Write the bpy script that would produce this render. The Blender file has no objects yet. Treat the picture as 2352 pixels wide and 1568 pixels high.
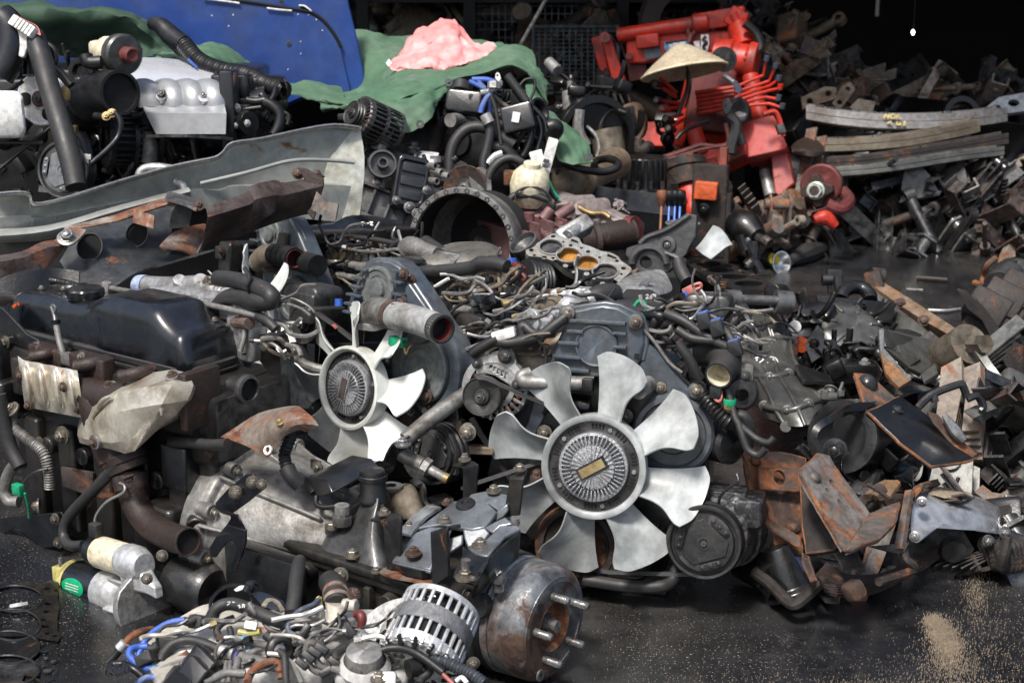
import bpy,bmesh,math,random
from mathutils import Vector as V,Matrix,noise,geometry
R=math.radians
scn=bpy.context.scene
COL=scn.collection
random.seed(7)
# ---------------------------------------------------------------- camera
FOC=3231.0;CW,CH=2352.0,1568.0;CAMZ=1.35;PITCH=R(15)
cd=bpy.data.cameras.new('camera');cam=bpy.data.objects.new('camera',cd);COL.objects.link(cam)
cam.location=(0,0,CAMZ);cam.rotation_euler=(R(90)-PITCH,0,0)
cd.sensor_width=36;cd.lens=36*FOC/CW;cd.clip_start=.05;cd.clip_end=500
cd.dof.use_dof=True;cd.dof.focus_distance=3.15;cd.dof.aperture_fstop=7.0
scn.camera=cam
# ---------------------------------------------------------------- sky, sun, exposure
w=bpy.data.worlds.new('World');scn.world=w;w.use_nodes=True
nt=w.node_tree;bg=nt.nodes['Background'];sky=nt.nodes.new('ShaderNodeTexSky')
sky.sky_type='NISHITA';sky.sun_disc=False;sky.sun_elevation=R(58);sky.sun_rotation=R(210)
sky.air_density=1.0;sky.dust_density=4.0;sky.ozone_density=1.0
nt.links.new(sky.outputs[0],bg.inputs[0]);bg.inputs[1].default_value=.052
ld=bpy.data.lights.new('sun','SUN');ld.energy=1.5;ld.angle=R(10);ld.color=(1,.97,.93)
sun=bpy.data.objects.new('sun',ld);COL.objects.link(sun)
_sd=V((math.sin(R(210))*math.cos(R(58)),math.cos(R(210))*math.cos(R(58)),math.sin(R(58))))
sun.rotation_euler=(-_sd).to_track_quat('-Z','Y').to_euler();sun.location=(0,-3,8)
vs=scn.view_settings;vs.view_transform='Standard';vs.look='None';vs.gamma=1;vs.use_curve_mapping=False
vs.exposure=1.65
# ---------------------------------------------------------------- pixels of the photograph (2352 wide) to places
CP,SP=math.cos(PITCH),math.sin(PITCH);CAM=V((0,0,CAMZ))
def ray(x,y):
 u=(x-CW/2)/FOC;v=(CH/2-y)/FOC
 return V((u,CP+v*SP,v*CP-SP))
def P(x,y,d):return CAM+ray(x,y)*d
def PZ(x,y,z=0.0):
 r=ray(x,y);return CAM+r*((z-CAMZ)/r.z)
def PP(x,y,p0,n):
 r=ray(x,y);return CAM+r*((p0-CAM).dot(n)/r.dot(n))
def px(d):return d/FOC
def nrm(yaw,pitch=0):return V((math.sin(R(yaw))*math.cos(R(pitch)),-math.cos(R(yaw))*math.cos(R(pitch)),math.sin(R(pitch))))
def basis(n,up=(0,0,1),roll=0):
 n=V(n).normalized();up=V(up)
 if abs(n.dot(up))>.98:up=V((0,1,0))
 x=up.cross(n).normalized();y=n.cross(x)
 if roll:c,s=math.cos(R(roll)),math.sin(R(roll));x,y=x*c+y*s,y*c-x*s
 return x,y,n
def T(col,row):return lambda*p:[(col*784+a/3,row*522.667+b/3)for a,b in p]
T00,T10,T20,T01,T11,T21,T02,T12,T22=(T(0,0),T(1,0),T(2,0),T(0,1),T(1,1),T(2,1),T(0,2),T(1,2),T(2,2))
class Fr:
 def __init__(s,o,a,b,c):s.o=V(o);s.e=[V(a),V(b),V(c)]
 def __call__(s,a,b,c):return s.o+s.e[0]*a+s.e[1]*b+s.e[2]*c
 def px(s,x,y,ax,val):return PP(x,y,s.o+s.e[ax]*val,s.e[ax])
 def pl(s,pts,ax,val):return[s.px(x,y,ax,val)for x,y in pts]
 def loc(s,p):q=p-s.o;return tuple(q.dot(e)for e in s.e)
 # ---------------------------------------------------------------- mesh builder
def crv(pts,sub,closed=False):
 pts=[V(p)for p in pts];n=len(pts)
 if n<3 or sub<2:return pts
 out=[];rng=n if closed else n-1
 for i in range(rng):
  if closed:a,b,c,d=pts[i-1],pts[i],pts[(i+1)%n],pts[(i+2)%n]
  else:a,b,c,d=pts[max(i-1,0)],pts[i],pts[i+1],pts[min(i+2,n-1)]
  for k in range(sub):
   t=k/sub
   out.append(.5*((2*b)+(c-a)*t+(2*a-5*b+4*c-d)*t*t+(3*b-a-3*c+d)*t**3))
 if not closed:out.append(pts[-1])
 return out
def sup(row,f=.16):
 out=[row[0]]
 for a,b,c in zip(row,row[1:],row[2:]):out+=[b+(a-b)*f,b,b+(c-b)*f]
 return out+[row[-1]]
class MB:
 def __init__(s):s.v=[];s.f=[]
 def add(s,vs,fs):
  o=len(s.v);s.v+=[tuple(v)for v in vs];s.f+=[tuple(i+o for i in f)for f in fs];return s
 def box(s,c,sx,sy,sz,ax=None):
  c=V(c);ax=ax or(V((1,0,0)),V((0,1,0)),V((0,0,1)))
  vs=[c+ax[0]*(i*sx/2)+ax[1]*(j*sy/2)+ax[2]*(k*sz/2)for i in(-1,1)for j in(-1,1)for k in(-1,1)]
  return s.add(vs,[(0,1,3,2),(4,6,7,5),(0,4,5,1),(2,3,7,6),(0,2,6,4),(1,5,7,3)])
 def loft(s,rings,caps=True,closed=True):
  n=len(rings[0]);m=len(rings);vs=[p for r in rings for p in r];fs=[]
  for i in range(m-1):
   for j in range(n if closed else n-1):
    k=(j+1)%n;fs.append((i*n+j,i*n+k,(i+1)*n+k,(i+1)*n+j))
  if caps and closed:fs+=[tuple(range(n))[::-1],tuple((m-1)*n+j for j in range(n))]
  return s.add(vs,fs)
 def lathe(s,o,ax,prof,n=28,a0=0,a1=360,up=(0,0,1)):
  x,y,z=basis(ax,up);o=V(o);full=a1-a0>=360;m=n if full else n+1;rings=[]
  for r,h in prof:
   rings.append([o+z*h+(x*math.cos(R(a0+(a1-a0)*j/n))+y*math.sin(R(a0+(a1-a0)*j/n)))*max(r,1e-5)for j in range(m)])
  return s.loft(rings,caps=False,closed=full)
 def cyl(s,a,b,r,r2=None,n=16):
  a,b=V(a),V(b);r2=r if r2 is None else r2;L=(b-a).length
  return s.lathe(a,b-a,[(0,0),(r,0),(r2,L),(0,L)],n)
 def tube(s,pts,r,n=10,sub=5,closed=False,hollow=0):
  c=crv(pts,sub,closed);m=len(c)
  if isinstance(r,(list,tuple)):rad=[q.x for q in crv([V((x,0,0))for x in r],sub)]if len(pts)>2 else list(r)
  elif callable(r):
   l=0;rad=[r(0)]
   for i in range(1,m):l+=(c[i]-c[i-1]).length;rad.append(r(l))
  else:rad=[r]*m
  rings=[];nv=None
  for i in range(m):
   t=(c[(i+1)%m]-c[i-1])if closed else(c[min(i+1,m-1)]-c[max(i-1,0)])
   t=t.normalized()if t.length>1e-9 else V((0,0,1))
   if nv is None:nv=t.orthogonal().normalized()
   nv=nv-t*nv.dot(t)
   nv=nv.normalized()if nv.length>1e-6 else t.orthogonal().normalized()
   b=t.cross(nv);rings.append([c[i]+(nv*math.cos(2*math.pi*k/n)+b*math.sin(2*math.pi*k/n))*rad[i]for k in range(n)])
  if closed:return s.loft(rings+[rings[0]],caps=False)
  if hollow:
   def inner(i,q):return[c[i]+(p-c[i])*hollow for p in rings[i]]
   t=(c[-1]-c[-2]).normalized();dep=min(rad[-1]*3,(c[-1]-c[0]).length*.5)
   j=m-1;L=0
   e=[inner(m-1,0)]
   while j>0 and L<dep:L+=(c[j]-c[j-1]).length;j-=1;e.append(inner(j,0))
   s.loft(rings+e,caps=False)
   return s.add(rings[0],[tuple(range(n))[::-1]]).add(e[-1],[tuple(range(n))])
  return s.loft(rings)
 def corr(s,pts,r,pitch=.008,n=12,amp=.12,sub=40):
  L=sum((V(pts[i+1])-V(pts[i])).length for i in range(len(pts)-1));sub=max(6,int(L/pitch*5/max(1,len(pts)-1)))
  return s.tube(pts,lambda l:r*(1+amp*math.sin(2*math.pi*l/pitch)),n,sub)
 def plate(s,pts,n,t,holes=()):
  n=V(n).normalized();pts=[V(p)for p in pts]
  x,y,_=basis(n);ar=0
  for i in range(len(pts)):a,b=pts[i-1],pts[i];ar+=a.dot(x)*b.dot(y)-b.dot(x)*a.dot(y)
  if ar<0:pts=pts[::-1]
  m=len(pts)
  if not holes:
   vs=pts+[p-n*t for p in pts]
   fs=[tuple(range(m)),tuple(range(m,2*m))[::-1]]+[(i,m+i,m+(i+1)%m,(i+1)%m)for i in range(m)]
   return s.add(vs,fs)
  loops=[pts]+[[V(p)for p in h]for h in holes];al=[p for l in loops for p in l];N=len(al)
  l2=[[V((p.dot(x),p.dot(y),0))for p in l]for l in loops]
  tr=geometry.tessellate_polygon(l2);fs=[]
  for a,b,c in tr:
   q=(al[b]-al[a]).cross(al[c]-al[a]).dot(n)
   f=(a,b,c)if q>0 else(a,c,b);fs+=[f,(f[2]+N,f[1]+N,f[0]+N)]
  o=0
  for l in loops:
   k=len(l);fs+=[(o+i,o+(i+1)%k,N+o+(i+1)%k,N+o+i)for i in range(k)];o+=k
  return s.add(al+[p-n*t for p in al],fs)
 def surf(s,net,su=5,sv=5,t=.002,amp=0,fr=6):
  rows=[crv(r,sv)for r in net];cols=[crv(c,su)for c in zip(*rows)]
  g=[[c[i]for c in cols]for i in range(len(cols[0]))];h,wd=len(g),len(g[0]);nm=[]
  for i in range(h):
   for j in range(wd):
    a=g[min(i+1,h-1)][j]-g[max(i-1,0)][j];b=g[i][min(j+1,wd-1)]-g[i][max(j-1,0)]
    q=b.cross(a);nm.append(q.normalized()if q.length>1e-9 else V((0,0,1)))
  cz_=lambda p:amp*(noise.noise(p*fr)-.9*abs(noise.noise(p*fr*2.1))+.35*abs(noise.noise(p*fr*5)))
  top=[g[i][j]+nm[i*wd+j]*(cz_(g[i][j])if amp else 0)for i in range(h)for j in range(wd)]
  bot=[p-q*t for p,q in zip(top,nm)];N=h*wd;fs=[]
  for i in range(h-1):
   for j in range(wd-1):
    a=i*wd+j;f=(a,a+wd,a+wd+1,a+1);fs+=[f,tuple(x+N for x in f[::-1])]
  bd=[(i,0)for i in range(h)]+[(h-1,j)for j in range(1,wd)]+[(i,wd-1)for i in range(h-2,-1,-1)]+[(0,j)for j in range(wd-2,0,-1)]
  bd=[i*wd+j for i,j in bd];fs+=[(bd[k],bd[k]+N,bd[(k+1)%len(bd)]+N,bd[(k+1)%len(bd)])for k in range(len(bd))]
  return s.add(top+bot,fs)
 def rring(s,c,ax,ay,hx,hy,r=.3,k=4):
  out=[];rr=min(hx,hy)*r
  for qx,qy,a in((1,1,0),(-1,1,90),(-1,-1,180),(1,-1,270)):
   for i in range(k+1):
    t=R(a+90*i/k);out.append(V(c)+V(ax)*(qx*(hx-rr)+rr*math.cos(t))+V(ay)*(qy*(hy-rr)+rr*math.sin(t)))
  return out
 def rbox(s,c,ax,hx,hy,hz,r=.3,e=.15,k=4):
  x,y,z=ax;d=min(hx,hy)*e;dz=min(d,hz*.5);c=V(c)
  rs=[(-hz,-d),(-hz+dz*.3,-d*.3),(-hz+dz,0),(hz-dz,0),(hz-dz*.3,-d*.3),(hz,-d)]
  return s.loft([s.rring(c+z*h,x,y,hx+o,hy+o,r,k)for h,o in rs])
 def build(s,name,m,parent=None,origin=(0,0,0),bev=0,smooth=35,jit=0):
  me=bpy.data.meshes.new(name);o0=V(origin)
  me.from_pydata([V(v)-o0 for v in s.v],[],s.f);me.materials.append(m)
  bm=bmesh.new();bm.from_mesh(me);bmesh.ops.recalc_face_normals(bm,faces=bm.faces);bm.to_mesh(me);bm.free()
  me.polygons.foreach_set('use_smooth',[True]*len(me.polygons));me.set_sharp_from_angle(angle=R(smooth))
  ob=bpy.data.objects.new(name,me);COL.objects.link(ob)
  if parent:ob.parent=parent
  else:ob.location=o0
  if bev:
   b=ob.modifiers.new('bevel','BEVEL');b.width=bev;b.segments=2;b.limit_method='ANGLE';b.angle_limit=R(40);b.use_clamp_overlap=True
  return ob
class Th:
 def __init__(s,name,label,cat,base,group=None):
  s.o=bpy.data.objects.new(name,None);COL.objects.link(s.o);s.b=V(base);s.o.location=s.b
  s.o.empty_display_size=.05;s.o['label']=label;s.o['category']=cat
  if group:s.o['group']=group
 def part(s,name,mb,m,parent=None,label=None,bev=0,smooth=35):
  ob=mb.build(name,m,parent or s.o,s.b,bev,smooth)
  if label:ob['label']=label
  return ob
 def bolts(s,lst,m,parent=None,r=.008,name='bolt'):
  for it in lst:
   p,n=it[0],it[1];rr=it[2]if len(it)>2 else r
   ob=bpy.data.objects.new(name,bolt_mesh(m));COL.objects.link(ob);ob.parent=parent or s.o
   x,y,z=basis(n,roll=random.uniform(0,60))
   ob.matrix_local=Matrix.Translation(V(p)-s.b)@Matrix((x,y,z)).transposed().to_4x4()@Matrix.Scale(rr*.68,4)
 def tube(s,name,pts,r,m,parent=None,n=10,sub=6,hollow=0,label=None):
  return s.part(name,MB().tube(pts,r,n,sub,hollow=hollow),m,parent,label,smooth=50)
def strap(path,wv,t=.005,sub=5,mb=None):
 wv=V(wv);mb=mb or MB();return mb.surf([[V(p)-wv/2 for p in path],[V(p)for p in path],[V(p)+wv/2 for p in path]],sub,2,t)
def solo(name,label,cat,mb,m,base,group=None,bev=0,smooth=35):
 o=mb.build(name,m,None,base,bev,smooth);o['label']=label;o['category']=cat
 if group:o['group']=group
 return o
def struct(name,mb,m,kind='structure',smooth=35):
 o=mb.build(name,m,None,(0,0,0),0,smooth);o['kind']=kind;return o
def clutter(b,pos,n,s0,s1,rnd=random,boxes=.3):
 for _ in range(n):
  p=V(pos());s=rnd.uniform(s0,s1);ax=basis((rnd.uniform(-1,1),rnd.uniform(-1,1),rnd.uniform(-1,1)));k=rnd.random()
  if k<boxes:b.rbox(p,ax,s*rnd.uniform(.5,1.2),s*rnd.uniform(.3,.8),s*rnd.uniform(.3,.7),.35,.25,2)
  elif k<.55:b.lathe(p,ax[2],[(0,-s*.5),(s*.45,-s*.5),(s*.5,-s*.4),(s*.5,0),(s*.75,0),(s*.75,s*.18),(s*.4,s*.2),(s*.38,s*.5),(s*.2,s*.5),(s*.2,s*.3),(0,s*.3)],14)
  elif k<.8:b.tube([p,p+ax[0]*s,p+ax[0]*s*1.6+ax[1]*s*.8,p+ax[0]*s*1.7+ax[1]*s*2],s*rnd.uniform(.15,.35),9,4,hollow=.7)
  elif k<.92:b.plate([p+ax[0]*s*x+ax[1]*s*y for x,y in((-1,-.6),(.7,-.7),(1.1,0),(.8,.6),(-.4,.8),(-1.1,.3))],ax[2],s*.12)
  else:b.cyl(p-ax[2]*s,p+ax[2]*s,s*.16,n=8);b.cyl(p+ax[2]*s*.8,p+ax[2]*s*1.05,s*.32,n=6)
 return b
_bm={}
def bolt_mesh(m):
 if m.name not in _bm:
  b=MB();b.lathe((0,0,0),(0,0,1),[(0,-.3),(1.75,-.3),(1.75,.12),(1.3,.22),(1.25,.4),(1.0,.45)],20)
  h=[[V((q*math.cos(R(60*i)),q*math.sin(R(60*i)),z))for i in range(6)]for q,z in((1.1,.3),(1.12,.95),(.98,1.12))]
  b.loft(h);b.lathe((0,0,1.1),(0,0,1),[(.62,-.2),(.62,.28),(.5,.36),(0,.36)],12)
  o=b.build('bolt',m);_bm[m.name]=o.data;bpy.data.objects.remove(o)
 return _bm[m.name]
def rc(n=3):return tuple(random.random()for _ in range(n))
# ---------------------------------------------------------------- materials
_mats={}
def mat(name,col,rough=.5,metal=0,dirt=None,amt=.45,scale=9,bump=.25,bs=160,rust=0,rs=7,dust=0,vary=.35,spec=.5,coat=0,rcol=(.16,.06,.022),sub=0,wear_glint=None):
 if name in _mats:return _mats[name]
 k_=.55 if max(col)<.07 else .8 if max(col)<.2 else 1;col=tuple(q*k_ for q in col);dirt=tuple(q*k_ for q in dirt)if dirt else None  # dark base colours deepened in place of deep shadow and contrast
 m=bpy.data.materials.new(name);m.use_nodes=True;_mats[name]=m;nt=m.node_tree;N=nt.nodes;L=nt.links.new
 b=N['Principled BSDF'];g=N.new('ShaderNodeNewGeometry');off=N.new('ShaderNodeVectorMath');off.inputs[1].default_value=((sum(map(ord,name))%17)*.37,len(name)*.61,.2)
 L(g.outputs['Position'],off.inputs[0]);pos=off.outputs[0]
 def nz(sc,det=6,ro=.6,dist=0):
  n=N.new('ShaderNodeTexNoise');n.inputs['Scale'].default_value=sc;n.inputs['Detail'].default_value=det;n.inputs['Roughness'].default_value=ro;n.inputs['Distortion'].default_value=dist
  L(pos,n.inputs['Vector']);return n.outputs['Fac']
 def rmp(src,a,c):
  r=N.new('ShaderNodeMapRange');r.inputs[1].default_value=a;r.inputs[2].default_value=c;L(src,r.inputs[0]);return r.outputs[0]
 def mix(f,a,c,typ='MIX'):
  x=N.new('ShaderNodeMix');x.data_type='RGBA';x.blend_type=typ
  if isinstance(f,float):x.inputs[0].default_value=f
  else:L(f,x.inputs[0])
  for q,i in((a,6),(c,7)):
   if isinstance(q,tuple):x.inputs[i].default_value=(*q[:3],1)
   else:L(q,x.inputs[i])
  return x.outputs[2]
 def mul(a,c):
  x=N.new('ShaderNodeMath');x.operation='MULTIPLY'
  L(a,x.inputs[0])
  if isinstance(c,float):x.inputs[1].default_value=c
  else:L(c,x.inputs[1])
  return x.outputs[0]
 c=col;n1=nz(scale,8,.65,.4);n2=nz(scale*7,4,.6)
 if dirt is None:dirt=tuple(x*.45+.012 for x in col)
 f1=rmp(n1,.62-amt*.35,.72-amt*.1)
 c=mix(f1,c,tuple(dirt))
 vm=N.new('ShaderNodeMapRange');vm.inputs[1].default_value=.3;vm.inputs[2].default_value=.7;vm.inputs[3].default_value=1-vary;vm.inputs[4].default_value=1+vary*.8;L(n2,vm.inputs[0])
 x=N.new('ShaderNodeVectorMath');x.operation='SCALE';L(c,x.inputs[0]);L(vm.outputs[0],x.inputs['Scale']);c=x.outputs[0]
 ro=N.new('ShaderNodeMapRange');ro.inputs[1].default_value=.25;ro.inputs[2].default_value=.75;ro.inputs[3].default_value=max(.05,rough-.14);ro.inputs[4].default_value=min(1,rough+.18);L(n1,ro.inputs[0])
 rough_s=ro.outputs[0];met=None
 if wear_glint is None:wear_glint=.5 if metal>0 else 0
 if wear_glint:
  fw=mul(mul(rmp(g.outputs['Pointiness'],.54,.64),rmp(nz(26,5,.7),.38,.6)),float(wear_glint));c=mix(fw,c,tuple(min(.6,q*2.2+.10)for q in col))  # worn edges paled, doubling as painted edge highlights
 if rust>0:
  n3=nz(rs,9,.72,.8);fr=rmp(n3,.66-rust*.4,.72-rust*.34)
  n4=rmp(nz(38,6,.72,.5),.34,.66);rc_=mix(n4,tuple(q*.45 for q in rcol),tuple(q*1.9 for q in rcol));c=mix(fr,c,rc_)
  mm=N.new('ShaderNodeMapRange');L(fr,mm.inputs[0]);mm.inputs[3].default_value=metal;mm.inputs[4].default_value=.05;met=mm.outputs[0]
  m2=N.new('ShaderNodeMix');L(fr,m2.inputs[0]);L(rough_s,m2.inputs[2]);m2.inputs[3].default_value=.85;rough_s=m2.outputs[0]
 if dust>0:
  sx=N.new('ShaderNodeSeparateXYZ');L(g.outputs['Normal'],sx.inputs[0]);fd=mul(mul(rmp(sx.outputs[2],.2,1.0),rmp(nz(14,8,.7),.35,.7)),float(dust)*.75)
  c=mix(fd,c,(.10,.088,.07));m3=N.new('ShaderNodeMix');L(fd,m3.inputs[0]);L(rough_s,m3.inputs[2]);m3.inputs[3].default_value=.9;rough_s=m3.outputs[0]
 L(c,b.inputs['Base Color']);L(rough_s,b.inputs['Roughness'])
 if met:L(met,b.inputs['Metallic'])
 else:b.inputs['Metallic'].default_value=metal
 b.inputs['Specular IOR Level'].default_value=spec
 if coat:b.inputs['Coat Weight'].default_value=coat;b.inputs['Coat Roughness'].default_value=.15
 if sub:b.inputs['Subsurface Weight'].default_value=sub;b.inputs['Subsurface Radius'].default_value=(.02,.02,.02);b.inputs['Subsurface Scale'].default_value=.5
 if bump:
  bp=N.new('ShaderNodeBump');bp.inputs['Strength'].default_value=bump;bp.inputs['Distance'].default_value=.0016
  ad=N.new('ShaderNodeMath');ad.operation='ADD';L(nz(bs,3,.6),ad.inputs[0]);L(n2,ad.inputs[1]);L(ad.outputs[0],bp.inputs['Height']);L(bp.outputs[0],b.inputs['Normal'])
 return m
GR=(.045,.04,.034)
m_cover=mat('black_painted_cover',(.008,.010,.014),.24,0,(.022,.025,.03),.5,6,.08,dust=.12,coat=.5,spec=.6,vary=.5)
m_tcover=mat('grey_plastic_cover',(.066,.083,.104),.32,0,(.085,.088,.09),.5,8,.15,dust=.3,coat=.3,wear_glint=.7)
m_tcover2=mat('pale_plastic_disc',(.17,.185,.18),.45,0,(.09,.095,.09),.5,10,.12,dust=.2)
m_iron=mat('grimy_cast_iron',(.026,.024,.023),.45,.35,(.05,.042,.032),.5,7,.5,dust=.25,coat=.25,rust=.12)
m_ironb=mat('black_cast_iron',(.012,.013,.0145),.34,.3,(.032,.030,.027),.45,8,.45,dust=.2,coat=.5)
m_irong=mat('grey_cast_iron',(.10,.10,.098),.4,.5,(.028,.027,.025),.6,8,.45,dust=.15,coat=.3)
m_rusty=mat('brown_rust_iron',(.050,.028,.021),.55,.15,(.028,.018,.015),.5,14,.7,rust=.22,rcol=(.09,.036,.02),dust=.15)
m_rust=mat('orange_rust',(.075,.038,.022),.8,.05,(.045,.033,.027),.5,9,.9,rust=.5,rcol=(.16,.06,.022))
m_rustd=mat('dark_rust',(.04,.03,.025),.7,.2,(.02,.018,.017),.5,8,.8,rust=.3,rcol=(.09,.036,.018))
m_alu=mat('cast_aluminium',(.42,.42,.41),.42,.6,(.14,.13,.115),.5,12,.45,dust=.12)
m_alud=mat('dirty_aluminium',(.26,.255,.24),.5,.5,(.075,.066,.055),.6,9,.5,dust=.2)
m_aluw=mat('bright_aluminium',(.62,.63,.63),.38,.55,(.36,.36,.35),.4,10,.3)
m_zinc=mat('heat_shield_metal',(.64,.60,.50),.3,.55,(.26,.20,.135),.55,12,.05,vary=.18,rust=.06)
m_steel=mat('worn_steel',(.30,.30,.295),.3,.75,(.085,.07,.058),.55,16,.3,rust=.1)
m_bolt=mat('bolt_steel',(.21,.19,.155),.42,.7,(.07,.052,.038),.5,40,.3,rust=.15,dust=.2)
m_bolr=mat('rusty_bolt',(.085,.05,.035),.7,.3,(.05,.03,.022),.5,40,.6)
m_white=mat('white_fan_plastic',(.46,.485,.48),.34,0,(.10,.105,.10),.66,3.2,.06,vary=.28,sub=.1,spec=.5)
m_wfan2=mat('cream_fan_plastic',(.60,.62,.59),.36,0,(.33,.33,.29),.5,5,.05,vary=.12,sub=.1)
m_rub=mat('black_rubber',(.010,.0105,.0115),.38,0,(.026,.026,.026),.5,10,.15,dust=.2)
m_rubg=mat('grey_dusty_rubber',(.040,.040,.041),.5,0,(.022,.022,.023),.5,14,.2,dust=.45)
m_hose=mat('pale_dusty_hose',(.19,.183,.172),.55,0,(.085,.08,.074),.5,18,.2,dust=.35)
m_blk=mat('black_plastic',(.011,.012,.0145),.3,0,(.026,.027,.029),.4,10,.12,dust=.15,coat=.4)
m_dark=mat('greasy_black_metal',(.010,.010,.0105),.34,.3,(.022,.020,.018),.5,8,.5,dust=.12,coat=.5)
m_panel=mat('grey_galvanised',(.36,.37,.335),.34,.3,(.20,.20,.175),.5,4,.1,rust=.16,rs=5,vary=.15)
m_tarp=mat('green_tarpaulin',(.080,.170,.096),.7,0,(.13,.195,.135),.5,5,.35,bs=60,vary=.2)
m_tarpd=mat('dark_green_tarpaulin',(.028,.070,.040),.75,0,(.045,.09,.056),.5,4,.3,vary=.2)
m_blue=mat('blue_truck_paint',(.020,.058,.24),.4,0,(.045,.075,.19),.5,2.2,.08,vary=.2)
m_red=mat('red_crane_paint',(.50,.028,.012),.45,0,(.14,.02,.015),.5,7,.2,rust=.07,vary=.2)
m_redd=mat('dark_red_paint',(.15,.028,.024),.5,.1,(.06,.02,.018),.5,8,.4,vary=.3)
m_maroon=mat('maroon_gearbox_paint',(.17,.06,.06),.5,.1,(.17,.105,.10),.6,9,.4,dust=.4)
m_orange=mat('orange_paint',(.60,.09,.015),.5,0,(.3,.06,.02),.4,10,.2)
m_pink=mat('pink_sack_weave',(.74,.27,.26),.5,0,(.82,.50,.48),.45,4,.3,bs=420,vary=.08,sub=.1)
m_straw=mat('woven_straw',(.46,.39,.28),.8,0,(.33,.27,.18),.5,14,.4,bs=200)
m_cream=mat('cream_plastic',(.62,.57,.42),.45,0,(.50,.43,.28),.4,10,.1)
m_gcol=mat('green_connector',(.01,.30,.14),.4)
m_bcol=mat('blue_connector',(.03,.10,.42),.4)
m_pcol=mat('pink_connector',(.42,.12,.10),.5)
m_bhose=mat('blue_ignition_lead',(.045,.11,.42),.5,0,(.13,.16,.24),.45,25,.1)
m_wht=mat('white_plastic',(.75,.75,.73),.4,0,(.55,.54,.5),.4,10,.05)
m_yel=mat('yellowed_plastic',(.42,.38,.13),.45)
m_cop=mat('copper_winding',(.45,.10,.045),.4,.5)
m_brass=mat('brass_grimy',(.28,.19,.08),.45,.6)
m_brown=mat('brown_wire',(.22,.08,.035),.5)
m_pist=mat('piston_crown',(.09,.09,.085),.5,.4,(.04,.04,.038),.5,14,.4)
m_bore=mat('rusty_bore',(.40,.19,.03),.75,.1,(.2,.085,.015),.5,30,.7)
m_black=mat('black_gap',(.006,.006,.006),.9)  # black for seals, bases and the shade inside openings
m_paint=mat('white_paint_marker',(.8,.8,.77),.5,bump=0)
m_tan=mat('mud_coated_metal',(.19,.155,.11),.8,.05,(.09,.075,.055),.5,10,.5)
m_sand=mat('sand_layer',(.30,.24,.17),.95,0,(.22,.175,.125),.4,20,.8,bs=500)
m_rust2=mat('patchy_rust_plate',(.24,.20,.165),.5,.3,(.11,.075,.055),.55,10,.4,rust=.58,rs=8,rcol=(.13,.05,.024))
# ================================================================ ground and shed
def ground_mat():
 m=mat('oily_asphalt',(.020,.0215,.026),.2,0,(.080,.077,.072),.5,1.2,.4,bs=220,vary=.5,coat=.25)
 nt=m.node_tree;N=nt.nodes;L=nt.links.new;b=N['Principled BSDF'];src=b.inputs['Base Color'].links[0].from_socket
 g=N.new('ShaderNodeNewGeometry')
 def layer(src,col,sc,lo,hi,msc,mlo,mhi):
  v=N.new('ShaderNodeTexNoise');v.inputs['Scale'].default_value=sc;v.inputs['Detail'].default_value=2;L(g.outputs['Position'],v.inputs['Vector'])
  q=N.new('ShaderNodeTexNoise');q.inputs['Scale'].default_value=msc;q.inputs['Detail'].default_value=5;L(g.outputs['Position'],q.inputs['Vector'])
  a=N.new('ShaderNodeMapRange');a.inputs[1].default_value=lo;a.inputs[2].default_value=hi;L(v.outputs['Fac'],a.inputs[0])
  c=N.new('ShaderNodeMapRange');c.inputs[1].default_value=mlo;c.inputs[2].default_value=mhi;L(q.outputs['Fac'],c.inputs[0])
  k=N.new('ShaderNodeMath');k.operation='MULTIPLY';L(a.outputs[0],k.inputs[0]);L(c.outputs[0],k.inputs[1])
  x=N.new('ShaderNodeMix');x.data_type='RGBA';L(k.outputs[0],x.inputs[0]);L(src,x.inputs[6]);x.inputs[7].default_value=(*col,1);return x.outputs[2]
 s=layer(src,(.33,.27,.2),230,.66,.69,2.2,.4,.62)
 s=layer(s,(.05,.045,.037),40,.5,.7,1.7,.45,.75)
 L(s,b.inputs['Base Color']);return m
g=MB();rows=[]
xs=[-40,-12,-6]+[-4+.25*i for i in range(33)]+[6,12,40];ys=[-30,-5,0,1]+[1.5+.25*i for i in range(40)]+[13,20,60]
for yy in ys:rows.append([V((x,yy,(.004*noise.noise(V((x*1.3,yy*1.3,0)))if 1<yy<12 and abs(x)<5 else 0)-.004))for x in xs])
nv=len(xs);g.add([p for r in rows for p in r],[(i*nv+j,i*nv+j+1,(i+1)*nv+j+1,(i+1)*nv+j)for i in range(len(ys)-1)for j in range(nv-1)])
struct('ground',g,ground_mat())
m_wall=mat('sooty_shed_wall',(.02,.02,.02),.9);m_roof=mat('dark_shed_roof',(.03,.03,.032),.8)  # walls share one even near-black
def wall(name,label,a,b,h,t=.15,m=m_wall):
 a,b=V(a),V(b);d=(b-a).normalized();n=V((d.y,-d.x,0))
 return solo(name,label,'wall',MB().box((a+b)/2+V((0,0,h/2-.02)),(b-a).length,t,h,(d,n,V((0,0,1)))),m,(a+b)/2)
wall('shed_wall','dark back wall at the far end of the open shed',(-9,15,0),(9,15,0),3.0)
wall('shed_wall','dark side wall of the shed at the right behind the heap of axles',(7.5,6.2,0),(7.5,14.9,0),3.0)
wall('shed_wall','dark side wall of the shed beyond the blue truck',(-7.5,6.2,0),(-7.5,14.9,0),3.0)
rf=Th('shading_roof','unseen corrugated roof kept low to darken the back of the yard','roof',(0,10,2.9))  # roof out of view, set low so the back turns dark
net=[[V((-8.5+i*.25,y,2.75+.03*(y-5)+.03*(i%2)))for i in range(69)]for y in(6.3,10,15.3)]
rf.part('roof_sheet',MB().surf(net,1,1,.01),m_roof)
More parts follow.
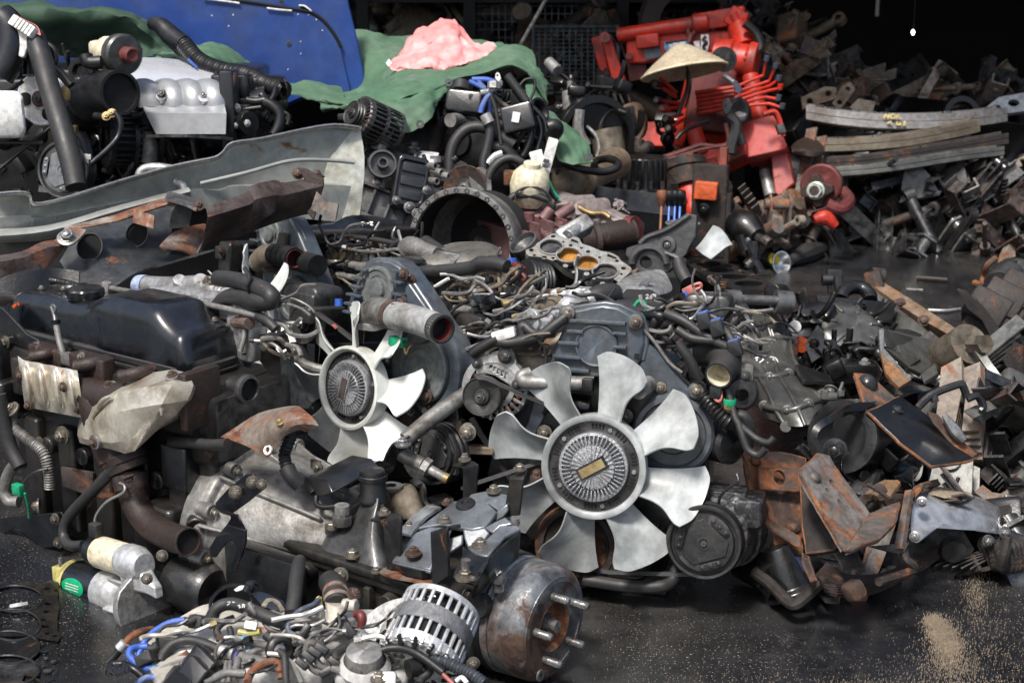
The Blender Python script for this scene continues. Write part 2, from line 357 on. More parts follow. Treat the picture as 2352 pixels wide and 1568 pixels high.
for yy in(6.6,9,12):rf.part('roof_beam',MB().box((0,yy,2.6+.03*(yy-5)),15,.12,.22),m_wall)
lt=Th('light_bulb','small bright bulb hanging in the dark depth of the shed','lamp',P(2097,75,11.5))
m_em=bpy.data.materials.new('bulb_light');m_em.use_nodes=True;e=m_em.node_tree.nodes['Principled BSDF']
e.inputs['Emission Color'].default_value=(.85,1,.95,1);e.inputs['Emission Strength'].default_value=6
lt.part('bulb',MB().lathe(lt.b,(0,0,1),[(0,-.02),(.008,-.014),(.011,0),(.008,.015),(0,.02)],16),m_em)
lt.part('socket',MB().cyl(lt.b+V((0,0,.024)),lt.b+V((0,0,.07)),.015),m_blk)
lt.tube('cord',[lt.b+V((0,0,.07)),V((lt.b.x,lt.b.y,2.8))],.004,m_blk,n=6)
tb=Th('fluorescent_tube','unlit pale tube fitting hanging in the dark of the shed','lamp',P(2014,20,11))
tb.part('tube',MB().cyl(P(2017,-20,11),P(2014,38,11),.014),m_wht);tb.part('fitting',MB().box(P(2016,-50,11),.06,.06,.12),m_irong)
tb.tube('cord',[P(2016,-50,11),V((P(2016,-50,11).x,P(2016,-50,11).y,2.8))],.004,m_blk,n=6)
# sand spilled on the asphalt
def grains(name,spots,m,base=(0,0,0)):
 b=MB();rnd=random.Random(3)
 for x,y,rx,ry,n,smin,smax in spots:
  for k in range(n):
   p=PZ(x+rnd.gauss(0,rx),y+rnd.gauss(0,ry),0);s=rnd.uniform(smin,smax);a=rnd.uniform(0,6.3)
   c,q=math.cos(a)*s,math.sin(a)*s;o=len(b.v);p.z=0
   b.v+=[(p.x+c,p.y+q,-.004),(p.x-q,p.y+c*.7,-.004),(p.x-c*.8,p.y-q,-.004),(p.x+q*.5,p.y-c,-.004),(p.x,p.y,s*.28)]
   b.f+=[(o,o+1,o+4),(o+1,o+2,o+4),(o+2,o+3,o+4),(o+3,o,o+4)]
 o=struct(name,b,m,'stuff');return o
grains('sand',[(2142,1420,10,6,900,.0005,.0012),(2160,1445,15,14,1800,.0005,.0012),(2180,1480,18,18,1560,.0005,.0012),(2180,1520,36,24,840,.0005,.0012),(2240,1360,16,32,540,.0005,.0011),(2220,1490,80,60,540,.0005,.0011),(2080,1530,190,50,300,.0005,.0011),(1700,1530,230,50,156,.0005,.0011),(2300,1490,70,70,300,.0005,.0011),(2100,1566,200,8,500,.0006,.0012)],m_sand)
grains('grit',[(300,1470,160,60,260,.0006,.0013),(170,1420,60,60,60,.0006,.0013),(2000,660,200,40,90,.0008,.002),(1500,1480,150,60,100,.0006,.0012)],m_sand)
# ================================================================ left diesel engine (frame: 0 along crank to the right, 1 away, 2 up)
LA=V((.808,-.59,0)).normalized();WA=V((-LA.y,LA.x,0));ZA=V((0,0,1))
FA=Fr(P(1275,1437,2.72),LA,WA,ZA);AX=(LA,WA,ZA)
def a1(x,y,w):return FA.px(x/3,522.667+y/3,1,w)
def a2(x,y,w):return FA.px(x/3,1045.33+y/3,1,w)
E=Th('truck_engine','diesel engine with black rocker cover, cream heat shield and rusty exhaust elbow','engine',FA(-1.15,0,-FA.o.z))
b=MB().rbox(FA(-1.16,.0,.07),AX,.36,.13,.18,.15,.1)
b.rbox(FA(-1.16,.0,-.07),AX,.34,.12,.05,.2,.1)
for k in range(5):b.rbox(FA(-1.42+.13*k,-.135,.06),AX,.03,.02,.13,.5,.3)
for k in range(4):b.cyl(FA(-1.36+.13*k,-.1,.13),FA(-1.36+.13*k,-.155,.13),.022)
b.rbox(FA(-.93,-.15,.02),AX,.05,.045,.07,.4,.3);b.cyl(FA(-.86,-.12,.09),FA(-.80,-.19,.07),.024,n=18)
blk=E.part('engine_block',b,m_iron,bev=.004)
E.part('oil_pan',MB().loft([MB().rring(FA(-1.18,0,-.095),LA,WA,.33,.11,.3),MB().rring(FA(-1.18,0,-.113),LA,WA,.30,.085,.3)]),m_ironb)
h=MB().rbox(FA(-1.18,-.03,.305),AX,.355,.13,.056,.12,.12)
for k in range(3):h.rbox(FA(-1.38+.2*k,-.165,.30),AX,.05,.02,.045,.4,.3)
h.loft([MB().rring(FA(q,-.02,.27),WA,ZA,hw,hh,.3)for q,hw,hh in((-.90,.13,.085),(-.80,.125,.08),(-.79,.11,.07))])
hd=E.part('cylinder_head',h,m_iron,bev=.003)
p=FA.px(567,893,0,-.787);hb=MB().lathe(p+LA*.004,LA,[(.032,-.01),(.032,.004),(.025,.006),(.022,-.004),(.022,-.05),(0,-.05)],28,up=ZA);E.part('core_plug_hole',hb,m_irong,hd)
E.part('cavity_shade',MB().lathe(p,LA,[(.0215,.006),(.021,.0),(0,-.002)],24),m_black,hd)  # black disc as the shade inside the plug hole
# rocker cover as rings along its length
def hof(l):
 ks=[(-1.54,.03),(-1.53,.07),(-1.50,.092),(-1.40,.098),(-1.31,.093),(-1.24,.10),(-1.19,.122),(-1.14,.130),(-1.02,.130),(-.985,.124),(-.955,.100),(-.93,.086),(-.905,.080),(-.893,.06),(-.886,.02)]
 for(a,ha),(c,hc)in zip(ks,ks[1:]):
  if a<=l<=c:t=(l-a)/(c-a);return ha+(hc-ha)*t
 return ks[-1][1]
rings=[]
for i in range(66):
 l=-1.54+.654*i/65;hh=hof(l);near=-.112-.010*max(0,min(1,(l+1.22)/.06));far=.045
 e=min(1,(l+1.54)/.03+.35,(-.886-l)/.03+.35);c=(near+far)/2;hw=(far-near)/2*min(1,.86+.14*e);rg=[]
 for k in range(23):
  t=math.pi*k/22;s_=lambda x,q:math.copysign(abs(x)**q,x)
  rg.append(FA(l,c-hw*s_(math.cos(t),.35),.385+hh*s_(math.sin(t),.42)))
 rings.append(rg)
rk=E.part('rocker_cover',MB().loft(rings,caps=False,closed=False).add(rings[0],[tuple(range(23))]).add(rings[-1],[tuple(range(23))[::-1]]),m_cover,smooth=60)
E.part('cover_rim',MB().loft([MB().rring(FA(-1.213,-.037,q),LA,WA,.335+o,.088+o,.55,6)for q,o in((.362,-.002),(.364,.002),(.371,.003),(.373,-.004),(.377,-.004),(.378,.0),(.389,.0),(.392,-.004))]),m_rubg,rk)
for x,y,z in((480,455,.483),(1370,605,.475),(1480,655,.465),(440,440,.482),(287,435,.478)):
 p=FA.px(x/3,522.67+y/3,2,z);b=MB().lathe(p,ZA,[(.026,-.004),(.021,.001),(.019,-.001),(.011,0),(.010,.006),(0,.006)],24);E.part('grommet',b,m_rub,rk);E.bolts([(p+ZA*.006,ZA,.0075)],m_bolt,rk)
p=FA.px(590/3,522.67+470/3,2,.485)
oc=MB();n=48;oc.loft([[p+ZA*z+(LA*math.cos(2*math.pi*k/n)+WA*math.sin(2*math.pi*k/n))*(r*(1+(.04 if 0<z<.02 else 0)*math.cos(8*2*math.pi*k/n)))for k in range(n)]for r,z in((.04,-.006),(.042,.0),(.043,.003),(.043,.015),(.040,.019),(.01,.021))]);E.part('oil_cap',oc,m_blk,rk)
for q in((95,540),(108,530),(128,525)):
 c=FA.px(q[0]/3,522.67+q[1]/3,1,-.121);E.part('paint_dab',MB().plate([c+LA*.006*math.cos(t)*random.uniform(.5,1)-WA*.001+ZA*.007*math.sin(t)*random.uniform(.4,1)for t in[i*.9 for i in range(7)]],-WA,.002),m_orange,rk)
 # dipstick
E.tube('dipstick_tube',[a1(385,650,-.16),a1(405,760,-.165),a1(440,890,-.17)],.0075,m_alud);E.tube('dipstick',[a1(355,545,-.155),a1(372,600,-.157),a1(385,655,-.16)],[.005,.004,.006],m_steel)
E.part('dipstick_loop',MB().tube([a1(352,548,-.155),a1(356,534,-.155),a1(375,538,-.157),a1(384,560,-.157),a1(376,580,-.157)],.0028,n=6),m_steel)
E.part('dipstick_collar',MB().cyl(a1(382,632,-.16),a1(386,662,-.16),.0105),m_rub)
E.part('bracket',MB().rbox(a1(485,905,-.172),AX,.022,.012,.013,.3,.2),m_alud);E.bolts([(a1(560,890,-.185),-WA+ZA*.2,.010)],m_bolt)
# exhaust manifold: three runners in rusty iron, the log and the flange
b=MB()
for x0,y0,x1,y1,r in((215,895,410,850,.014),(520,960,740,915,.015),(830,1030,1060,975,.014)):
 b.tube([a1(x0,y0,-.205),a1((x0+x1)/2,(y0+y1)/2,-.185),a1(x1,y1,-.145)],r,n=12)
 b.cyl(a1(x0-4,y0+1,-.208),a1(x0+22,y0-5,-.20),r*1.12,n=6)
b.tube([a1(180,1000,-.17),a1(480,1090,-.185),a1(760,1180,-.19),a1(1100,1190,-.17),a1(1380,1150,-.145)],[.03,.036,.04,.042,.046],n=14)
b.tube([a1(640,1130,-.18),a1(680,1200,-.19),a1(770,1440,-.19),a2(830,20,-.19)],[.03,.045,.05,.05],n=16)
b.rbox(a1(1380,1170,-.15),AX,.012,.05,.062,.4,.2);b.rbox(a1(640,1010,-.165),AX,.06,.02,.045,.4,.2);b.rbox(a1(350,900,-.155),AX,.06,.02,.03,.4,.2)
man=E.part('exhaust_manifold',b,m_rusty,bev=.003)
# small ribbed shield
net=[]
for v_ in range(5):
 row=[]
 for u_ in range(13):
  x=125+(535-125)*u_/12+12*v_;y=905+(985-905)*u_/12*1.0+(1285-935)*v_/4*.93-(0 if u_ else 20)
  w=-.215-.012*(1 if u_%3==1 else 0)*(0<v_<4)-.012*math.sin(math.pi*v_/4);row.append(a1(x,y,w))
 net.append(row)
net2=[[p for p in r]for r in net]
sh=E.part('ribbed_heat_shield',MB().surf(net2,3,4,.0015),m_zinc,smooth=60)
E.bolts([(a1(140,1020,-.232),-WA,.010),(a1(435,1098,-.236),-WA,.010),(a1(195,1225,-.228),-WA,.010),(a1(535,1250,-.22),-WA,.010)],m_bolr,sh)
# big cream shield
rowsx=[[(600,1200,-.15),(720,1085,-.15),(860,1058,-.155),(1010,1012,-.155),(1190,985,-.155),(1300,1012,-.15),(1345,1060,-.135)],[(572,1265,-.17),(652,1205,-.222),(840,1135,-.232),(1000,1105,-.235),(1190,1085,-.228),(1325,1090,-.20),(1352,1120,-.14)],[(545,1370,-.18),(598,1335,-.236),(690,1300,-.246),(940,1245,-.256),(1120,1210,-.244),(1290,1180,-.205),(1348,1180,-.145)],[(542,1430,-.19),(585,1450,-.238),(770,1480,-.252),(900,1460,-.252),(1030,1370,-.236),(1200,1300,-.20),(1275,1285,-.15)],[(560,1480,-.20),(610,1490,-.23),(765,1518,-.242),(865,1550,-.242),(930,1530,-.236),(1080,1385,-.215),(1245,1302,-.16)]]
sh2=E.part('cream_heat_shield',MB().surf([list(c)for c in zip(*[sup(list(c),.3)for c in zip(*[sup([a1(*q)for q in r],.3)for r in rowsx])])],1,1,.003),m_zinc,smooth=24)
for pts in([(640,1310),(700,1200),(760,1160)],[(840,1230),(900,1330),(945,1420)],[(1085,1150),(1110,1230),(1115,1290)]):
 E.tube('pressed_rib',[a1(x,y,-.246 if x<1000 else-.24)for x,y in pts],[.003,.006,.003],m_zinc,sh2)
for x,y,w,nn in((1185,1010,-.19,ZA-WA*.4),(748,1082,-.19,ZA-WA*.5),(640,1480,-.248,-WA)):
 p=a1(x,y,w-.012);E.part('spacer',MB().lathe(p-nn.normalized()*.008,nn,[(.016,-.004),(.017,.0),(.016,.006),(0,.006)],18),m_alud,sh2);E.bolts([(p,nn,.0095)],m_bolr,sh2)
 # flange and exhaust elbow
ax=(a2(835,60,-.19)-a2(900,230,-.19)).normalized()
b=MB()
for cpt,hs in((a2(850,25,-.19),.010),(a2(860,85,-.19),.009)):
 x_,y_,z_=basis(ax,LA);rg=[]
 for k in range(28):t=2*math.pi*k/28;rr=.062*(1+.22*abs(math.cos(t))**3);rg.append(cpt+x_*rr*math.cos(t)*.62+y_*rr*math.sin(t))
 rg2=[cpt+(x_*math.cos(2*math.pi*k/28)*.70+y_*math.sin(2*math.pi*k/28)*1.05)*.066 for k in range(28)]
 b.loft([[q-z_*hs for q in rg2],[q+z_*hs for q in rg2]])
fl=E.part('exhaust_flange',b,m_rusty,man,bev=.002)
E.bolts([(a2(880,150,-.245),-ax,.013),(a2(690,170,-.225),-ax,.012)],m_bolr,man)
el=E.part('exhaust_elbow',MB().tube([a2(895,110,-.19),a2(905,200,-.195),a2(945,350,-.20),a2(1040,480,-.21),a2(1180,560,-.225),a2(1300,595,-.24)],[.034,.034,.031,.031,.031,.031],n=28,sub=8,hollow=.88),m_rusty,smooth=60)
E.part('elbow_collar',MB().tube([a2(892,130,-.19),a2(908,230,-.195)],[.042,.037],n=20),m_rusty,el);E.part('bore_shade',MB().lathe(a2(1285,591,-.238),(a2(1300,595,-.24)-a2(1180,560,-.225)),[(.0265,0),(0,-.001)],24),m_black,el)  # pipe mouth closed by a black disc for its inner shade
# starter motor
SA=Th('starter_motor','starter motor with black case, green oval sticker and silver nose below the rusty elbow','starter motor',FA(-1.12,-.27,-.113))
p0,p1=a2(500,850,-.25),a2(800,945,-.265);d=(p1-p0).normalized();x,y,z=basis(d,ZA)
SA.part('motor_case',MB().lathe(p0+d*.018,d,[(.030,0),(.038,.002),(.0385,.006),(.0385,.098),(.036,.1)],32),m_cover)
SA.part('end_cap',MB().lathe(p0-d*.012,d,[(0,0),(.026,.001),(.034,.006),(.0375,.014),(.0378,.032),(.03,.033)],32),m_yel)
nose=MB().lathe(p0+d*.112,d,[(.037,0),(.0395,.003),(.0395,.05),(.034,.058),(.030,.075),(.034,.105),(.048,.118),(.048,.130),(0,.131)],36)
for t_ in(0,60,120,200,300):nose.box(p0+d*.19+(x*math.cos(R(t_))+y*math.sin(R(t_)))*.034,.006,.02,.06,(x*-math.sin(R(t_))+y*math.cos(R(t_)),x*math.cos(R(t_))+y*math.sin(R(t_)),d))
s0,s1=a2(660,700,-.262),a2(880,770,-.275);ds=(s1-s0).normalized()
nose.loft([MB().rring(s0+ds*q,basis(ds,ZA)[0],basis(ds,ZA)[1],r_,r_,.9)for q,r_ in((.078,.028),(.09,.030),(.115,.030),(.14,.022))])
nose.loft([MB().rring(s0+ds*q+(p0+d*.2-s0-ds*.13)*f,basis(ds,ZA)[0],basis(ds,ZA)[1],r_,r_*1.3,.5)for q,r_,f in((.1,.024,.15),(.135,.02,.3),(.17,.012,.45),(.2,.008,.6))])
SA.part('nose_casting',nose,m_aluw,bev=.002);SA.bolts([(a2(995,722,-.305),d-WA,.0085),(a2(912,850,-.315),d-WA,.0085)],m_bolt)
SA.part('solenoid',MB().lathe(s0,ds,[(.012,-.024),(.024,-.023),(.026,-.018),(.026,-.001),(.0285,0),(.029,.004),(.029,.078),(.027,.08)],32),m_cream);SA.part('solenoid_cap',MB().lathe(s0-ds*.003,ds,[(0,-.026),(.022,-.025),(.027,-.02),(.0275,.002),(.02,.003)],28),m_blk)
# the sticker: a green oval wrapped on the case with plain white rows
def wrap(u,v,r):
 q=(-WA-d*(-WA).dot(d)).normalized();s=d.cross(q);return p0+d*u+(q*math.cos(R(v))+s*math.sin(R(v)))*r
def oval(cu,cv,ru,rv,r,name,m,par):
 return SA.part(name,MB().loft([[wrap(cu+ru*k*math.cos(t),cv+rv*k*math.sin(t),rr)for t in[2*math.pi*i/24 for i in range(24)]]for k,rr in((1,r-.001),(1,r),(.6,r+.0004),(.02,r+.0004))]),m,par)
m_stk=mat('green_sticker',(.0,.30,.12),.4,bump=0);st=oval(.062,-12,.036,24,.0389,'sticker',m_stk,None)
for k in range(3):
 cv=-19+7*k;SA.part('print_line',MB().add([wrap(.040+.044*i/8,cv+s_,.0399)for s_ in(-1.2,1.2)for i in range(9)],[(i,i+1,i+10,i+9)for i in range(8)]),m_paint,st)
SA.part('mount_flange',MB().plate([p0+d*.243+x*q[0]+y*q[1]for q in[(.05*math.cos(t)*(1.25 if abs(math.cos(t))>.7 else 1),.062*math.sin(t))for t in[2*math.pi*i/20 for i in range(20)]]],d,.014),m_alu,bev=.002)
SA.tube('battery_cable',[a2(560,660,-.27),a2(480,660,-.27),a2(450,600,-.26),a2(480,500,-.25),a2(600,370,-.24),a2(760,205,-.225)],[.009,.010,.010,.011,.011,.012],m_rubg,n=10);SA.tube('trigger_wire',[a2(625,590,-.26),a2(630,500,-.25),a2(690,420,-.245),a2(780,370,-.24),a2(790,330,-.235),a2(745,305,-.23)],.0025,m_alud,n=6)
SA.part('terminal_boot',MB().rbox(a2(630,575,-.262),AX,.011,.009,.013,.4,.3),m_rubg)
SA.part('plug',MB().rbox(a2(435,850,-.27),AX,.013,.01,.025,.3,.15),m_yel);SA.tube('lead',[a2(430,730,-.268),a2(435,800,-.27),a2(460,940,-.275),a2(450,1040,-.28),a2(400,1100,-.285),a2(335,1108,-.29)],.0035,m_hose,n=6)
k_=1.22;SA.o.scale=(k_,k_,k_);SA.o.location=p0-(p0-SA.b)*k_
# bell housing
bx=lambda l,r,u=0:(r,l)
bh=MB().lathe(FA(0,0,.01),LA,[(.175,-.86),(.20,-.855),(.205,-.80),(.20,-.79),(.185,-.785),(.175,-.72),(.155,-.62),(.135,-.54),(.13,-.52),(.13,-.50),(.10,-.495)],48,up=ZA)
for t_ in(20,52,84,118,150):
 cc,ss=math.cos(R(t_)),math.sin(R(t_));q=-WA*cc+ZA*ss;tn=WA*ss+ZA*cc
 o=FA(0,0,.01);prof=[(-.79,.21),(-.72,.186),(-.62,.168),(-.53,.148),(-.53,.12),(-.79,.15)]
 bh.loft([[o+LA*l+q*r+tn*s_ for l,r in prof]for s_ in(-.004,.004)])
for t_ in range(-30,211,30):bh.cyl(FA(-.81,-.195*math.cos(R(t_)),.01+.195*math.sin(R(t_))),FA(-.77,-.195*math.cos(R(t_)),.01+.195*math.sin(R(t_))),.018)
bell=E.part('bell_housing',bh,m_alud,bev=.003)
E.bolts([(FA(-.765,-.195*math.cos(R(t_)),.01+.195*math.sin(R(t_))),LA,.009)for t_ in range(0,181,30)],m_bolt,bell)
E.part('lower_cover',MB().rbox(a2(1830,850,-.2),AX,.10,.02,.065,.3,.2),m_dark,bell);E.part('starter_pocket',MB().lathe(FA(-.83,-.2,-.06),LA,[(.0,-.03),(.055,-.028),(.06,.0),(.06,.075),(.05,.09),(0,.092)],24),m_ironb,bell)
# black hooked bracket on the housing: bent strip with a hook plate
wq=-.255
pts=[a2(x,y,wq)for x,y in((1690,130),(1735,125),(1800,190),(1830,225),(1700,330),(1600,400),(1580,410),(1490,350),(1480,330),(1560,240))]
br=E.part('hook_bracket',MB().plate(pts,-WA+LA*.2,.006),m_blk,bev=.0015)
E.part('bracket_bend',MB().surf([[a2(1485,340,-.252),a2(1520,375,-.275),a2(1570,400,-.285),a2(1590,430,-.27),a2(1560,480,-.26),a2(1490,560,-.262)],[a2(1600,395,-.252),a2(1620,400,-.27),a2(1640,420,-.275),a2(1650,450,-.262),a2(1670,485,-.255),a2(1690,520,-.258)]],4,2,.005),m_blk,br)
hk=[(1490,555),(1570,480),(1690,515),(1690,600),(1660,700),(1600,810),(1575,805),(1580,760),(1620,680),(1625,620),(1600,595),(1560,600),(1520,650),(1480,705),(1445,700),(1440,640)]
E.part('hook_plate',MB().plate([a2(x,y,-.26)for x,y in hk],-WA,.006),m_blk,br,bev=.0015)
E.bolts([(a2(1625,255,-.262),LA-WA,.012),(a2(1740,185,-.262),LA-WA,.011),(a2(1805,200,-.262),LA-WA,.009)],m_bolt,br)
# rear of the block: rusty sheet, lifting eye
net=[[a1(1525,1445,-.13),a1(1640,1370,-.12),a1(1790,1280,-.11),a1(1990,1235,-.10),a1(2060,1235,-.09)],[a1(1640,1480,-.155),a1(1760,1400,-.15),a1(1900,1330,-.145),a1(2050,1280,-.13),a1(2130,1290,-.12)],[a1(1740,1520,-.16),a1(1830,1470,-.158),a1(1940,1390,-.15),a1(2080,1350,-.135),a1(2195,1360,-.12)],[a1(1830,1590,-.155),a1(1895,1540,-.15),a1(1950,1440,-.145),a1(2050,1390,-.13),a1(2110,1400,-.12)]]
rs_=E.part('rusty_cover_sheet',MB().surf(net,2,3,.002),m_rust2,smooth=30)
E.bolts([(a1(1930,1338,-.15),ZA-WA*.6,.008)],m_brass,rs_);E.part('eyelet',MB().lathe(a1(1847,1530,-.16),ZA*.5-WA,[(.006,-.002),(.006,.002),(.0105,.002),(.0105,-.002)],20),m_wht,rs_)
pts=[a1(x,y,.06)for x,y in((1790,740),(1830,735),(1870,790),(1930,880),(1945,1085),(1920,1085),(1790,920),(1765,850),(1765,780))]
E.part('lifting_eye',MB().plate(pts,-WA+LA,.007,[[a1(1815+26*math.cos(t),810+45*math.sin(t),.06)for t in[2*math.pi*i/14 for i in range(14)]]]),m_dark,bev=.001)
E.bolts([(a1(1945,785,.05),LA,.016),(FA.px(1715/3,522.67+865/3,2,.365),ZA,.014)],m_bolr)
E.part('head_boss',MB().cyl(a1(1870,770,.07),a1(1930,780,.05),.017),m_alud)
# intake side behind the cover, in pale dirty aluminium
b=MB().tube([a1(960,400,.12),a1(1120,405,.12),a1(1260,420,.12),a1(1420,430,.12),a1(1560,470,.11)],[.026,.024,.03,.034,.026],n=16)
b.tube([a1(1060,455,.08),a1(1300,490,.08),a1(1560,540,.07),a1(1780,620,.05)],[.02,.028,.03,.022],n=12)
for x,y,r in((1235,370,.016),(1300,430,.02),(1380,370,.018),(1440,400,.022),(1560,470,.02),(1340,440,.012),(1500,430,.014)):b.cyl(a1(x,y+30,.11),a1(x+4,y-14,.10),r)
b.rbox(a1(1450,430,.12),AX,.05,.04,.025,.4,.3);b.rbox(a1(1720,760,.06),AX,.035,.03,.05,.5,.4);b.rbox(a1(1700,660,.07),AX,.03,.04,.03,.5,.4)
im=E.part('intake_casting',b,m_alu,bev=.002)
E.bolts([(a1(1425,365,.1),ZA,.010),(a1(1470,370,.1),ZA,.010),(a1(1340,490,.06),ZA,.010),(a1(1450,500,.06),ZA,.010)],m_bolt,im)
E.part('blue_throat',MB().lathe(a1(962,402,.12),(a1(1120,405,.12)-a1(960,400,.12)),[(.022,.02),(.024,.0),(.0265,-.002),(.0275,.004),(.0275,.03)],24),mat('pale_blue_paint',(.35,.42,.6),.5),im)
E.tube('coolant_hose',[a1(1480,570,.05),a1(1560,490,.05),a1(1660,480,.04),a1(1780,510,.02),a1(1860,510,.02),a1(1870,470,.02),a1(1800,420,.03),a1(1640,365,.05),a1(1500,350,.07)],.019,m_rubg,n=12)
E.part('hose_clip',MB().tube([a1(1765,440,.03),a1(1800,410,.015),a1(1835,425,.02)],.006,n=6),m_bolr)
E.tube('fuel_rail',[a1(720,410,.05),a1(1000,460,.04),a1(1400,525,.03),a1(1780,610,.02)],.007,m_alud);E.tube('fuel_hose',[a1(1780,610,.02),a1(1850,650,.01),a1(1900,700,.01)],.011,m_rubg)
for x,y in((735,395),(1640,545),(1330,490)):E.part('banjo_fitting',MB().cyl(a1(x,y+45,.045),a1(x,y-18,.045),.012,n=6),m_alud)
E.tube('injector_pipe',[a1(1700,530,.03),a1(1780,545,.03),a1(1830,580,.02),a1(1840,620,.02)],.003,m_alud,n=6);E.tube('leak_pipe',[a1(1690,650,.03),a1(1680,760,.02),a1(1655,850,.01)],.006,m_alud,n=8)
E.part('thermostat_end',MB().tube([a1(1620,650,.04),a1(1720,660,.02)],.014,n=10),m_bolr)
E.part('turbo_pipe',MB().tube([a1(-40,440,.05),a1(80,410,.05),a1(170,420,.06),a1(250,440,.07)],[.045,.036,.036,.034],n=18),m_alud)
E.part('corrugated_hose',MB().corr([a1(275,400,.03),a1(290,365,.03),a1(380,370,.03),a1(480,390,.04),a1(580,425,.05)],.009,.007),m_rub)
# left end: mounting plates, pipes
b=MB().plate([a1(x,y,-.15)for x,y in((-40,530),(20,560),(180,730),(250,770),(300,820),(290,860),(220,850),(60,790),(-40,780))],-WA,.008)
E.part('engine_mount_plate',b,m_ironb,bev=.002);E.bolts([(a1(250,830,-.16),-WA,.013),(a1(35,790,-.165),-WA,.013)],m_bolt)
E.part('left_casting',MB().rbox(a1(20,1000,-.15),AX,.05,.05,.10,.4,.3).rbox(a1(40,1180,-.18),AX,.03,.03,.05,.4,.3),m_ironb,bev=.003)
E.part('braided_hose',MB().corr([a1(85,1240,-.24),a1(95,1370,-.25),a1(180,1450,-.25),a1(290,1540,-.25),a2(330,80,-.25),a2(345,230,-.25)],.012,.006),m_alud)
E.bolts([(a1(80,1250,-.25),ZA-WA,.016),(a2(265,350,-.25),-WA-LA,.016),(a2(380,440,-.2),-WA,.012),(a2(400,600,-.2),-WA,.012),(a1(430,1430,-.2),-WA,.018),(a1(270,1480,-.2),-WA,.012)],m_bolt)
E.tube('oil_pipe',[a2(150,60,-.26),a2(80,90,-.26),a2(30,220,-.26),a2(60,310,-.26),a2(130,320,-.25)],.014,m_alud);E.tube('grey_pipe',[a1(-10,1150,-.27),a1(60,1480,-.27),a2(140,80,-.27)],.017,m_rubg,n=10)
E.part('green_plug',MB().rbox(a2(125,235,-.29),AX,.014,.008,.013,.3,.2),m_gcol);E.tube('wire',[a2(150,190,-.29),a2(230,120,-.28),a2(330,90,-.26)],.003,m_rub,n=6);E.tube('green_wire',[a2(170,260,-.29),a2(190,340,-.28),a2(200,430,-.27)],.003,m_gcol,n=6)
E.part('chassis_bracket',MB().plate([a2(x,y,-.19)for x,y in((-20,440),(320,400),(420,390),(440,430),(440,620),(300,640),(130,510),(100,505),(-20,560))],-WA,.008),m_dark,bev=.002)
E.part('casting_tag',MB().plate([a2(x,y,-.165)for x,y in((420,80),(640,120),(640,230),(590,270),(430,210))],-WA,.006),m_rusty)
E.tube('vent_pipe',[a1(1180,1475,-.16),a1(1300,1480,-.165),a1(1450,1495,-.17),a1(1570,1490,-.17)],.012,m_rubg,n=12);E.part('sensor_box',MB().rbox(a2(1240,70,-.15),AX,.04,.02,.05,.3,.2),m_blk)
# ================================================================ gearbox behind the left engine, with the parking brake drum on its tail
G=Th('gearbox','dirty truck gearbox with bent mounting brackets and a rusty brake drum on its tail','gearbox',FA(-.3,0,-FA.o.z))
def g1(x,y,w):return FA.px(680.6+x*.2387,1020.9+y*.2387,1,w)
b=MB();b.loft([MB().rring(FA(l,0,u),WA,ZA,hw,hh,.25)for l,u,hw,hh in((-.60,-.02,.13,.09),(-.58,-.02,.14,.095),(-.5,-.022,.13,.092),(-.40,-.025,.125,.088),(-.28,-.03,.12,.08),(-.20,-.03,.11,.08),(-.14,-.02,.075,.075),(-.06,-.0,.075,.08))])
for l in(-.56,-.47,-.36,-.25):b.rbox(FA(l,-.125,-.03),AX,.008,.018,.065,.4,.2)
for l,u in((-.52,.03),(-.44,-.03),(-.3,.02),(-.35,-.06)):b.cyl(FA(l,-.1,u),FA(l,-.155,u),.022,.018,n=18)
b.rbox(FA(-.38,-.125,.068),AX,.21,.022,.010,.5,.3);b.rbox(FA(-.38,-.123,.048),AX,.20,.016,.008,.5,.3)
b.cyl(FA(-.10,-.06,.04),FA(-.10,-.12,.06),.025,n=18);b.rbox(FA(-.15,-.085,-.02),AX,.035,.03,.06,.4,.3)
case=G.part('gear_case',b,mat('grimy_gearbox_case',(.040,.039,.038),.4,.4,(.085,.074,.056),.5,9,.5,dust=.3),bev=.004)
b=MB();q0=[g1(x,y,w)for x,y,w in((230,1010,-.12),(480,1090,-.125),(830,1190,-.125),(990,1100,-.02),(1000,800,.06),(620,700,.08),(290,800,.0))]
q1=[g1(x,y,w)for x,y,w in((300,860,-.10),(470,900,-.11),(780,960,-.105),(920,880,-.02),(950,700,.04),(700,620,.05),(440,760,.0))]
q2=[g1(x,y,w)for x,y,w in((560,690,-.06),(640,690,-.07),(760,700,-.07),(830,680,-.03),(850,620,.0),(760,570,.01),(620,620,-.02))]
q3=[g1(x,y,w)for x,y,w in((665,500,-.04),(700,515,-.05),(790,515,-.05),(820,500,-.03),(815,480,-.01),(740,470,.0),(680,480,-.01))]
tw=G.part('shift_tower',MB().loft([crv(q,4,True)for q in(q0,q1,q2,q3)]),m_irong,smooth=60)
G.part('breather',MB().lathe(g1(742,500,-.035),ZA,[(.033,-.006),(.033,.0),(.028,.008),(.026,.05),(.024,.058),(.0,.06)],24),m_ironb,tw);G.part('breather_lip',MB().lathe(g1(742,500,-.035),ZA,[(.0275,.038),(.030,.040),(.030,.048),(.0275,.05)],24),m_ironb,tw)
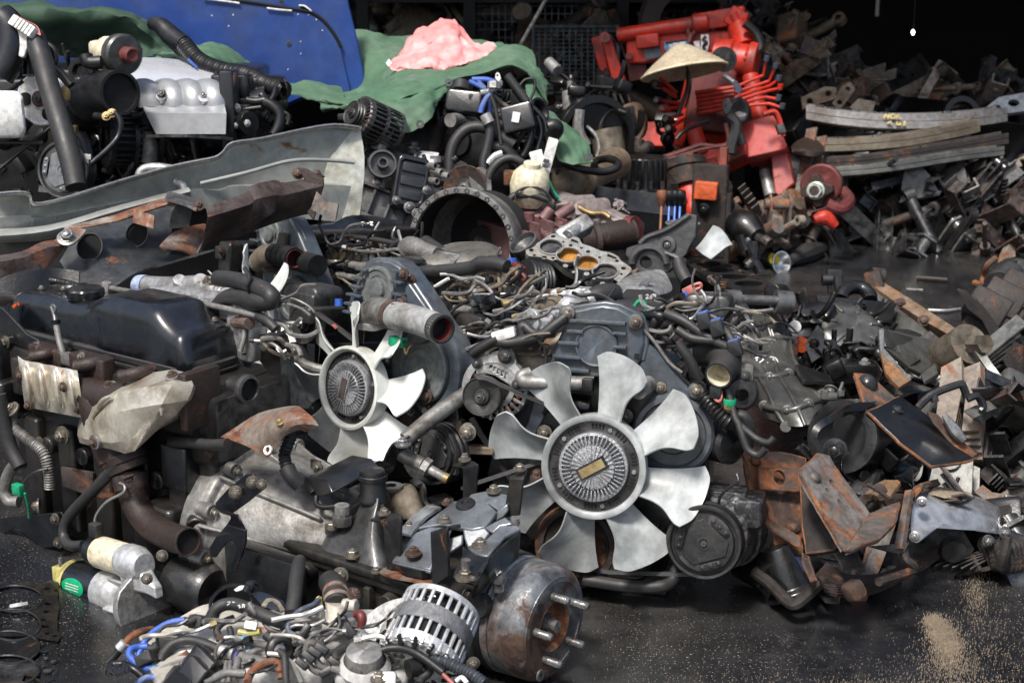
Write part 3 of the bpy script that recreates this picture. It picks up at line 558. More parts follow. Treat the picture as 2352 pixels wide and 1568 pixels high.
lump=MB().loft([crv([g1(x,y,w)for x,y,w in q],4,True)for q in([(820,700,.1),(1000,720,.06),(1230,680,.1),(1200,600,.18),(900,560,.2)],[(800,560,.1),(1000,600,.07),(1180,560,.1),(1170,480,.17),(900,460,.19)],[(820,430,.11),(960,470,.08),(1120,430,.11),(1120,380,.16),(900,400,.17)],[(880,400,.12),(960,420,.11),(1080,385,.12),(1080,370,.14),(920,385,.15)])])
G.part('mud_caked_casting',lump,m_tan,smooth=60);G.part('casting_ear',MB().lathe(g1(910,410,.09),ZA,[(.018,-.004),(.026,-.003),(.026,.004),(.012,.005),(.012,-.003)],24),m_irong)
# vertical bracket bars
def lbar(rect,tab,w,m):
 up=[[g1(x,y,w)for x,y in rect[i]]for i in range(2)]
 b=MB();wv=up[0][1]-up[0][0]
 net=[[g1(tab[0][0],tab[0][1],w+tab[2]),g1((tab[0][0]+rect[0][0][0])/2,(tab[0][1]+rect[0][0][1])/2-8,w+tab[2]*.5),up[0][0],up[0][0]*.6+up[1][0]*.4,up[1][0]],[g1(tab[1][0],tab[1][1],w+tab[2]),g1((tab[1][0]+rect[0][1][0])/2,(tab[1][1]+rect[0][1][1])/2-8,w+tab[2]*.5),up[0][1],up[0][1]*.6+up[1][1]*.4,up[1][1]]]
 b.surf(net,5,2,.007);return G.part('bracket',b,m,bev=.0012)
m_brk=mat('bracket_black_rust',(.022,.024,.027),.45,.3,(.07,.06,.05),.5,9,.3,dust=.3,rust=.22,rcol=(.16,.06,.025))
lbar((((830,760),(1000,690)),((870,1240),(1000,1130))),((700,720),(860,640),.03),-.135,m_brk)
lbar((((1290,860),(1450,800)),((1310,1370),(1460,1260))),((1300,840),(1580,760),.03),-.17,m_brk)
lbar((((1600,230),(1740,190)),((1600,560),(1720,520))),((1490,200),(1640,130),.03),.11,m_brk)
lbar((((2050,330),(2180,330)),((1990,700),(2140,680))),((2060,300),(2210,225),.03),.09,m_brk)
G.bolts([(g1(845,655,-.12),ZA,.011),(g1(1425,730,-.16),ZA,.012),(g1(1620,140,.12),ZA,.011),(g1(2150,230,.10),ZA,.011)],m_bolt,None,name='bolt')
for x,y,w in((845,640,-.12),(1620,110,.12),(2150,215,.10)):G.part('stud',MB().cyl(g1(x,y+25,w),g1(x,y-25,w),.0055,n=10),m_steel)
# pressed cross bracket
m_brs=mat('bracket_steel_worn',(.17,.185,.20),.28,.4,(.05,.05,.05),.5,7,.15,dust=.2,vary=.3,coat=.3)  # sky reflection on the sheets put into a blue-grey colour
def gp(pts,w,n,t=.008,name='bracket_plate',par=None,m=None):
 c=g1(sum(p[0]for p in pts)/len(pts),sum(p[1]for p in pts)/len(pts),w);n=V(n).normalized()
 return G.part(name,MB().plate([PP(680.6+x*.2387,1020.9+y*.2387,c,n)for x,y in pts],n,t),m or m_brs,par,bev=.003)
nU=ZA-WA*.35
cb=gp([(1165,800),(1240,745),(1430,605),(1520,535),(1840,555),(1930,640),(1815,790),(1690,815),(1600,800),(1400,765)],.02,nU,.012,'cross_bracket')
gp([(1590,575),(1680,470),(1830,440),(2030,475),(2035,560),(1960,640),(1850,560)],.10,nU,.05,'bracket_step',cb)
gp([(1930,635),(2035,560),(2040,640),(1990,700),(1915,740)],.07,nU*.5-WA+LA*.6,.01,'bracket_side',cb)
gp([(1600,805),(1690,818),(1815,793),(1860,850),(1800,930),(1650,990),(1615,900)],-.06,nU-WA*.5+LA*.3,.009,'bracket_slope',cb)
G.part('rubber_plug',MB().lathe(g1(1630,580,.06),ZA-WA*.3,[(.020,-.003),(.021,.003),(.019,.006),(.008,.007),(.006,.004),(0,.004)],24),m_rub,cb)
gp([(1640,985),(1800,925),(1890,850),(1960,780),(2130,770),(2155,800),(2000,880),(1930,965),(1835,1078),(1720,1045)],-.07,nU,.010,'bracket_foot',cb)
gp([(1810,795),(1915,735),(2010,690),(2080,760),(1960,785),(1890,850)],-.03,nU-WA*.3,.008,'bracket_web',cb)
G.bolts([(g1(1770,960,-.09),ZA,.014),(g1(1975,800,-.02),ZA,.014),(g1(1900,440,.12),ZA,.013),(g1(1090,800,-.02),ZA,.013),(g1(2095,745,.01),ZA,.010)],m_bolt,cb)
G.part('stud',MB().cyl(g1(2100,790,.0),g1(2105,700,.0),.0085,n=14),m_alud,cb)
# side rail of the bracket, dark, and its front lug
rail=[g1(x,y,w)for x,y,w in((2150,830,-.01),(2160,1080,-.03),(1900,1250,-.12),(1760,1340,-.15))]
G.part('side_rail',MB().surf([[g1(2160,830,-.02),g1(1980,980,-.08),g1(1880,1080,-.11),(g1(1790,1230,-.15))],[g1(2150,960,-.03),g1(2000,1100,-.085),g1(1900,1180,-.115),g1(1760,1320,-.15)],[g1(2140,1090,-.04),g1(2030,1180,-.09),g1(1930,1260,-.12),g1(1700,1500,-.13)]],5,3,.008),m_ironb)
lug=G.part('lug_plate',MB().surf([[g1(1600,980,-.10),g1(1590,1100,-.12),g1(1530,1210,-.145),g1(1505,1270,-.155)],[g1(1720,1050,-.11),g1(1700,1170,-.13),g1(1640,1250,-.15),g1(1600,1320,-.16)],[g1(1860,1080,-.115),g1(1810,1190,-.135),g1(1760,1280,-.155),g1(1700,1330,-.165)]],4,4,.008),m_ironb)
G.bolts([(g1(1625,1270,-.155),ZA,.016)],m_bolt,lug);G.part('stud',MB().cyl(g1(1625,1250,-.15),g1(1630,1105,-.15),.009,n=14),m_steel,lug)
# cushion mount: top plate, rubber, tray
mt=gp([(915,1118),(1040,960),(1150,840),(1290,785),(1490,795),(1450,900),(1380,1000),(1290,1205),(1200,1185)],-.10,nU-WA*.2,.009,'mount_plate')
gp([(915,1120),(1200,1187),(1290,1207),(1285,1245),(1200,1220),(912,1145)],-.155,-WA+ZA*.3,.006,'mount_lip',mt);gp([(1460,900),(1600,860),(1600,960),(1480,1040),(1400,1000)],-.05,nU-WA+LA*.5,.01,'mount_side',mt)
G.bolts([(g1(1125,1040,-.13),ZA,.014)],m_bolr,mt)
G.part('rubber_block',MB().loft([crv([g1(x,y,w)for x,y,w in q],3,True)for q in([(950,1150,-.15),(1200,1210,-.163),(1290,1200,-.12),(1100,1100,-.08)],[(1000,1230,-.15),(1210,1290,-.163),(1290,1260,-.12),(1100,1180,-.08)])]),m_rub,mt)
G.part('rusty_tray',MB().surf([[g1(800,1225,-.155),g1(930,1270,-.165),g1(1180,1320,-.175),g1(1310,1395,-.18)],[g1(850,1180,-.13),g1(960,1230,-.14),g1(1200,1280,-.15),g1(1340,1330,-.15)],[g1(950,1150,-.08),g1(1050,1180,-.08),g1(1250,1220,-.08),g1(1400,1280,-.08)]],5,3,.004),m_rust2,mt)
G.part('far_plate',MB().surf([[g1(990,860,-.05),g1(1130,700,.02),g1(1270,600,.06)],[g1(1110,890,-.05),g1(1250,720,.0),g1(1400,620,.05)]],4,3,.006),m_brs);G.bolts([(g1(1310,630,.06),ZA,.013),(g1(1450,560,.1),ZA,.010)],m_bolr)
G.part('s_bracket',strap([g1(1120,370,.13),g1(1180,340,.13),g1(1215,400,.13),g1(1220,510,.13),g1(1260,545,.13),g1(1360,510,.15),g1(1470,490,.17)],g1(1120,420,.17)-g1(1190,470,.10),.007),m_ironb)
for x,y,w,r in((440,700,-.10,.02),(340,790,-.10,.014)):G.part('boss',MB().cyl(g1(x,y+60,w),g1(x,y-20,w),r,n=18),m_irong);
G.part('sensor_switch',MB().cyl(g1(440,740,-.10),g1(440,640,-.10),.014,n=6).cyl(g1(440,660,-.10),g1(440,580,-.10),.015,n=16),m_alud)
G.bolts([(g1(340,790,-.112),ZA,.012),(g1(540,1060,-.13),ZA,.014),(g1(425,1255,-.17),-WA+LA*.5,.014),(g1(770,1215,-.15),ZA,.009),(g1(1700,1290,-.16),ZA,.006)],m_bolt)
# magnetic box with cable above the bell housing (black, angled lid)
BX=Th('relay_box','black faceted plastic box with plug lying on the silver bell housing','box',g1(400,420,.05))
u3=[g1(x,y,w)for x,y,w in((100,310,-.06),(290,350,-.10),(340,470,-.11),(200,500,-.08),(150,430,-.06))];v3=[g1(x,y,w)for x,y,w in((540,95,.05),(730,130,.02),(800,210,.0),(700,290,.0),(560,200,.04))]
BX.part('lid',MB().loft([u3,v3]),m_blk,bev=.003);BX.part('rear_plate',MB().plate([g1(x,y,.03)for x,y in((330,475),(500,410),(700,320),(860,210),(920,190),(800,150),(500,300))],-WA+ZA,.004),m_blk)
BX.part('plug',MB().loft([[g1(x,y,w)for x,y,w in((10,350,-.06),(110,310,-.05),(170,440,-.07),(110,490,-.08))],[g1(x,y,w)for x,y,w in((60,300,-.0),(150,310,-.0),(230,420,-.02),(150,480,-.03))]]),m_blk,bev=.002)
BX.tube('wire',[g1(190,500,-.08),g1(195,570,-.09),g1(260,600,-.09),g1(380,590,-.08),g1(440,560,-.07)],.006,m_rub);BX.part('lug',MB().rbox(g1(190,205,.03),AX,.014,.004,.014,.5,.2),m_blk);BX.bolts([(g1(205,215,.02),-WA,.012)],m_bolt)
BX.part('corrugated_hose',MB().corr([a1(2120,1400,-.06),a1(2030,1400,-.08),a1(1990,1480,-.10),a2(1960,0,-.11),a2(1980,90,-.12)],.0125,.0075),m_rubg);BX.tube('hose_end',[a2(1975,80,-.12),a2(2010,150,-.12),a2(2060,200,-.11)],.017,m_rubg)
# propeller of pipes between: long steel stay with black foot
# brake drum
b=MB().lathe(FA(0,0,0),LA,[(.03,-.118),(.113,-.116),(.1185,-.113),(.1195,-.108),(.1195,-.099),(.116,-.097),(.10,-.097)],64);bp_=G.part('backing_plate',b,m_rub)
m_drum=mat('worn_drum_steel',(.20,.21,.22),.34,.4,(.05,.05,.05),.6,6,.4,rust=.5,rs=5,rcol=(.055,.032,.022),vary=.6)
b=MB().lathe(FA(0,0,0),LA,[(.10,-.096),(.1165,-.096),(.1175,-.094),(.1175,-.082),(.1165,-.080),(.1135,-.080),(.1135,-.0775),(.1155,-.0775),(.1160,-.075),(.1160,-.055),(.1155,-.053),(.1145,-.052),(.1145,-.050),(.1155,-.049),(.1145,-.020),(.112,-.012),(.105,-.004),(.099,-.0015),(.0985,.0),(.088,.0005),(.0875,-.001),(.064,-.003),(.052,-.003),(.048,-.006),(.046,-.03),(0,-.031)],72)
dr=G.part('brake_drum',b,m_drum,smooth=28)
G.part('hub_ring',MB().lathe(FA(0,0,0),LA,[(.0455,-.029),(.0462,-.007),(.052,-.0022),(.0515,-.0015),(.045,-.006),(.040,-.026),(.030,-.0285),(0,-.029)],40),m_rust,dr)
G.part('output_nut',MB().cyl(FA(-.029,0,0),FA(-.008,0,0),.020,.016,n=6).cyl(FA(-.01,0,0),FA(.006,0,0),.012,n=16).lathe(FA(-.028,0,0),LA,[(.026,0),(.026,.004),(.02,.006)],20),m_steel,dr)
for k in range(5):
 t_=R(25+72*k);o=FA(-.003,.066*math.cos(t_),.066*math.sin(t_));s_=MB().lathe(o,LA,[(.0085,-.004),(.0085,.010)]+[(.0075+.0007*(j%2),.010+.0016*j)for j in range(18)]+[(.005,.041),(0,.0415)],14);G.part('wheel_stud',s_,m_steel,dr)
G.part('washer',MB().lathe(FA(.0005,-.052,-.082),LA,[(.004,.0),(.012,.0),(.012,.003),(.004,.003)],18),m_steel,dr)
G.bolts([(FA(-.15,-.085,.055),LA,.012),(FA(-.10,-.13,-.055),LA-WA,.011),(FA(-.16,-.10,-.09),-WA,.011)],m_bolt)
G.part('brake_anchor',MB().rbox(FA(-.15,-.03,.125),AX,.025,.03,.03,.3,.2),m_dark,bp_,bev=.003);G.part('peg',MB().cyl(g1(1945,1400,-.10),g1(1945,1220,-.10),.011,n=16).lathe(g1(1945,1225,-.10),ZA,[(.014,-.02),(.0155,-.018),(.0155,.0),(.013,.004),(0,.004)],18),m_steel)
# ================================================================ shared builders for engine fronts
def fan(th,F,Rt,Rr,phase,nb,m,tilt=.032,name='cooling_fan',clutch=True,sgn=1):
 par=None
 o=MB().lathe(F.o,F.e[2],[(Rr*.86,.004),(Rr*.87,.012),(Rr*.93,.016),(Rr*.99,.014),(Rr*1.0,.008),(Rr*.985,-.025),(Rr*.93,-.025),(Rr*.88,-.012),(Rr*.86,-.010)],64,up=F.e[1])
 par=th.part(name,o,m,smooth=50)
 for k in range(nb):
  th0=R(phase+360*k/nb);net=[]
  for i in range(9):
   q=i/8;row=[]
   for j in range(7):
    s=j/6;a=th0+R(14*(1-q)+12*q-s*(29-5*math.sin(math.pi*min(1,q*1.2))+3*q)+4*q*q)*1.0
    rt=Rt*(1-.07*s*s-.02*(1-s)**3*(1 if j else 1));
    rt*=1-.045*max(0,(abs(2*s-1)-.55)/.45)**2.2
    r=Rr*.95+(rt-Rr*.95)*q;z=sgn*tilt*(.5-s)*(.55+.6*q)*2-.006+.012*math.sin(math.pi*s)*sgn
    row.append(F(r*math.cos(a),r*math.sin(a),z))
   net.append(row)
  th.part('blade',MB().surf(net,3,3,.0035),m,par,smooth=60)
 if not clutch:return par
 th.part('fan_plate',MB().lathe(F.o,F.e[2],[(Rr*.87,.003),(Rr*.86,.001),(Rr*.62,.001),(0,.001)],48),m_irong,par)
 sl=MB();sb=MB()
 for k in range(10):
  a=R(phase+36*k+10);
  for q in(-.13,-.045,.045,.13):
   c,s=math.cos(a+q),math.sin(a+q);e=(F.e[0]*c+F.e[1]*s,F.e[1]*c-F.e[0]*s,F.e[2])
   sl.rbox(F(c*Rr*.765,s*Rr*.765,.0015),e,Rr*.05,Rr*.022,.0012,.9,.2)
  if k%2:sb.cyl(F(math.cos(a+.31)*Rr*.76,math.sin(a+.31)*Rr*.76,.0),F(math.cos(a+.31)*Rr*.76,math.sin(a+.31)*Rr*.76,.006),Rr*.04,n=12)
 th.part('slot_shade',sl,m_black,par);th.part('rivets',sb,m_alud,par)  # black boxes painted for the dark of the plate openings
 c=MB().lathe(F.o,F.e[2],[(Rr*.66,.001),(Rr*.665,.010),(Rr*.65,.014),(Rr*.60,.015),(Rr*.585,.008),(Rr*.44,.008),(Rr*.43,.018),(Rr*.40,.022),(0,.025)],56,up=F.e[1])
 for k in range(44):
  a=2*math.pi*k/44;cc,s=math.cos(a),math.sin(a);e=(F.e[0]*cc+F.e[1]*s,F.e[1]*cc-F.e[0]*s,F.e[2])
  c.rbox(F(cc*Rr*.515,s*Rr*.515,.013),e,Rr*.085,Rr*.012,.0085,.3,.2)
 for k in range(28):
  a=2*math.pi*k/28+.1;cc,s=math.cos(a),math.sin(a);e=(F.e[0]*cc+F.e[1]*s,F.e[1]*cc-F.e[0]*s,F.e[2])
  c.box(F(cc*Rr*.30,s*Rr*.30,.024),Rr*.24,Rr*.012,.005,e)
 cl=th.part('viscous_clutch',c,m_clutch,par)
 e=basis(F.e[2],F.e[1],32 if m is m_white else 78)
 th.part('bimetal_strip',MB().box(F(0,0,.028),Rr*.50,Rr*.17,.004,e),m_brass if m is m_white else m_rusty,cl)
 th.part('strip_seat',MB().box(F(0,0,.026),Rr*.60,Rr*.25,.004,e),m_dark if m is m_white else m_alud,cl)
 return par
m_clutch=mat('clutch_aluminium',(.40,.41,.42),.4,.6,(.16,.16,.16),.5,30,.8,bs=240)
m_clutch2=mat('dull_clutch_metal',(.12,.12,.115),.5,.5,(.05,.05,.048),.5,20,.5)
def alternator(th,o,ax,r,L,m,up=(0,0,1),pulley=0,par=None,name='alternator'):
 x,y,z=basis(ax,up);o=V(o)
 b=MB().lathe(o,z,[(r*.45,.002),(r*.48,.006),(r*.62,.006),(r*.62,.0),(r*.58,-.004)],32).lathe(o,z,[(r*.9,0),(r*.98,-.004),(r,-.012),(r*1.0,-.02),(r*.93,-.02),(r*.88,-.006),(r*.9,0)],40)
 b.lathe(o,z,[(r*.93,-L*.45),(r,-L*.45),(r,-L*.53),(r*.93,-L*.53)],40).lathe(o,z,[(r*.9,-L),(r,-L*.97),(r,-L*.88),(r*.92,-L*.88)],40)
 for k in range(26):
  a=2*math.pi*k/26;c,s=math.cos(a),math.sin(a);rad=x*c+y*s;tn=y*c-x*s
  b.rbox(o+rad*r*.76-z*.001,(rad,tn,z),r*.17,r*.042,.003,.5,.2);b.rbox(o+rad*r*.965-z*(L*.24),(rad,tn,z),.003,r*.042,L*.24,.4,.2)
  b.rbox(o+rad*r*.965-z*(L*.72),(rad,tn,z),.003,r*.042,L*.2,.4,.2)
 a=th.part(name,b,m,par)
 th.part('winding',MB().lathe(o,z,[(0,-.01),(r*.55,-.01),(r*.88,-.014),(r*.9,-L*.4),(r*.5,-L*.95),(0,-L*.95)],28),m_black,a)
 w_=MB()
 for k in range(26):
  t=2*math.pi*(k+.5)/26;q=o+(x*math.cos(t)+y*math.sin(t))*r*.74-z*.008;w_.rbox(q,(x*math.cos(t)+y*math.sin(t),y*math.cos(t)-x*math.sin(t),z),r*.07,r*.03,.004,.8,.3)
 th.part('copper',w_,m_cop,a)
 if pulley:pulley_(th,o+z*.03,z,pulley,a)
 return a
def pulley_(th,o,z,r,par=None,m=None,grooves=2,w=.026,name='pulley'):
 prof=[(r*.3,-w)]
 for g in range(grooves):prof+=[(r,-w+w*g/grooves),(r,-w+w*(g+.1)/grooves),(r*.84,-w+w*(g+.5)/grooves),(r,-w+w*(g+.9)/grooves)]
 prof+=[(r,0),(r*.96,.002),(r*.9,-.001),(r*.5,-.004),(r*.42,-.006),(r*.40,.0),(r*.36,.002),(0,.002)]
 p=th.part(name,MB().lathe(o,z,prof,48),m or m_steelb,par,smooth=30)
 th.part('nut',MB().cyl(o+z*.0,o+z*.012,r*.26,r*.25,n=6).lathe(o,z,[(r*.14,.012),(r*.14,.017),(r*.08,.018),(.0001,.014)],14),m_steelb,p)
 return p
m_steelb=mat('dark_pulley_steel',(.085,.085,.083),.42,.55,(.035,.033,.03),.5,12,.3,dust=.1)
def clutch_disc(th,o,z,r,up=(0,0,1),m=None,mp=None,L=.05):
 x,y,z=basis(z,up,20);o=V(o);m=m or m_dclt
 p=th.part('clutch_pulley',MB().lathe(o,z,[(r*.4,-L),(r*.98,-L),(r*.98,-L*.85),(r*.88,-L*.75),(r*.98,-L*.65),(r*.98,-L*.5),(r*.88,-L*.4),(r*1.0,-L*.28),(r*1.0,-.004),(r*.97,0),(r*.90,-.001),(r*.885,-.010),(r*.80,-.010),(r*.79,-.001),(r*.775,.001),(0,.001)],56),m,smooth=30)
 if mp is None:mp=m
 tri=[]
 for k in range(3):
  for da in(-17,17):a=R(90+120*k+da);tri.append(o+(x*math.cos(a)+y*math.sin(a))*r*.66+z*.005)
 th.part('clutch_plate',MB().plate(tri,z,.003),mp,p,bev=.001)
 for k in range(3):
  a=R(30+120*k);q=o+(x*math.cos(a)+y*math.sin(a))*r*.62+z*.007;e=(y*math.cos(a)-x*math.sin(a),x*math.cos(a)+y*math.sin(a),z)
  th.part('leaf_spring',MB().rbox(q,e,r*.30,r*.09,.0012,.9,.2),mp,p)
  for s_ in(-.22,.22,0):th.part('rivet',MB().lathe(q+e[0]*s_*r,z,[(r*.06,0),(r*.06,.002),(r*.04,.0035),(0,.004)],12),mp,p)
 th.part('shaft_nut',MB().lathe(o+z*.004,z,[(r*.17,0),(r*.17,.004),(r*.13,.004),(r*.12,.0),(r*.08,.0)],20).cyl(o+z*.003,o+z*.010,r*.08,n=6),mp,p)
 return p
m_dclt=mat('dark_clutch_steel',(.045,.045,.045),.45,.4,(.075,.072,.068),.4,14,.3)
def belt(th,F,pts,w=.012,t=.006,z=0,sub=1,m=None,par=None):
 c=[F(a,b_,z+dz)if False else V(p)for p in pts for a,b_,dz in[(0,0,0)]]
 c=crv(c,sub);rings=[]
 for i in range(len(c)):
  d=(c[min(i+1,len(c)-1)]-c[max(i-1,0)]).normalized();n=F.e[2];s=d.cross(n).normalized()
  rings.append([c[i]+s*t/2+n*w/2,c[i]-s*t/2+n*w/2*.7,c[i]-s*t/2-n*w/2*.7,c[i]+s*t/2-n*w/2])
 return th.part('drive_belt',MB().loft(rings),m or m_rubg,par)
 # ================================================================ right fan engine
nC=nrm(-14,9);xC,yC,_=basis(nC);FC=Fr(P(1365,1070,2.98),xC,yC,nC);AC=(xC,yC,nC)
def c1(x,y,z):return FC.px(784+x/3,522.667+y/3,2,z)
def c2(x,y,z):return FC.px(1568+x/3,522.667+y/3,2,z)
def cD(x,y,z):return FC.px(x,y,2,z)
def cz(x,y,z):return FC.px(1123+x*.3472,782.7+y*.3472,2,z)
C=Th('fan_engine','diesel engine with the large eight-bladed white fan facing the open asphalt','engine',V((FC.o.x,FC.o.y+.35,0)))
fan(C,FC,.245,.113,77,8,m_white,sgn=-1)
bk=MB()
def body(b,F,pts,hx,hy):b.loft([MB().rring(F(a,c,z),F.e[0],F.e[1],hx*k,hy*k,.3)for a,c,z,k in pts])
body(bk,FC,[(0,.03,-.10,.9),(0,.03,-.12,1),(0,.03,-.60,1),(0,.03,-.62,.9)],.14,.20);bk.rbox(FC(-.02,-.2,-.35),AC,.13,.07,.25,.3,.15)
bk.rbox(FC(.16,-.02,-.25),AC,.06,.09,.12,.3,.2)
C.part('engine_block',bk,m_ironb,bev=.005)
C.part('oil_pan',MB().rbox(FC(.03,-.28,-.36),AC,.12,.03,.22,.3,.2),m_dark)
# timing cover: upper plate with ribs and disc
up=[(1254,852),(1266,816),(1280,783),(1294,753),(1297,722),(1312,712),(1334,709),(1358,703),(1384,699),(1417,704),(1444,719),(1468,733),(1478,756),(1480,790),(1474,820),(1462,842),(1466,865),(1352,868)]
tc=C.part('timing_cover',MB().plate([cD(x,y,-.065)for x,y in up],nC,.055),m_tcover,bev=.006)
C.part('cover_edge',MB().plate([cD(x,y,-.072)for x,y in[(1300,715),(1315,703),(1358,695),(1390,691),(1425,697),(1452,711),(1480,727),(1490,756),(1490,795),(1482,830),(1300,830)]],nC,.04),m_tcover,tc,bev=.004)
for k,(y0,xl,xr)in enumerate(((640,1575,1960),(705,1560,1670),(785,1500,1640),(880,1460,1650),(968,1420,1710))):
 C.part('rib',MB().rbox((c1(xl,y0,-.058)+c1(xr,y0+18,-.058))/2,AC,(c1(xr,y0,-.06)-c1(xl,y0,-.06)).length/2,.0035,.010,.4,.2),m_tcover,tc)
for y0 in(728,822,910):C.part('rib',MB().rbox(c1(1920,y0,-.058),AC,.014,.003,.010,.4,.2),m_tcover,tc)
C.part('round_cap',MB().lathe(c1(1760,810,-.062),nC,[(.047,-.02),(.046,.008),(.044,.011),(.041,.010),(.040,.007),(0,.007)],48),m_tcover,tc,smooth=30)
C.part('window',MB().box(c1(2035,885,-.064),.010,.011,.003,AC),m_black,tc)  # black patch for the dark opening in the cover
lo=[(1478,760),(1490,790),(1517,806),(1551,850),(1580,890),(1600,905),(1618,930),(1634,965),(1639,1000),(1630,1035),(1600,1062),(1560,1072),(1515,1062),(1478,1030),(1462,990),(1468,945),(1490,912),(1506,900),(1490,875),(1464,868),(1462,842),(1474,820)]
lc=C.part('lower_timing_cover',MB().plate([cD(x,y,-.075)for x,y in lo],nC,.05),m_tcover,bev=.006)
C.part('pump_boss',MB().lathe(cz(1222,610,-.07),nC,[(.088,-.01),(.088,.010),(.082,.018),(.072,.019),(.068,.012),(.045,.012),(.04,.017),(0,.017)],48),m_tcover,lc,smooth=30)
C.bolts([(c1(1560,590,-.05),nC,.012),(c1(2030,650,-.05),nC,.012),(c2(95,1120,-.045),nC,.012),(c1(2200,1100,-.06),nC,.010),(c1(1400,1410,-.08),nC,.014),(c1(1960,1300,-.08),nC,.014),(c1(1420,1480,-.08),nC,.012)],m_bolt,tc)
for q in(c1(1560,590,-.066),c1(2030,650,-.066),c2(95,1120,-.06)):C.part('cover_lug',MB().lathe(q,nC,[(.018,-.03),(.018,.01),(.014,.014),(0,.014)],20),m_tcover,tc)
edge=[c1(1990,585,-.09),c1(2090,720,-.09),c1(2200,850,-.09),c1(2320,1010,-.09),c2(60,1090,-.09)]
C.tube('cover_gasket',edge,.006,m_rubg,tc);C.tube('sensor_pipe',[c1(2080,700,-.07),c1(2160,790,-.07),c1(2260,930,-.07),c1(2350,1000,-.06)],.004,m_hose)
# pipe across under the cover
C.tube('water_pipe',[c1(1240,1040,-.03),c1(1270,1060,-.03),c1(1340,1065,-.035),c1(1500,1070,-.04),c1(1740,1075,-.05)],.016,m_alud,n=14)
C.part('pipe_elbow',MB().tube([c1(1300,1000,-.04),c1(1240,1020,-.03),c1(1250,1055,-.03),c1(1300,1065,-.035)],.013,n=12),m_alud)
C.part('pipe_stub',MB().cyl(c1(2115,1075,-.06),c1(2045,1125,-.0),.018,n=24).lathe(c1(2045,1125,-.0),nC-xC*.3,[(.018,-.003),(.016,.002),(0,.003)],24),m_alud)
C.part('pipe_clamp',MB().rbox(c1(1700,1080,-.035),AC,.012,.014,.012,.3,.2),m_rub)
C.part('thermostat_body',MB().tube([c1(1560,1215,-.09),c1(1640,1230,-.09),c1(1720,1240,-.09)],[.028,.03,.026],n=16),m_dark)
C.part('front_bracket',MB().plate([c1(x,y,-.085)for x,y in((1320,1200),(1420,1190),(1400,1300),(1330,1440),(1240,1450),(1290,1330))],nC,.012),m_tcover,bev=.003)
C.part('engine_front_plate',MB().plate([c1(x,y,-.095)for x,y in((1180,1000),(2100,1050),(2350,1500),(2300,2100),(1300,2150),(1000,1700))],nC,.02),m_ironb,bev=.003)
# crank pulley
cp=c1(1620,2190,-.075);pulley_(C,cp,nC,.094,None,m_rustd,2,.04,'crank_pulley')
for r_ in(.07,):C.part('damper_ring',MB().lathe(cp+nC*.002,nC,[(r_,-.006),(r_+.004,.003),(r_+.016,.003),(r_+.018,-.006)],48),m_rusty)
C.part('hub_pulley',MB().lathe(cz(320,890,-.06),nC,[(.03,-.02),(.05,-.018),(.05,-.002),(.044,.0),(.03,.002),(0,.002)],32),m_dark);C.bolts([(cz(320,905,-.055),nC,.014),(cz(320,870,-.055),nC,.013)],m_bolr)
# alternator on its bracket
AL=c1(1010,1060,-.075);al=alternator(C,c1(1060,1100,-.05),nC,.073,.12,m_alu,up=FC.e[1])
pulley_(C,c1(965,1165,-.005),nC,.043,al,m_steelb,1,.03)
tri=[c1(x,y,-.04)for x,y in((920,940),(1000,880),(1090,840),(1140,825),(1190,850),(1205,930),(1215,1060),(1200,1110),(1160,1085),(1060,1020),(980,1000),(930,1010))]
hl=[]
for k in range(5):
 a0=c1(1035+26*k,945+13*k,-.04);a1_=c1(1025+26*k,975+16*k,-.04);s_=xC*.003;hl.append([a0-s_,a0+s_,a1_+s_,a1_-s_])
C.part('end_bracket',MB().plate(tri,nC,.010,hl),m_alu,al,bev=.001);C.part('ring_arc',MB().lathe(c1(1060,1100,-.052),nC,[(.056,.0),(.056,.014),(.072,.012),(.074,-.004)],40,20,185,up=FC.e[1]),m_alu,al)
C.bolts([(c1(1135,880,-.035),nC,.016),(c1(935,935,-.035),nC,.010),(c1(1210,1080,-.035),nC,.010)],m_steelb,al)
net=[[c1(1180,820,-.10),c1(1300,790,-.10),c1(1410,760,-.10),c1(1530,730,-.10)],[c1(1170,850,-.08),c1(1300,830,-.08),c1(1400,815,-.08),c1(1500,800,-.09)],[c1(1200,880,-.055),c1(1290,885,-.055),c1(1390,885,-.06),c1(1470,880,-.075)]]
m_olive=mat('olive_stained_steel',(.13,.105,.07),.5,.35,(.06,.05,.04),.5,7,.3,rust=.15)
br=C.part('support_bracket',MB().surf(net,4,4,.008),m_olive,smooth=50)
C.part('bracket_web',MB().plate([c1(x,y,-.075)for x,y in((1200,885),(1400,890),(1460,885),(1420,960),(1360,1010),(1280,990))],nC,.008),m_olive,br);C.part('bracket_hole',MB().lathe(c1(1405,840,-.058),nC,[(.009,-.004),(.014,-.002),(.014,.003),(.010,.003),(.009,-.004)],20),m_bolr,br)
belt(C,FC,[c1(940,1030,.0),c1(1010,1040,.0),c1(1270,1160,-.02),c1(1560,1270,-.06),c1(1760,1310,-.07)],.012,.007)
belt(C,FC,[c1(900,1310,-.01),c1(960,1420,-.03),c1(1060,1570,-.06),c1(1290,1900,-.085)],.014,.010)
belt(C,FC,[cD(1180,1260,-.07),cD(1240,1285,-.07),cD(1400,1312,-.07),cD(1600,1318,-.05)],.016,.008);belt(C,FC,[cD(1060,1120,-.03),cD(1150,1090,-.03),cD(1270,1050,-.06)],.014,.008)
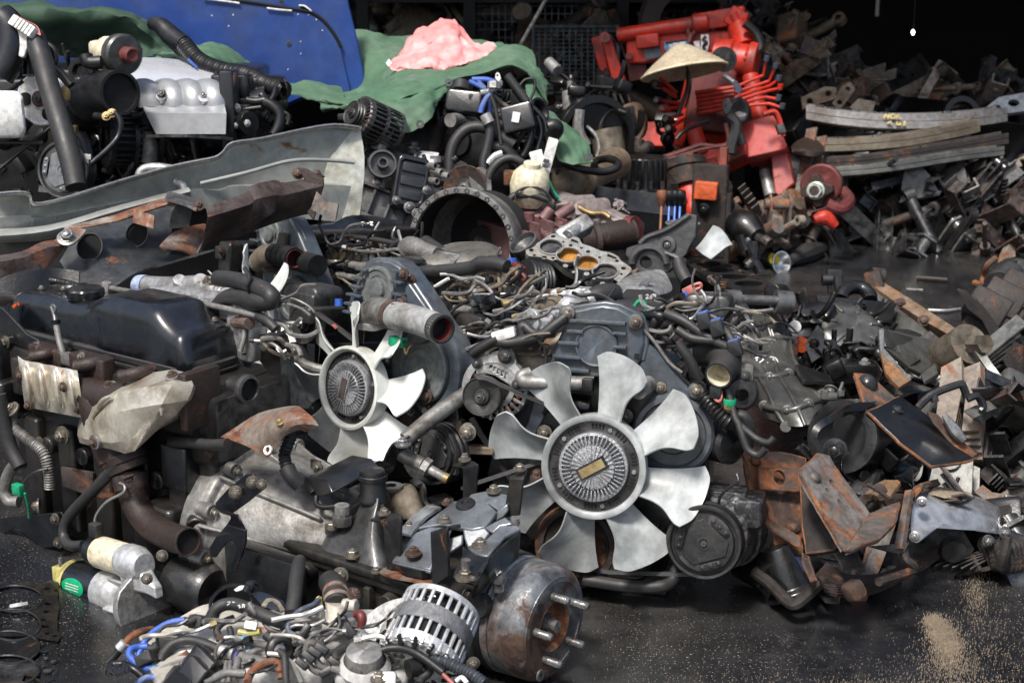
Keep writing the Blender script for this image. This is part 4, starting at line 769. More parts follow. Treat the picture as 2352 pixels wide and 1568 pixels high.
# bracket below the alternator
m_tanst=mat('tan_rusty_steel',(.17,.13,.085),.6,.25,(.07,.05,.035),.5,9,.4,rust=.3)
C.part('tension_bracket',MB().plate([c1(x,y,-.03)for x,y in((785,1345),(800,1330),(830,1335),(825,1500),(1040,1515),(1050,1550),(1045,1570),(800,1560),(790,1480))],nC,.035),m_tanst,bev=.003)
C.bolts([(c1(870,1410,.0),nC,.016)],m_bolt);C.part('bolt_shank',MB().cyl(c1(870,1380,-.03),c1(872,1430,.0),.014,n=14),m_alud)
# AC compressor low on the right
cc=cz(1422,1335,.0);cm=clutch_disc(C,cc,nC,.079,up=FC.e[1],L=.045)
m_comp=mat('speckled_compressor_case',(.05,.052,.055),.4,.5,(.28,.28,.27),.4,60,.6)
b=MB();ax_=(xC*.25-nC).normalized();b.loft([MB().rring(cc+ax_*q+yC*.008,basis(ax_,yC)[0],basis(ax_,yC)[1],r_,r_*1.05,.8)for q,r_ in((.048,.055),(.055,.075),(.12,.078),(.13,.074),(.135,.082),(.145,.082),(.20,.076),(.22,.05))])
b.rbox(cc+ax_*.11+yC*.085+xC*.0,(xC,yC,nC),.05,.014,.045,.3,.2);b.rbox(cc+ax_*.1+yC*.06+xC*.06,(xC,yC,nC),.03,.03,.06,.3,.2)
C.part('compressor_case',b,m_comp,cm,bev=.003);C.part('belt_groove',MB().lathe(cc-nC*.02,nC,[(.0795,-.02),(.083,-.012),(.083,-.006),(.0795,0)],48),m_rub,cm)
C.bolts([(cc+xC*.058+yC*.085-nC*.05,yC+nC*.4,.010),(cc+xC*.085+yC*.06-nC*.06,yC+nC,.010)],m_alu,cm)
C.tube('compressor_wire',[cz(1520,1080,-.03),cz(1535,1020,-.02),cz(1600,960,-.02),cz(1650,930,-.03),cz(1640,880,-.04)],.003,m_rub,n=6)
C.part('lower_pipe',MB().tube([cD(1340,1330,-.06),cD(1440,1345,-.06),cD(1520,1345,-.06),cD(1548,1325,-.06),cD(1552,1300,-.08)],.014,n=12),m_rubg)
# upper body: cam cover, intake, hoses to the right rear
C.part('cam_cover',MB().loft([[c1(x,y,z)for x,y,z in q]for q in([(1870,520,-.14),(1960,420,-.36),(2140,425,-.42),(2240,500,-.30),(2160,570,-.16)],[(1890,540,-.13),(1975,450,-.36),(2150,460,-.42),(2240,540,-.30),(2150,600,-.15)])]),m_rubg,bev=.006)
def stroke(th,pts,r=.0022,m=None,par=None,name='paint_writing'):return th.part(name,MB().tube(pts,r,n=6,sub=5),m or m_paint,par)
for s_ in([(2098,468),(2110,462),(2114,472),(2100,490),(2124,486)],[(2142,462),(2130,475),(2128,490),(2140,488),(2140,478),(2128,482)],[(2160,462),(2150,458),(2148,468),(2160,470),(2166,460),(2166,484)]):stroke(C,[c1(x,y,-.27)for x,y in s_],.0016)
b=MB().tube([c1(1300,650,-.08),c1(1370,650,-.10),c1(1450,660,-.12),c1(1560,600,-.17)],[.03,.027,.032,.03],n=18)
b.tube([c1(1500,720,-.13),c1(1560,600,-.17),c1(1600,500,-.2),c1(1640,470,-.22)],[.03,.04,.034,.025],n=14);b.rbox(c1(1600,500,-.2),AC,.05,.025,.03,.4,.3);b.rbox(c1(1640,470,-.2),AC,.03,.02,.03,.4,.3);b.cyl(c1(1460,460,-.2),c1(1460,500,-.2),.03,n=18)
for x,y in((1390,600),(1415,640),(1560,500),(1630,450),(1690,490)):b.cyl(c1(x,y+20,-.12 if x<1450 else-.19),c1(x,y-20,-.12 if x<1450 else-.19),.013,n=10)
b.rbox(c1(1420,650,-.09),AC,.018,.02,.02,.4,.3)
C.part('intake_pipe',b,m_aluw,bev=.002)
C.part('rusty_port',MB().lathe(c1(1460,465,-.2),ZA,[(.030,-.01),(.032,.004),(.03,.008),(.024,.008),(.022,-.002)],20),m_rust);C.tube('egr_pipe',[c1(1350,590,-.15),c1(1390,545,-.15),c1(1450,525,-.16),c1(1510,530,-.17)],.020,m_tan,n=14);C.part('pipe_band',MB().tube([c1(1490,528,-.165),c1(1508,530,-.17)],.023,n=14),m_rust)
C.tube('bypass_hose',[c1(1700,500,-.17),c1(1760,475,-.18),c1(1830,460,-.2),c1(1880,465,-.22)],[.02,.024,.026,.026],m_rubg,n=14);C.part('hose_clamp',MB().tube([c1(1700,505,-.168),c1(1735,485,-.172)],.026,n=16),m_alu)
C.tube('wiring_loom',[c1(1050,780,-.03),c1(1150,795,-.03),c1(1260,775,-.03),c1(1380,740,-.035),c1(1460,680,-.04),c1(1540,620,-.05)],.012,m_rubg);C.tube('small_hose',[c1(1245,760,-.05),c1(1240,690,-.05),c1(1265,680,-.05),c1(1310,720,-.045),c1(1360,745,-.04)],.011,m_rubg)
C.part('loom_clip',MB().tube([c1(1350,745,-.035),c1(1375,750,-.033),c1(1365,780,-.033)],.010,n=8),m_rub);C.tube('cable_tie',[c1(1400,840,-.03),c1(1410,900,-.03),c1(1400,960,-.03),c1(1395,1000,-.04)],.004,m_blk,n=6)
C.tube('wiring_loom',[c1(900,870,-.03),c1(960,830,-.03),c1(1030,790,-.03),c1(1080,770,-.03)],.013,m_rub);C.part('white_plug',MB().rbox(c1(1120,735,-.03),basis(nC,yC,18),.026,.011,.010,.4,.2),m_wht)
# hoses and connectors over the right shoulder
th_=[c2(40,850,-.09),c2(110,840,-.09),c2(190,850,-.085),c2(270,890,-.07),c2(280,950,-.05),c2(250,1010,-.02)]
hz=C.part('radiator_hose',MB().tube([c2(60,850,-.12),c2(130,850,-.11),c2(230,860,-.095),c2(290,905,-.07),c2(285,965,-.035),c2(245,1020,.0)],[.030,.031,.033,.035,.031,.029],n=24,sub=8,hollow=.86),m_rubg,smooth=60)
C.part('hose_lining',MB().tube([c2(283,968,-.033),c2(246,1018,-.001)],.0255,n=24,hollow=.93),m_cream,hz);C.part('hose_clamp',MB().tube([c2(90,850,-.116),c2(120,850,-.112)],.0335,n=24),m_alud,hz)
C.part('vacuum_actuator',MB().lathe(c2(400,1140,-.06),nC+xC*.3,[(.012,.02),(.014,.012),(.03,.010),(.038,.0),(.04,-.004),(.04,-.008),(.036,-.022),(0,-.024)],32),m_steelb);C.part('actuator_bracket',MB().rbox(c2(430,1000,-.07),AC,.018,.02,.01,.4,.2),m_alud);C.bolts([(c2(430,1020,-.055),nC,.011)],m_steelb)
C.part('corrugated_loom',MB().corr([c2(140,1160,-.04),c2(190,1220,-.035),c2(250,1290,-.03),c2(320,1340,-.03),c2(345,1330,-.04)],.0165,.009),m_rub)
C.tube('rubber_hose',[c2(-30,800,-.03),c2(40,900,-.03),c2(90,990,-.035),c2(120,1040,-.04)],.011,m_rubg);C.tube('loom',[c2(-120,590,-.07),c2(0,640,-.06),c2(120,720,-.055),c2(240,790,-.05),c2(320,830,-.05)],.011,m_rubg)
C.tube('loom',[c2(-40,700,-.06),c2(60,760,-.055),c2(160,775,-.05),c2(260,780,-.05)],.010,m_rubg);C.tube('loom',[c2(240,690,-.07),c2(300,720,-.06),c2(340,780,-.05),c2(370,850,-.05)],.010,m_rubg)
for x,y in((150,640),(235,690),(360,830)):C.part('connector',MB().rbox(c2(x,y,-.045),basis(nC,yC,20),.014,.018,.012,.3,.2),m_blk);C.part('connector_cap',MB().rbox(c2(x-5,y-40,-.045),basis(nC,yC,20),.012,.008,.010,.3,.2),m_bcol)
C.tube('cable',[c2(310,1110,-.03),c2(340,1230,-.02),c2(370,1330,-.01),c2(440,1400,.0),c2(520,1460,.01),c2(590,1480,.02),c2(630,1445,.02)],.0075,m_rubg);C.tube('cable',[c2(380,1340,-.005),c2(410,1430,.005),c2(450,1530,.01),c2(520,1565,.015),c2(575,1520,.02)],.008,m_rubg)
C.part('green_band',MB().lathe(c2(325,1200,-.02),ZA,[(.0125,-.008),(.0135,-.006),(.0135,.006),(.0125,.008)],18),m_gcol);C.part('grease_joint',MB().rbox(c2(322,1220,-.02),AC,.011,.011,.01,.5,.3),m_brass)
C.tube('red_wire',[c2(205,1160,-.025),c2(240,1195,-.02),c2(265,1180,-.02),c2(268,1120,-.025)],.003,m_pcol,n=6);C.part('plug',MB().rbox(c2(230,1130,-.03),AC,.013,.014,.012,.3,.2),m_blk)
C.part('filter_body',MB().lathe(c2(290,1480,-.10),nC+xC,[(0,.03),(.035,.028),(.044,.02),(.045,-.06),(0,-.06)],28),m_dark);C.tube('breather_hose',[c2(370,1290,-.05),c2(430,1310,-.05),c2(460,1400,-.06),c2(450,1500,-.08)],.013,m_rubg)
C.part('rocker_cap',MB().rbox(c2(180,560,-.14),AC,.05,.035,.05,.5,.4),m_irong);C.part('spring_washer',MB().lathe(c2(95,500,-.10),ZA-nC*-.5,[(.006,0),(.012,0),(.012,.004),(.006,.004)],16),m_wht)
C.part('green_wire',MB().tube([c1(2020,540,-.1),c1(2050,505,-.1),c1(2090,520,-.1),c1(2100,580,-.1)],.004,n=6),m_gcol);C.part('pink_loop',MB().tube([c2(40,420,-.14),c2(80,395,-.14),c2(120,385,-.14),c2(125,410,-.14),c2(90,425,-.14)],.004,n=6).rbox(c2(45,430,-.14),basis(nC,yC,30),.014,.009,.006,.3,.2),m_pcol);C.part('blue_plug',MB().rbox(c2(0,475,-.14),basis(nC,yC,30),.013,.009,.008,.3,.2),m_bcol)
for pts in([(2120,590),(2200,560),(2290,500),(2352,470)],[(2110,600),(2200,610),(2300,640),(2352,650)],[(2160,690),(2240,760),(2300,830),(2360,900)],[(2180,570),(2160,640),(2140,720)],[(2210,690),(2260,650),(2320,660),(2352,680)]):C.tube('loom',[c1(x,y,-.10+.02*(i%2))for i,(x,y)in enumerate(pts)],random.choice((.008,.011,.012)),random.choice((m_rubg,m_rub,m_hose)))
C.tube('brown_hose',[c2(0,560,-.11),c2(60,560,-.1),c2(60,630,-.1),c2(10,640,-.1)],.006,m_brown);C.tube('brown_hose',[c1(2200,670,-.11),c1(2260,640,-.1),c1(2340,650,-.1)],.006,m_brown)
b=MB()
clutter(b,lambda:FC(random.uniform(.07,.24),random.uniform(.08,.28),random.uniform(-.45,-.14)),90,.010,.026)
clutter(b,lambda:FC(random.uniform(-.2,.2),random.uniform(-.2,.1),random.uniform(-.14,-.10)),60,.012,.03)
clutter(b,lambda:FC(random.uniform(-.2,-.05),random.uniform(.16,.28),random.uniform(-.4,-.16)),40,.010,.026)
C.part('injection_pump',b,m_irong,bev=.002)
# ================================================================ middle fan engine
nB=nrm(-40,9);xB,yB,_=basis(nB);FB=Fr(P(808,890,3.22),xB,yB,nB);AB=(xB,yB,nB)
def b0(x,y,z):return FB.px(x/3,522.667+y/3,2,z)
def b1(x,y,z):return FB.px(784+x/3,522.667+y/3,2,z)
def bD(x,y,z):return FB.px(x,y,2,z)
B=Th('fan_engine','diesel engine with the smaller cream fan and a ribbed hose, between two other engines','engine',V((FB.o.x+.2,FB.o.y+.3,0)))
fan(B,FB,.200,.097,97,8,m_wfan2,sgn=-1)
bk=MB();body(bk,FB,[(.02,.03,-.12,.9),(.02,.03,-.14,1),(.02,.03,-.60,1),(.02,.03,-.62,.9)],.13,.19);bk.rbox(FB(.0,-.22,-.36),AB,.12,.09,.24,.3,.15)
bk.rbox(FB(.15,.02,-.34),AB,.06,.10,.2,.3,.2)
B.part('engine_block',bk,m_ironb,bev=.005)
up=[(30,570),(60,470),(100,380),(130,290),(165,235),(210,210),(260,203),(320,208),(380,228),(430,275),(470,330),(520,400),(600,520),(690,660),(760,780),(790,900),(420,900),(300,700)]
tc=B.part('timing_cover',MB().plate([b1(x,y,-.07)for x,y in up],nB,.055),m_tcover,bev=.006)
B.part('cover_crown',MB().plate([b1(x,y,-.06)for x,y in((160,260),(210,228),(270,222),(340,235),(400,270),(430,330),(500,430),(590,560),(560,640),(380,640),(90,600),(60,560),(110,400))],nB,.03),m_tcover,tc,bev=.005)
B.part('round_cap',MB().lathe(b1(256,420,-.058),nB,[(.052,-.02),(.052,.005),(.050,.008),(.044,.009),(.042,.005),(.030,.005),(.028,.003),(.026,.005),(.024,.012),(.020,.014),(0,.0145)],48),m_tcover2,tc,smooth=30)
for y0,xl,xr in((278,120,190),(335,95,165),(395,75,150),(455,55,150),(520,40,160),(585,30,230)):
 B.part('rib',MB().rbox((b1(xl,y0,-.05)+b1(xr,y0+22,-.05))/2,AB,(b1(xl,y0,-.05)-b1(xr,y0+22,-.05)).length/2,.003,.012,.4,.2),m_tcover,tc)
for y0 in(300,375,460):B.part('rib',MB().rbox(b1(395,y0,-.05),AB,.016,.003,.010,.4,.2),m_tcover,tc)
B.bolts([(b1(430,320,-.05),nB,.012),(b1(415,515,-.045),nB,.013),(b1(485,355,-.07),nB,.009),(b1(590,1160,-.05),nB,.013)],m_bolr,tc)
lc=B.part('lower_pulley_cover',MB().lathe(b1(565,970,-.075),nB,[(.118,-.045),(.118,.0),(.115,.006),(.105,.010),(.088,.008),(.085,.0)],56),m_tcover,smooth=30)
B.part('cover_disc',MB().lathe(b1(540,970,-.066),nB,[(.083,-.01),(.083,.004),(.080,.007),(.055,.006),(.053,.002),(.044,.002),(.040,.006),(.030,.007),(.028,.004),(0,.004)],48),m_tcover2,lc,smooth=30)
# ribbed radiator hose
def knurl(l):return .031*(1+.022*math.sin(l*1150))
hs=B.part('ribbed_hose',MB().tube([b1(330,600,.00),b1(450,620,.01),b1(560,650,.02),b1(690,700,.035)],knurl,28,34,hollow=.84),mat('pale_braided_hose',(.30,.31,.30),.6,0,(.16,.155,.145),.5,10,.5,bs=300),smooth=60)
B.part('hose_core',MB().tube([b1(640,680,.03),b1(692,701,.0355)],.0262,n=24,hollow=.95),m_redd,hs);B.part('hose_rim',MB().tube([b1(655,686,.031),b1(700,703,.036)],.0315,n=28,hollow=.85),m_rubg,hs)
B.part('hose_elbow',MB().tube([b1(205,650,-.03),b1(215,590,-.02),b1(260,570,-.01),b1(350,600,.0)],[.034,.033,.031,.029],n=20),m_alud,hs);B.part('elbow_flange',MB().lathe(b1(205,650,-.03),ZA,[(.0,-.01),(.04,-.01),(.042,0),(.04,.006),(0,.006)],24),m_alud,hs);B.part('hose_clamp',MB().tube([b1(335,595,.0),b1(365,605,.003)],.0335,n=24),m_bolr,hs)
B.part('clamp_lug',MB().rbox(b1(395,535,.01),AB,.012,.003,.012,.3,.2),m_bolr,hs)
# left side pulley, arm and belts
pulley_(B,b0(2090,665,-.02),nB,.048,None,m_steelb,1,.03);B.part('pump_body',MB().rbox(b0(2180,560,-.09),AB,.05,.06,.05,.4,.3).rbox(b0(2150,520,-.06),AB,.035,.025,.03,.3,.2).rbox(b0(2220,600,-.06),AB,.02,.02,.06,.3,.2),m_steelb,bev=.003)
B.part('blue_plug',MB().cyl(b0(2335,540,-.05),b0(2335,490,-.05),.010,n=12),m_bcol)
belt(B,FB,[b0(2050,640,-.02),b0(2100,560,-.02),b0(2190,590,-.025),b0(2320,680,-.03),b1(160,830,-.04),b1(330,960,-.05)],.014,.007);belt(B,FB,[b0(2060,760,-.02),b0(2120,900,-.04),b0(2190,1050,-.05)],.014,.012)
B.part('red_belt_mark',MB().box(b0(2310,682,-.022),.014,.004,.008,basis(nB,yB,-30)),m_pcol)
B.part('idler_arm',MB().tube([b0(2000,880,-.03),b0(2080,930,-.02),b0(2160,965,-.02),b0(2230,980,-.03)],.012,n=10),m_alud);B.part('bracket',MB().plate([b0(x,y,-.05)for x,y in((1995,790),(2050,785),(2060,900),(2000,890))],nB,.03),m_dark,bev=.002);B.bolts([(b0(2030,845,-.045),nB,.012)],m_bolt)
# AC clutch low at the right and the long stay crossing it
clutch_disc(B,b1(630,1560,-.01),nB,.068,up=yB,mp=m_steelb,L=.05);B.part('compressor_case',MB().cyl(b1(630,1560,-.07),b1(690,1520,-.25),.07,n=28),m_dark)
belt(B,FB,[b1(520,1190,-.05),b1(620,1320,-.03),b1(740,1440,-.02),b1(800,1560,-.02),b1(790,1700,-.02)],.014,.008);pulley_(B,b1(500,1260,-.06),nB,.05,None,m_rustd,2,.03)
B.part('front_plate',MB().plate([b1(x,y,-.10)for x,y in((-150,800),(420,780),(780,1050),(820,1500),(700,1750),(100,1700),(-200,1300))],nB,.02),m_ironb,bev=.003)
ST=Th('support_stay','long grey tubular stay leaning between the two fan engines with a black folded foot','stay',b1(420,1480,.12))
ST.tube('stay_tube',[c1(860,1140,-.03),c1(640,1300,.03),c1(440,1460,.08)],[.0165,.018,.0165],m_alud,n=18)
def c12(x,y,z):return FC.px(784+x/3,1045.33+y/3,2,z)
ft=ST.part('foot_strap',strap([c1(500,1455,.075),c1(440,1490,.085),c1(390,1520,.09),c12(350,20,.085),c12(320,90,.08),c12(270,130,.07),c12(190,165,.05)],c12(380,60,.06)-c12(310,20,.10),.005),m_blk);ST.bolts([(c1(425,1490,.10),ZA,.015)],m_steel,ft)
ST.part('rod_end',MB().tube([c12(400,-20,.06),c12(470,20,.06),c12(560,65,.065)],[.0165,.016,.0155],n=18).cyl(c12(560,65,.065),c12(600,90,.065),.020,n=6).cyl(c12(600,90,.065),c12(715,155,.07),.0105,n=14),m_alud);ST.part('rod_tip',MB().cyl(c12(705,150,.07),c12(733,165,.07),.0115,n=12),m_brass)
# injection side: rail, pipes, connectors, hoses on top
b=MB().rbox(FB(.20,.15,-.36),AB,.05,.05,.22,.3,.2);b.rbox(FB(.25,.06,-.3),AB,.05,.06,.16,.3,.2)
clutter(b,lambda:FB(random.uniform(.13,.32),random.uniform(.0,.2),random.uniform(-.55,-.16)),90,.010,.026)
B.part('injection_pump',b,m_iron,bev=.002)
for x,y in((720,470),(870,440),(1030,400),(1160,390)):B.part('injector',MB().cyl(b1(x-20,y+60,-.2),b1(x+8,y-10,-.2),.013,n=6).cyl(b1(x+4,y,-.2),b1(x+18,y-40,-.2),.008,n=10),m_bolr)
for pts in([(735,430),(800,385),(880,400),(930,370),(925,330),(905,315)],[(890,390),(930,360),(915,330)],[(1060,370),(1090,320),(1050,310),(960,320),(970,380),(1000,420)],[(1180,360),(1215,330),(1190,290),(1120,290),(1085,310),(1090,370),(1110,560)],[(1110,390),(1130,420),(1120,500),(1100,560)],[(760,520),(770,470),(810,460),(830,500),(900,510)],[(930,400),(990,460),(1030,480)]):B.tube('injector_pipe',[b1(x,y,-.19+.012*(i%2))for i,(x,y)in enumerate(pts)],.0052,m_tan,n=8)
for pts,r,m in(([(545,330),(600,310),(760,295),(900,275),(960,245),(1080,250),(1140,270)],.016,m_rubg),([(570,340),(565,400),(600,470),(640,510),(720,550),(850,570),(960,555)],.012,m_hose),([(600,480),(660,530),(760,570),(900,545),(930,520)],.009,m_hose),([(640,520),(720,575),(840,585),(960,570)],.006,m_hose),([(770,690),(860,695),(960,705),(1040,740),(1060,750)],.011,m_rubg),([(1100,530),(1160,545),(1280,575)],.006,m_rub),([(1060,540),(1110,580),(1110,640),(1130,660)],.006,m_rubg)):B.tube('loom',[b1(x,y,-.17)for x,y in pts],r,m)
for x,y in((945,500),(1010,510),(1040,500)):B.part('connector',MB().rbox(b1(x,y,-.15),basis(nB,yB,25),.018,.013,.012,.25,.15),m_blk)
B.tube('cable_tie',[b1(610,430,-.15),b1(680,385,-.15),b1(740,350,-.15)],.004,m_wht,n=6);B.part('tie_knot',MB().rbox(b1(610,450,-.15),AB,.018,.018,.016,.4,.3),m_blk);B.tube('blue_wire',[b1(720,620,-.12),b1(790,550,-.13),b1(880,500,-.14)],.004,m_rub,n=6)
B.part('fuel_filter',MB().lathe(b1(1040,660,-.2),xB+nB,[(0,-.03),(.03,-.03),(.04,-.015),(.042,.01),(.03,.025),(0,.03)],24),m_irong)
B.part('cam_cover',MB().loft([[b1(x,y,z)for x,y,z in q]for q in([(360,210,-.2),(420,180,-.36),(720,140,-.45),(780,260,-.3),(560,290,-.2)],[(340,250,-.2),(420,220,-.36),(720,190,-.45),(790,310,-.3),(560,340,-.2)])]),m_irong,bev=.005);B.part('filler_cap',MB().lathe(b1(480,240,-.22),ZA,[(.035,-.02),(.036,.004),(.03,.01),(0,.011)],24),m_blk)
net=[[b1(x,y,z)for x,y,z in r]for r in([(680,190,-.36),(760,160,-.40),(880,150,-.44),(990,155,-.46),(1070,190,-.46)],[(720,220,-.33),(820,205,-.36),(920,190,-.38),(1010,185,-.40),(1080,215,-.42)],[(560,250,-.26),(700,240,-.29),(860,225,-.32),(1000,215,-.36),(1085,235,-.38)],[(550,290,-.25),(700,280,-.28),(860,265,-.31),(960,245,-.34),(1060,245,-.36)])]
B.part('intake_cover',MB().surf(net,4,4,.02),m_tan if False else mat('dusty_grey_cover',(.15,.14,.12),.55,.2,(.09,.085,.075),.5,9,.3),smooth=50);
for k in range(7):B.part('fin',MB().rbox(b1(655+12*k,262-14*k+(0),-.262-.006*k),AB,.045,.0025,.004,.4,.2),m_alu)
B.tube('breather_hose',[b1(440,160,-.3),b1(480,130,-.3),b1(570,160,-.3),b1(660,185,-.3)],[.024,.026,.022,.018],m_hose,n=14);B.tube('breather_hose',[b1(580,100,-.4),b1(640,140,-.38),b1(700,180,-.36)],.018,m_rubg,n=12);B.part('wire_clamp',MB().tube([b1(500,130,-.29),b1(505,190,-.29)],.006,n=6),m_alu)
B.part('blue_clip',MB().rbox(b1(1160,258,-.2),basis(nB,yB,20),.016,.014,.01,.3,.2),m_bcol);B.part('red_clip',MB().rbox(b1(1215,290,-.2),basis(nB,yB,-20),.016,.014,.01,.3,.2),m_redd);B.tube('red_loop',[b1(1240,310,-.2),b1(1265,340,-.2),b1(1250,365,-.2),b1(1225,360,-.2)],.004,m_redd,n=6);B.tube('green_wire',[b1(1060,245,-.2),b1(1090,228,-.2),b1(1140,240,-.2)],.004,m_gcol,n=6)
B.part('green_connector',MB().rbox(b1(390,785,-.01),AB,.020,.011,.011,.3,.2),m_gcol);B.tube('thin_wire',[b1(430,790,-.01),b1(490,800,.0),b1(560,800,.0),b1(620,770,.0)],.004,m_rubg,n=6);B.tube('yellow_wire',[b1(500,800,.0),b1(470,820,.0),b1(445,870,.0),b1(435,830,.0)],.0018,m_brass,n=5)
B.part('corner_plate',MB().plate([b1(x,y,-.12)for x,y in((795,1010),(850,780),(900,830),(870,1000))],nB+xB*.5,.006),m_irong);B.part('corner_plate',MB().plate([b1(x,y,-.16)for x,y in((920,800),(960,760),(1060,755),(1000,810),(960,840))],nB+ZA,.006),m_dark)
# ================================================================ engine at the back with black top cover
nD=nrm(-42,6);xD,yD,_=basis(nD);FD=Fr(P(628,540,4.05),xD,yD,nD);AD=(xD,yD,nD)
def dD(x,y,z):return FD.px(x,y,2,z)
def d0(x,y,z):return FD.px(x/3,522.667+y/3,2,z)
D_=Th('rear_engine','engine with a long black top cover and grey belt case behind the cream fan','engine',V((FD.o.x+.15,FD.o.y+.3,0)))
bk=MB();body(bk,FD,[(.02,-.30,-.05,.9),(.02,-.30,-.07,1),(.02,-.30,-.6,1),(.02,-.30,-.62,.9)],.14,.22);bk.rbox(FD(.0,-.45,-.3),AD,.12,.12,.24,.3,.15);D_.part('engine_block',bk,m_ironb,bev=.005)
out=[(588,560),(586,520),(596,497),(615,487),(640,488),(665,500),(685,535),(720,620),(745,690),(735,760),(690,790),(655,760),(640,690),(610,650)]
tc=D_.part('belt_case',MB().plate([dD(x,y,0)for x,y in out],nD,.06),m_tcover,bev=.006)
D_.part('round_cap',MB().lathe(dD(621,536,.004),nD,[(.046,-.02),(.046,.004),(.042,.007),(.036,.007),(.033,.004),(.024,.004),(.022,.012),(0,.013)],40),m_tcover2,tc,smooth=30)
D_.part('round_cap',MB().lathe(dD(676,688,.004),nD,[(.068,-.02),(.068,.004),(.060,.010),(.050,.010),(.046,.005),(.03,.005),(.026,.012),(0,.013)],40),m_tcover2,tc,smooth=30)
for y0 in(528,552,577):D_.part('rib',MB().rbox(dD(588,y0,.006),AD,.02,.003,.01,.4,.2),m_tcover,tc)
D_.part('case_flange',MB().tube([dD(655,488,-.02),dD(690,530,-.02),dD(712,590,-.02),dD(735,650,-.02)],.010,n=8),m_tcover,tc)
# top cover along the engine
net=[[dD(x,y,z)for x,y,z in r]for r in([(690,520,-.10),(740,514,-.2),(820,512,-.36),(905,522,-.52)],[(682,530,-.10),(740,525,-.2),(830,523,-.36),(912,533,-.52)],[(690,548,-.10),(750,546,-.2),(840,543,-.36),(918,548,-.52)])]
D_.part('top_cover',MB().surf(net,4,4,.03),m_cover,smooth=50)
for s_ in([(845,521),(852,519),(850,526)],[(856,523),(864,521)],[(866,519),(873,519),(868,524),(874,526)]):stroke(D_,[dD(x,y,-.36)+nD*.03+ZA*.012 for x,y in s_],.0022)
b=MB().rbox(dD(800,565,-.25),AD,.03,.05,.26,.3,.2)
clutter(b,lambda:dD(random.uniform(690,940),random.uniform(550,640),random.uniform(-.3,-.1)),130,.008,.022)
D_.part('cylinder_head',b,m_iron,bev=.002)
for k in range(16):
 x=715+13*k+random.uniform(-4,4);y=585+random.uniform(-8,20);D_.tube('injector_pipe',[dD(x,y+18,-.15),dD(x+random.uniform(-10,10),y-12,-.14),dD(x+random.uniform(5,25),y-28,-.16),dD(x+random.uniform(15,40),y-10,-.18),dD(x+random.uniform(10,45),y+20,-.16)],random.choice((.004,.005,.006)),random.choice((m_tan,m_hose,m_alud,m_rubg)),n=7,sub=5)
for k in range(12):x=720+17*k;D_.part('fitting',MB().cyl(dD(x,600+random.uniform(-6,12),-.14),dD(x+3,580+random.uniform(-6,12),-.14),.011,n=6),random.choice((m_brass,m_alud,m_tan)))
for pts,r,m in(([(730,620),(780,605),(840,612),(900,600)],.012,m_hose),([(720,640),(770,630),(820,640)],.01,m_hose),([(740,560),(800,545),(870,552),(930,565)],.008,m_rubg),([(735,590),(745,550),(770,540),(780,575)],.005,m_rub),([(880,600),(910,560),(940,560),(960,590)],.010,m_rubg)):D_.tube('loom',[dD(x,y,-.12)for x,y in pts],r,m)
# double black hose stubs
D_.part('thermostat_neck',MB().tube([d0(1800,240,.02),d0(1830,200,.03),d0(1900,185,.04)],[.034,.034,.03],n=16).cyl(d0(1775,235,.01),d0(1870,240,.02),.03,n=18),m_tan);D_.part('hose_stub',MB().tube([d0(1890,185,.04),d0(1960,195,.05),d0(2030,215,.06)],knurl,22,14,hollow=.85),m_rub,smooth=60);D_.part('stub_lining',MB().tube([d0(2000,207,.056),d0(2032,216,.0605)],.026,n=20,hollow=.93),m_redd)
D_.part('hose_stub',MB().tube([d0(2050,225,.0),d0(2120,245,.02),d0(2190,265,.03)],.031,n=20),m_rub);D_.part('clip',MB().tube([d0(1890,160,.05),d0(1905,215,.05)],.008,n=8),m_bolr)
D_.part('wire_plug',MB().rbox(d0(1930,345,.05),AD,.02,.007,.007,.3,.2),m_yel);D_.tube('plug_wire',[d0(1960,350,.05),d0(2000,345,.05),d0(2010,300,.05)],.003,m_alud,n=5)
# fan with standing blades
FF=Fr(P(566,718,3.72),xD,yD,nD);FX=Th('loose_fan','white fan with narrow upright blades seen edge-on behind the engine intake','fan',V((FF.o.x,FF.o.y,0)))
fan(FX,FF,.185,.085,101,6,m_wfan2,sgn=-1)
D_.part('side_casting',MB().rbox(dD(545,600,-.05),AD,.03,.06,.05,.3,.2).rbox(dD(520,580,-.02),AD,.02,.02,.03,.3,.2),m_irong,bev=.003);D_.bolts([(dD(510,577,.02),nD,.012),(dD(537,560,.02),nD,.009)],m_bolr)
# ================================================================ fine pipes, wires and fittings over the tops of the engines
def tangle(th,px_,x0,x1,y0,y1,z0,z1,n,mats,r0=.002,r1=.0055,L=85,rnd=random.Random(21)):
 for k in range(n):
  x,y=rnd.uniform(x0,x1),rnd.uniform(y0,y1);a=rnd.uniform(-.6,.6)+(3.14 if rnd.random()<.4 else 0);z=rnd.uniform(z0,z1);pts=[]
  for i in range(5):pts.append(px_(x,y,z+rnd.uniform(-.01,.01)));x+=math.cos(a)*L*rnd.uniform(.2,.45);y+=math.sin(a)*L*.28;a+=rnd.uniform(-.8,.8)
  m=rnd.choice(mats);r=rnd.uniform(r0,r1);o=th.tube('pipe' if m in(m_tan,m_alud,m_brass)else 'wire',pts,r,m,n=6,sub=4)
  if k%3==0:th.part('fitting',MB().cyl(pts[0],pts[0]+(pts[0]-pts[1]).normalized()*r*3,r*1.7,n=6),rnd.choice((m_alud,m_brass,m_bolr,m_blk,m_hose)),o)
TM_=[m_hose,m_hose,m_tan,m_alud,m_rub,m_rubg,m_hose,m_alu]
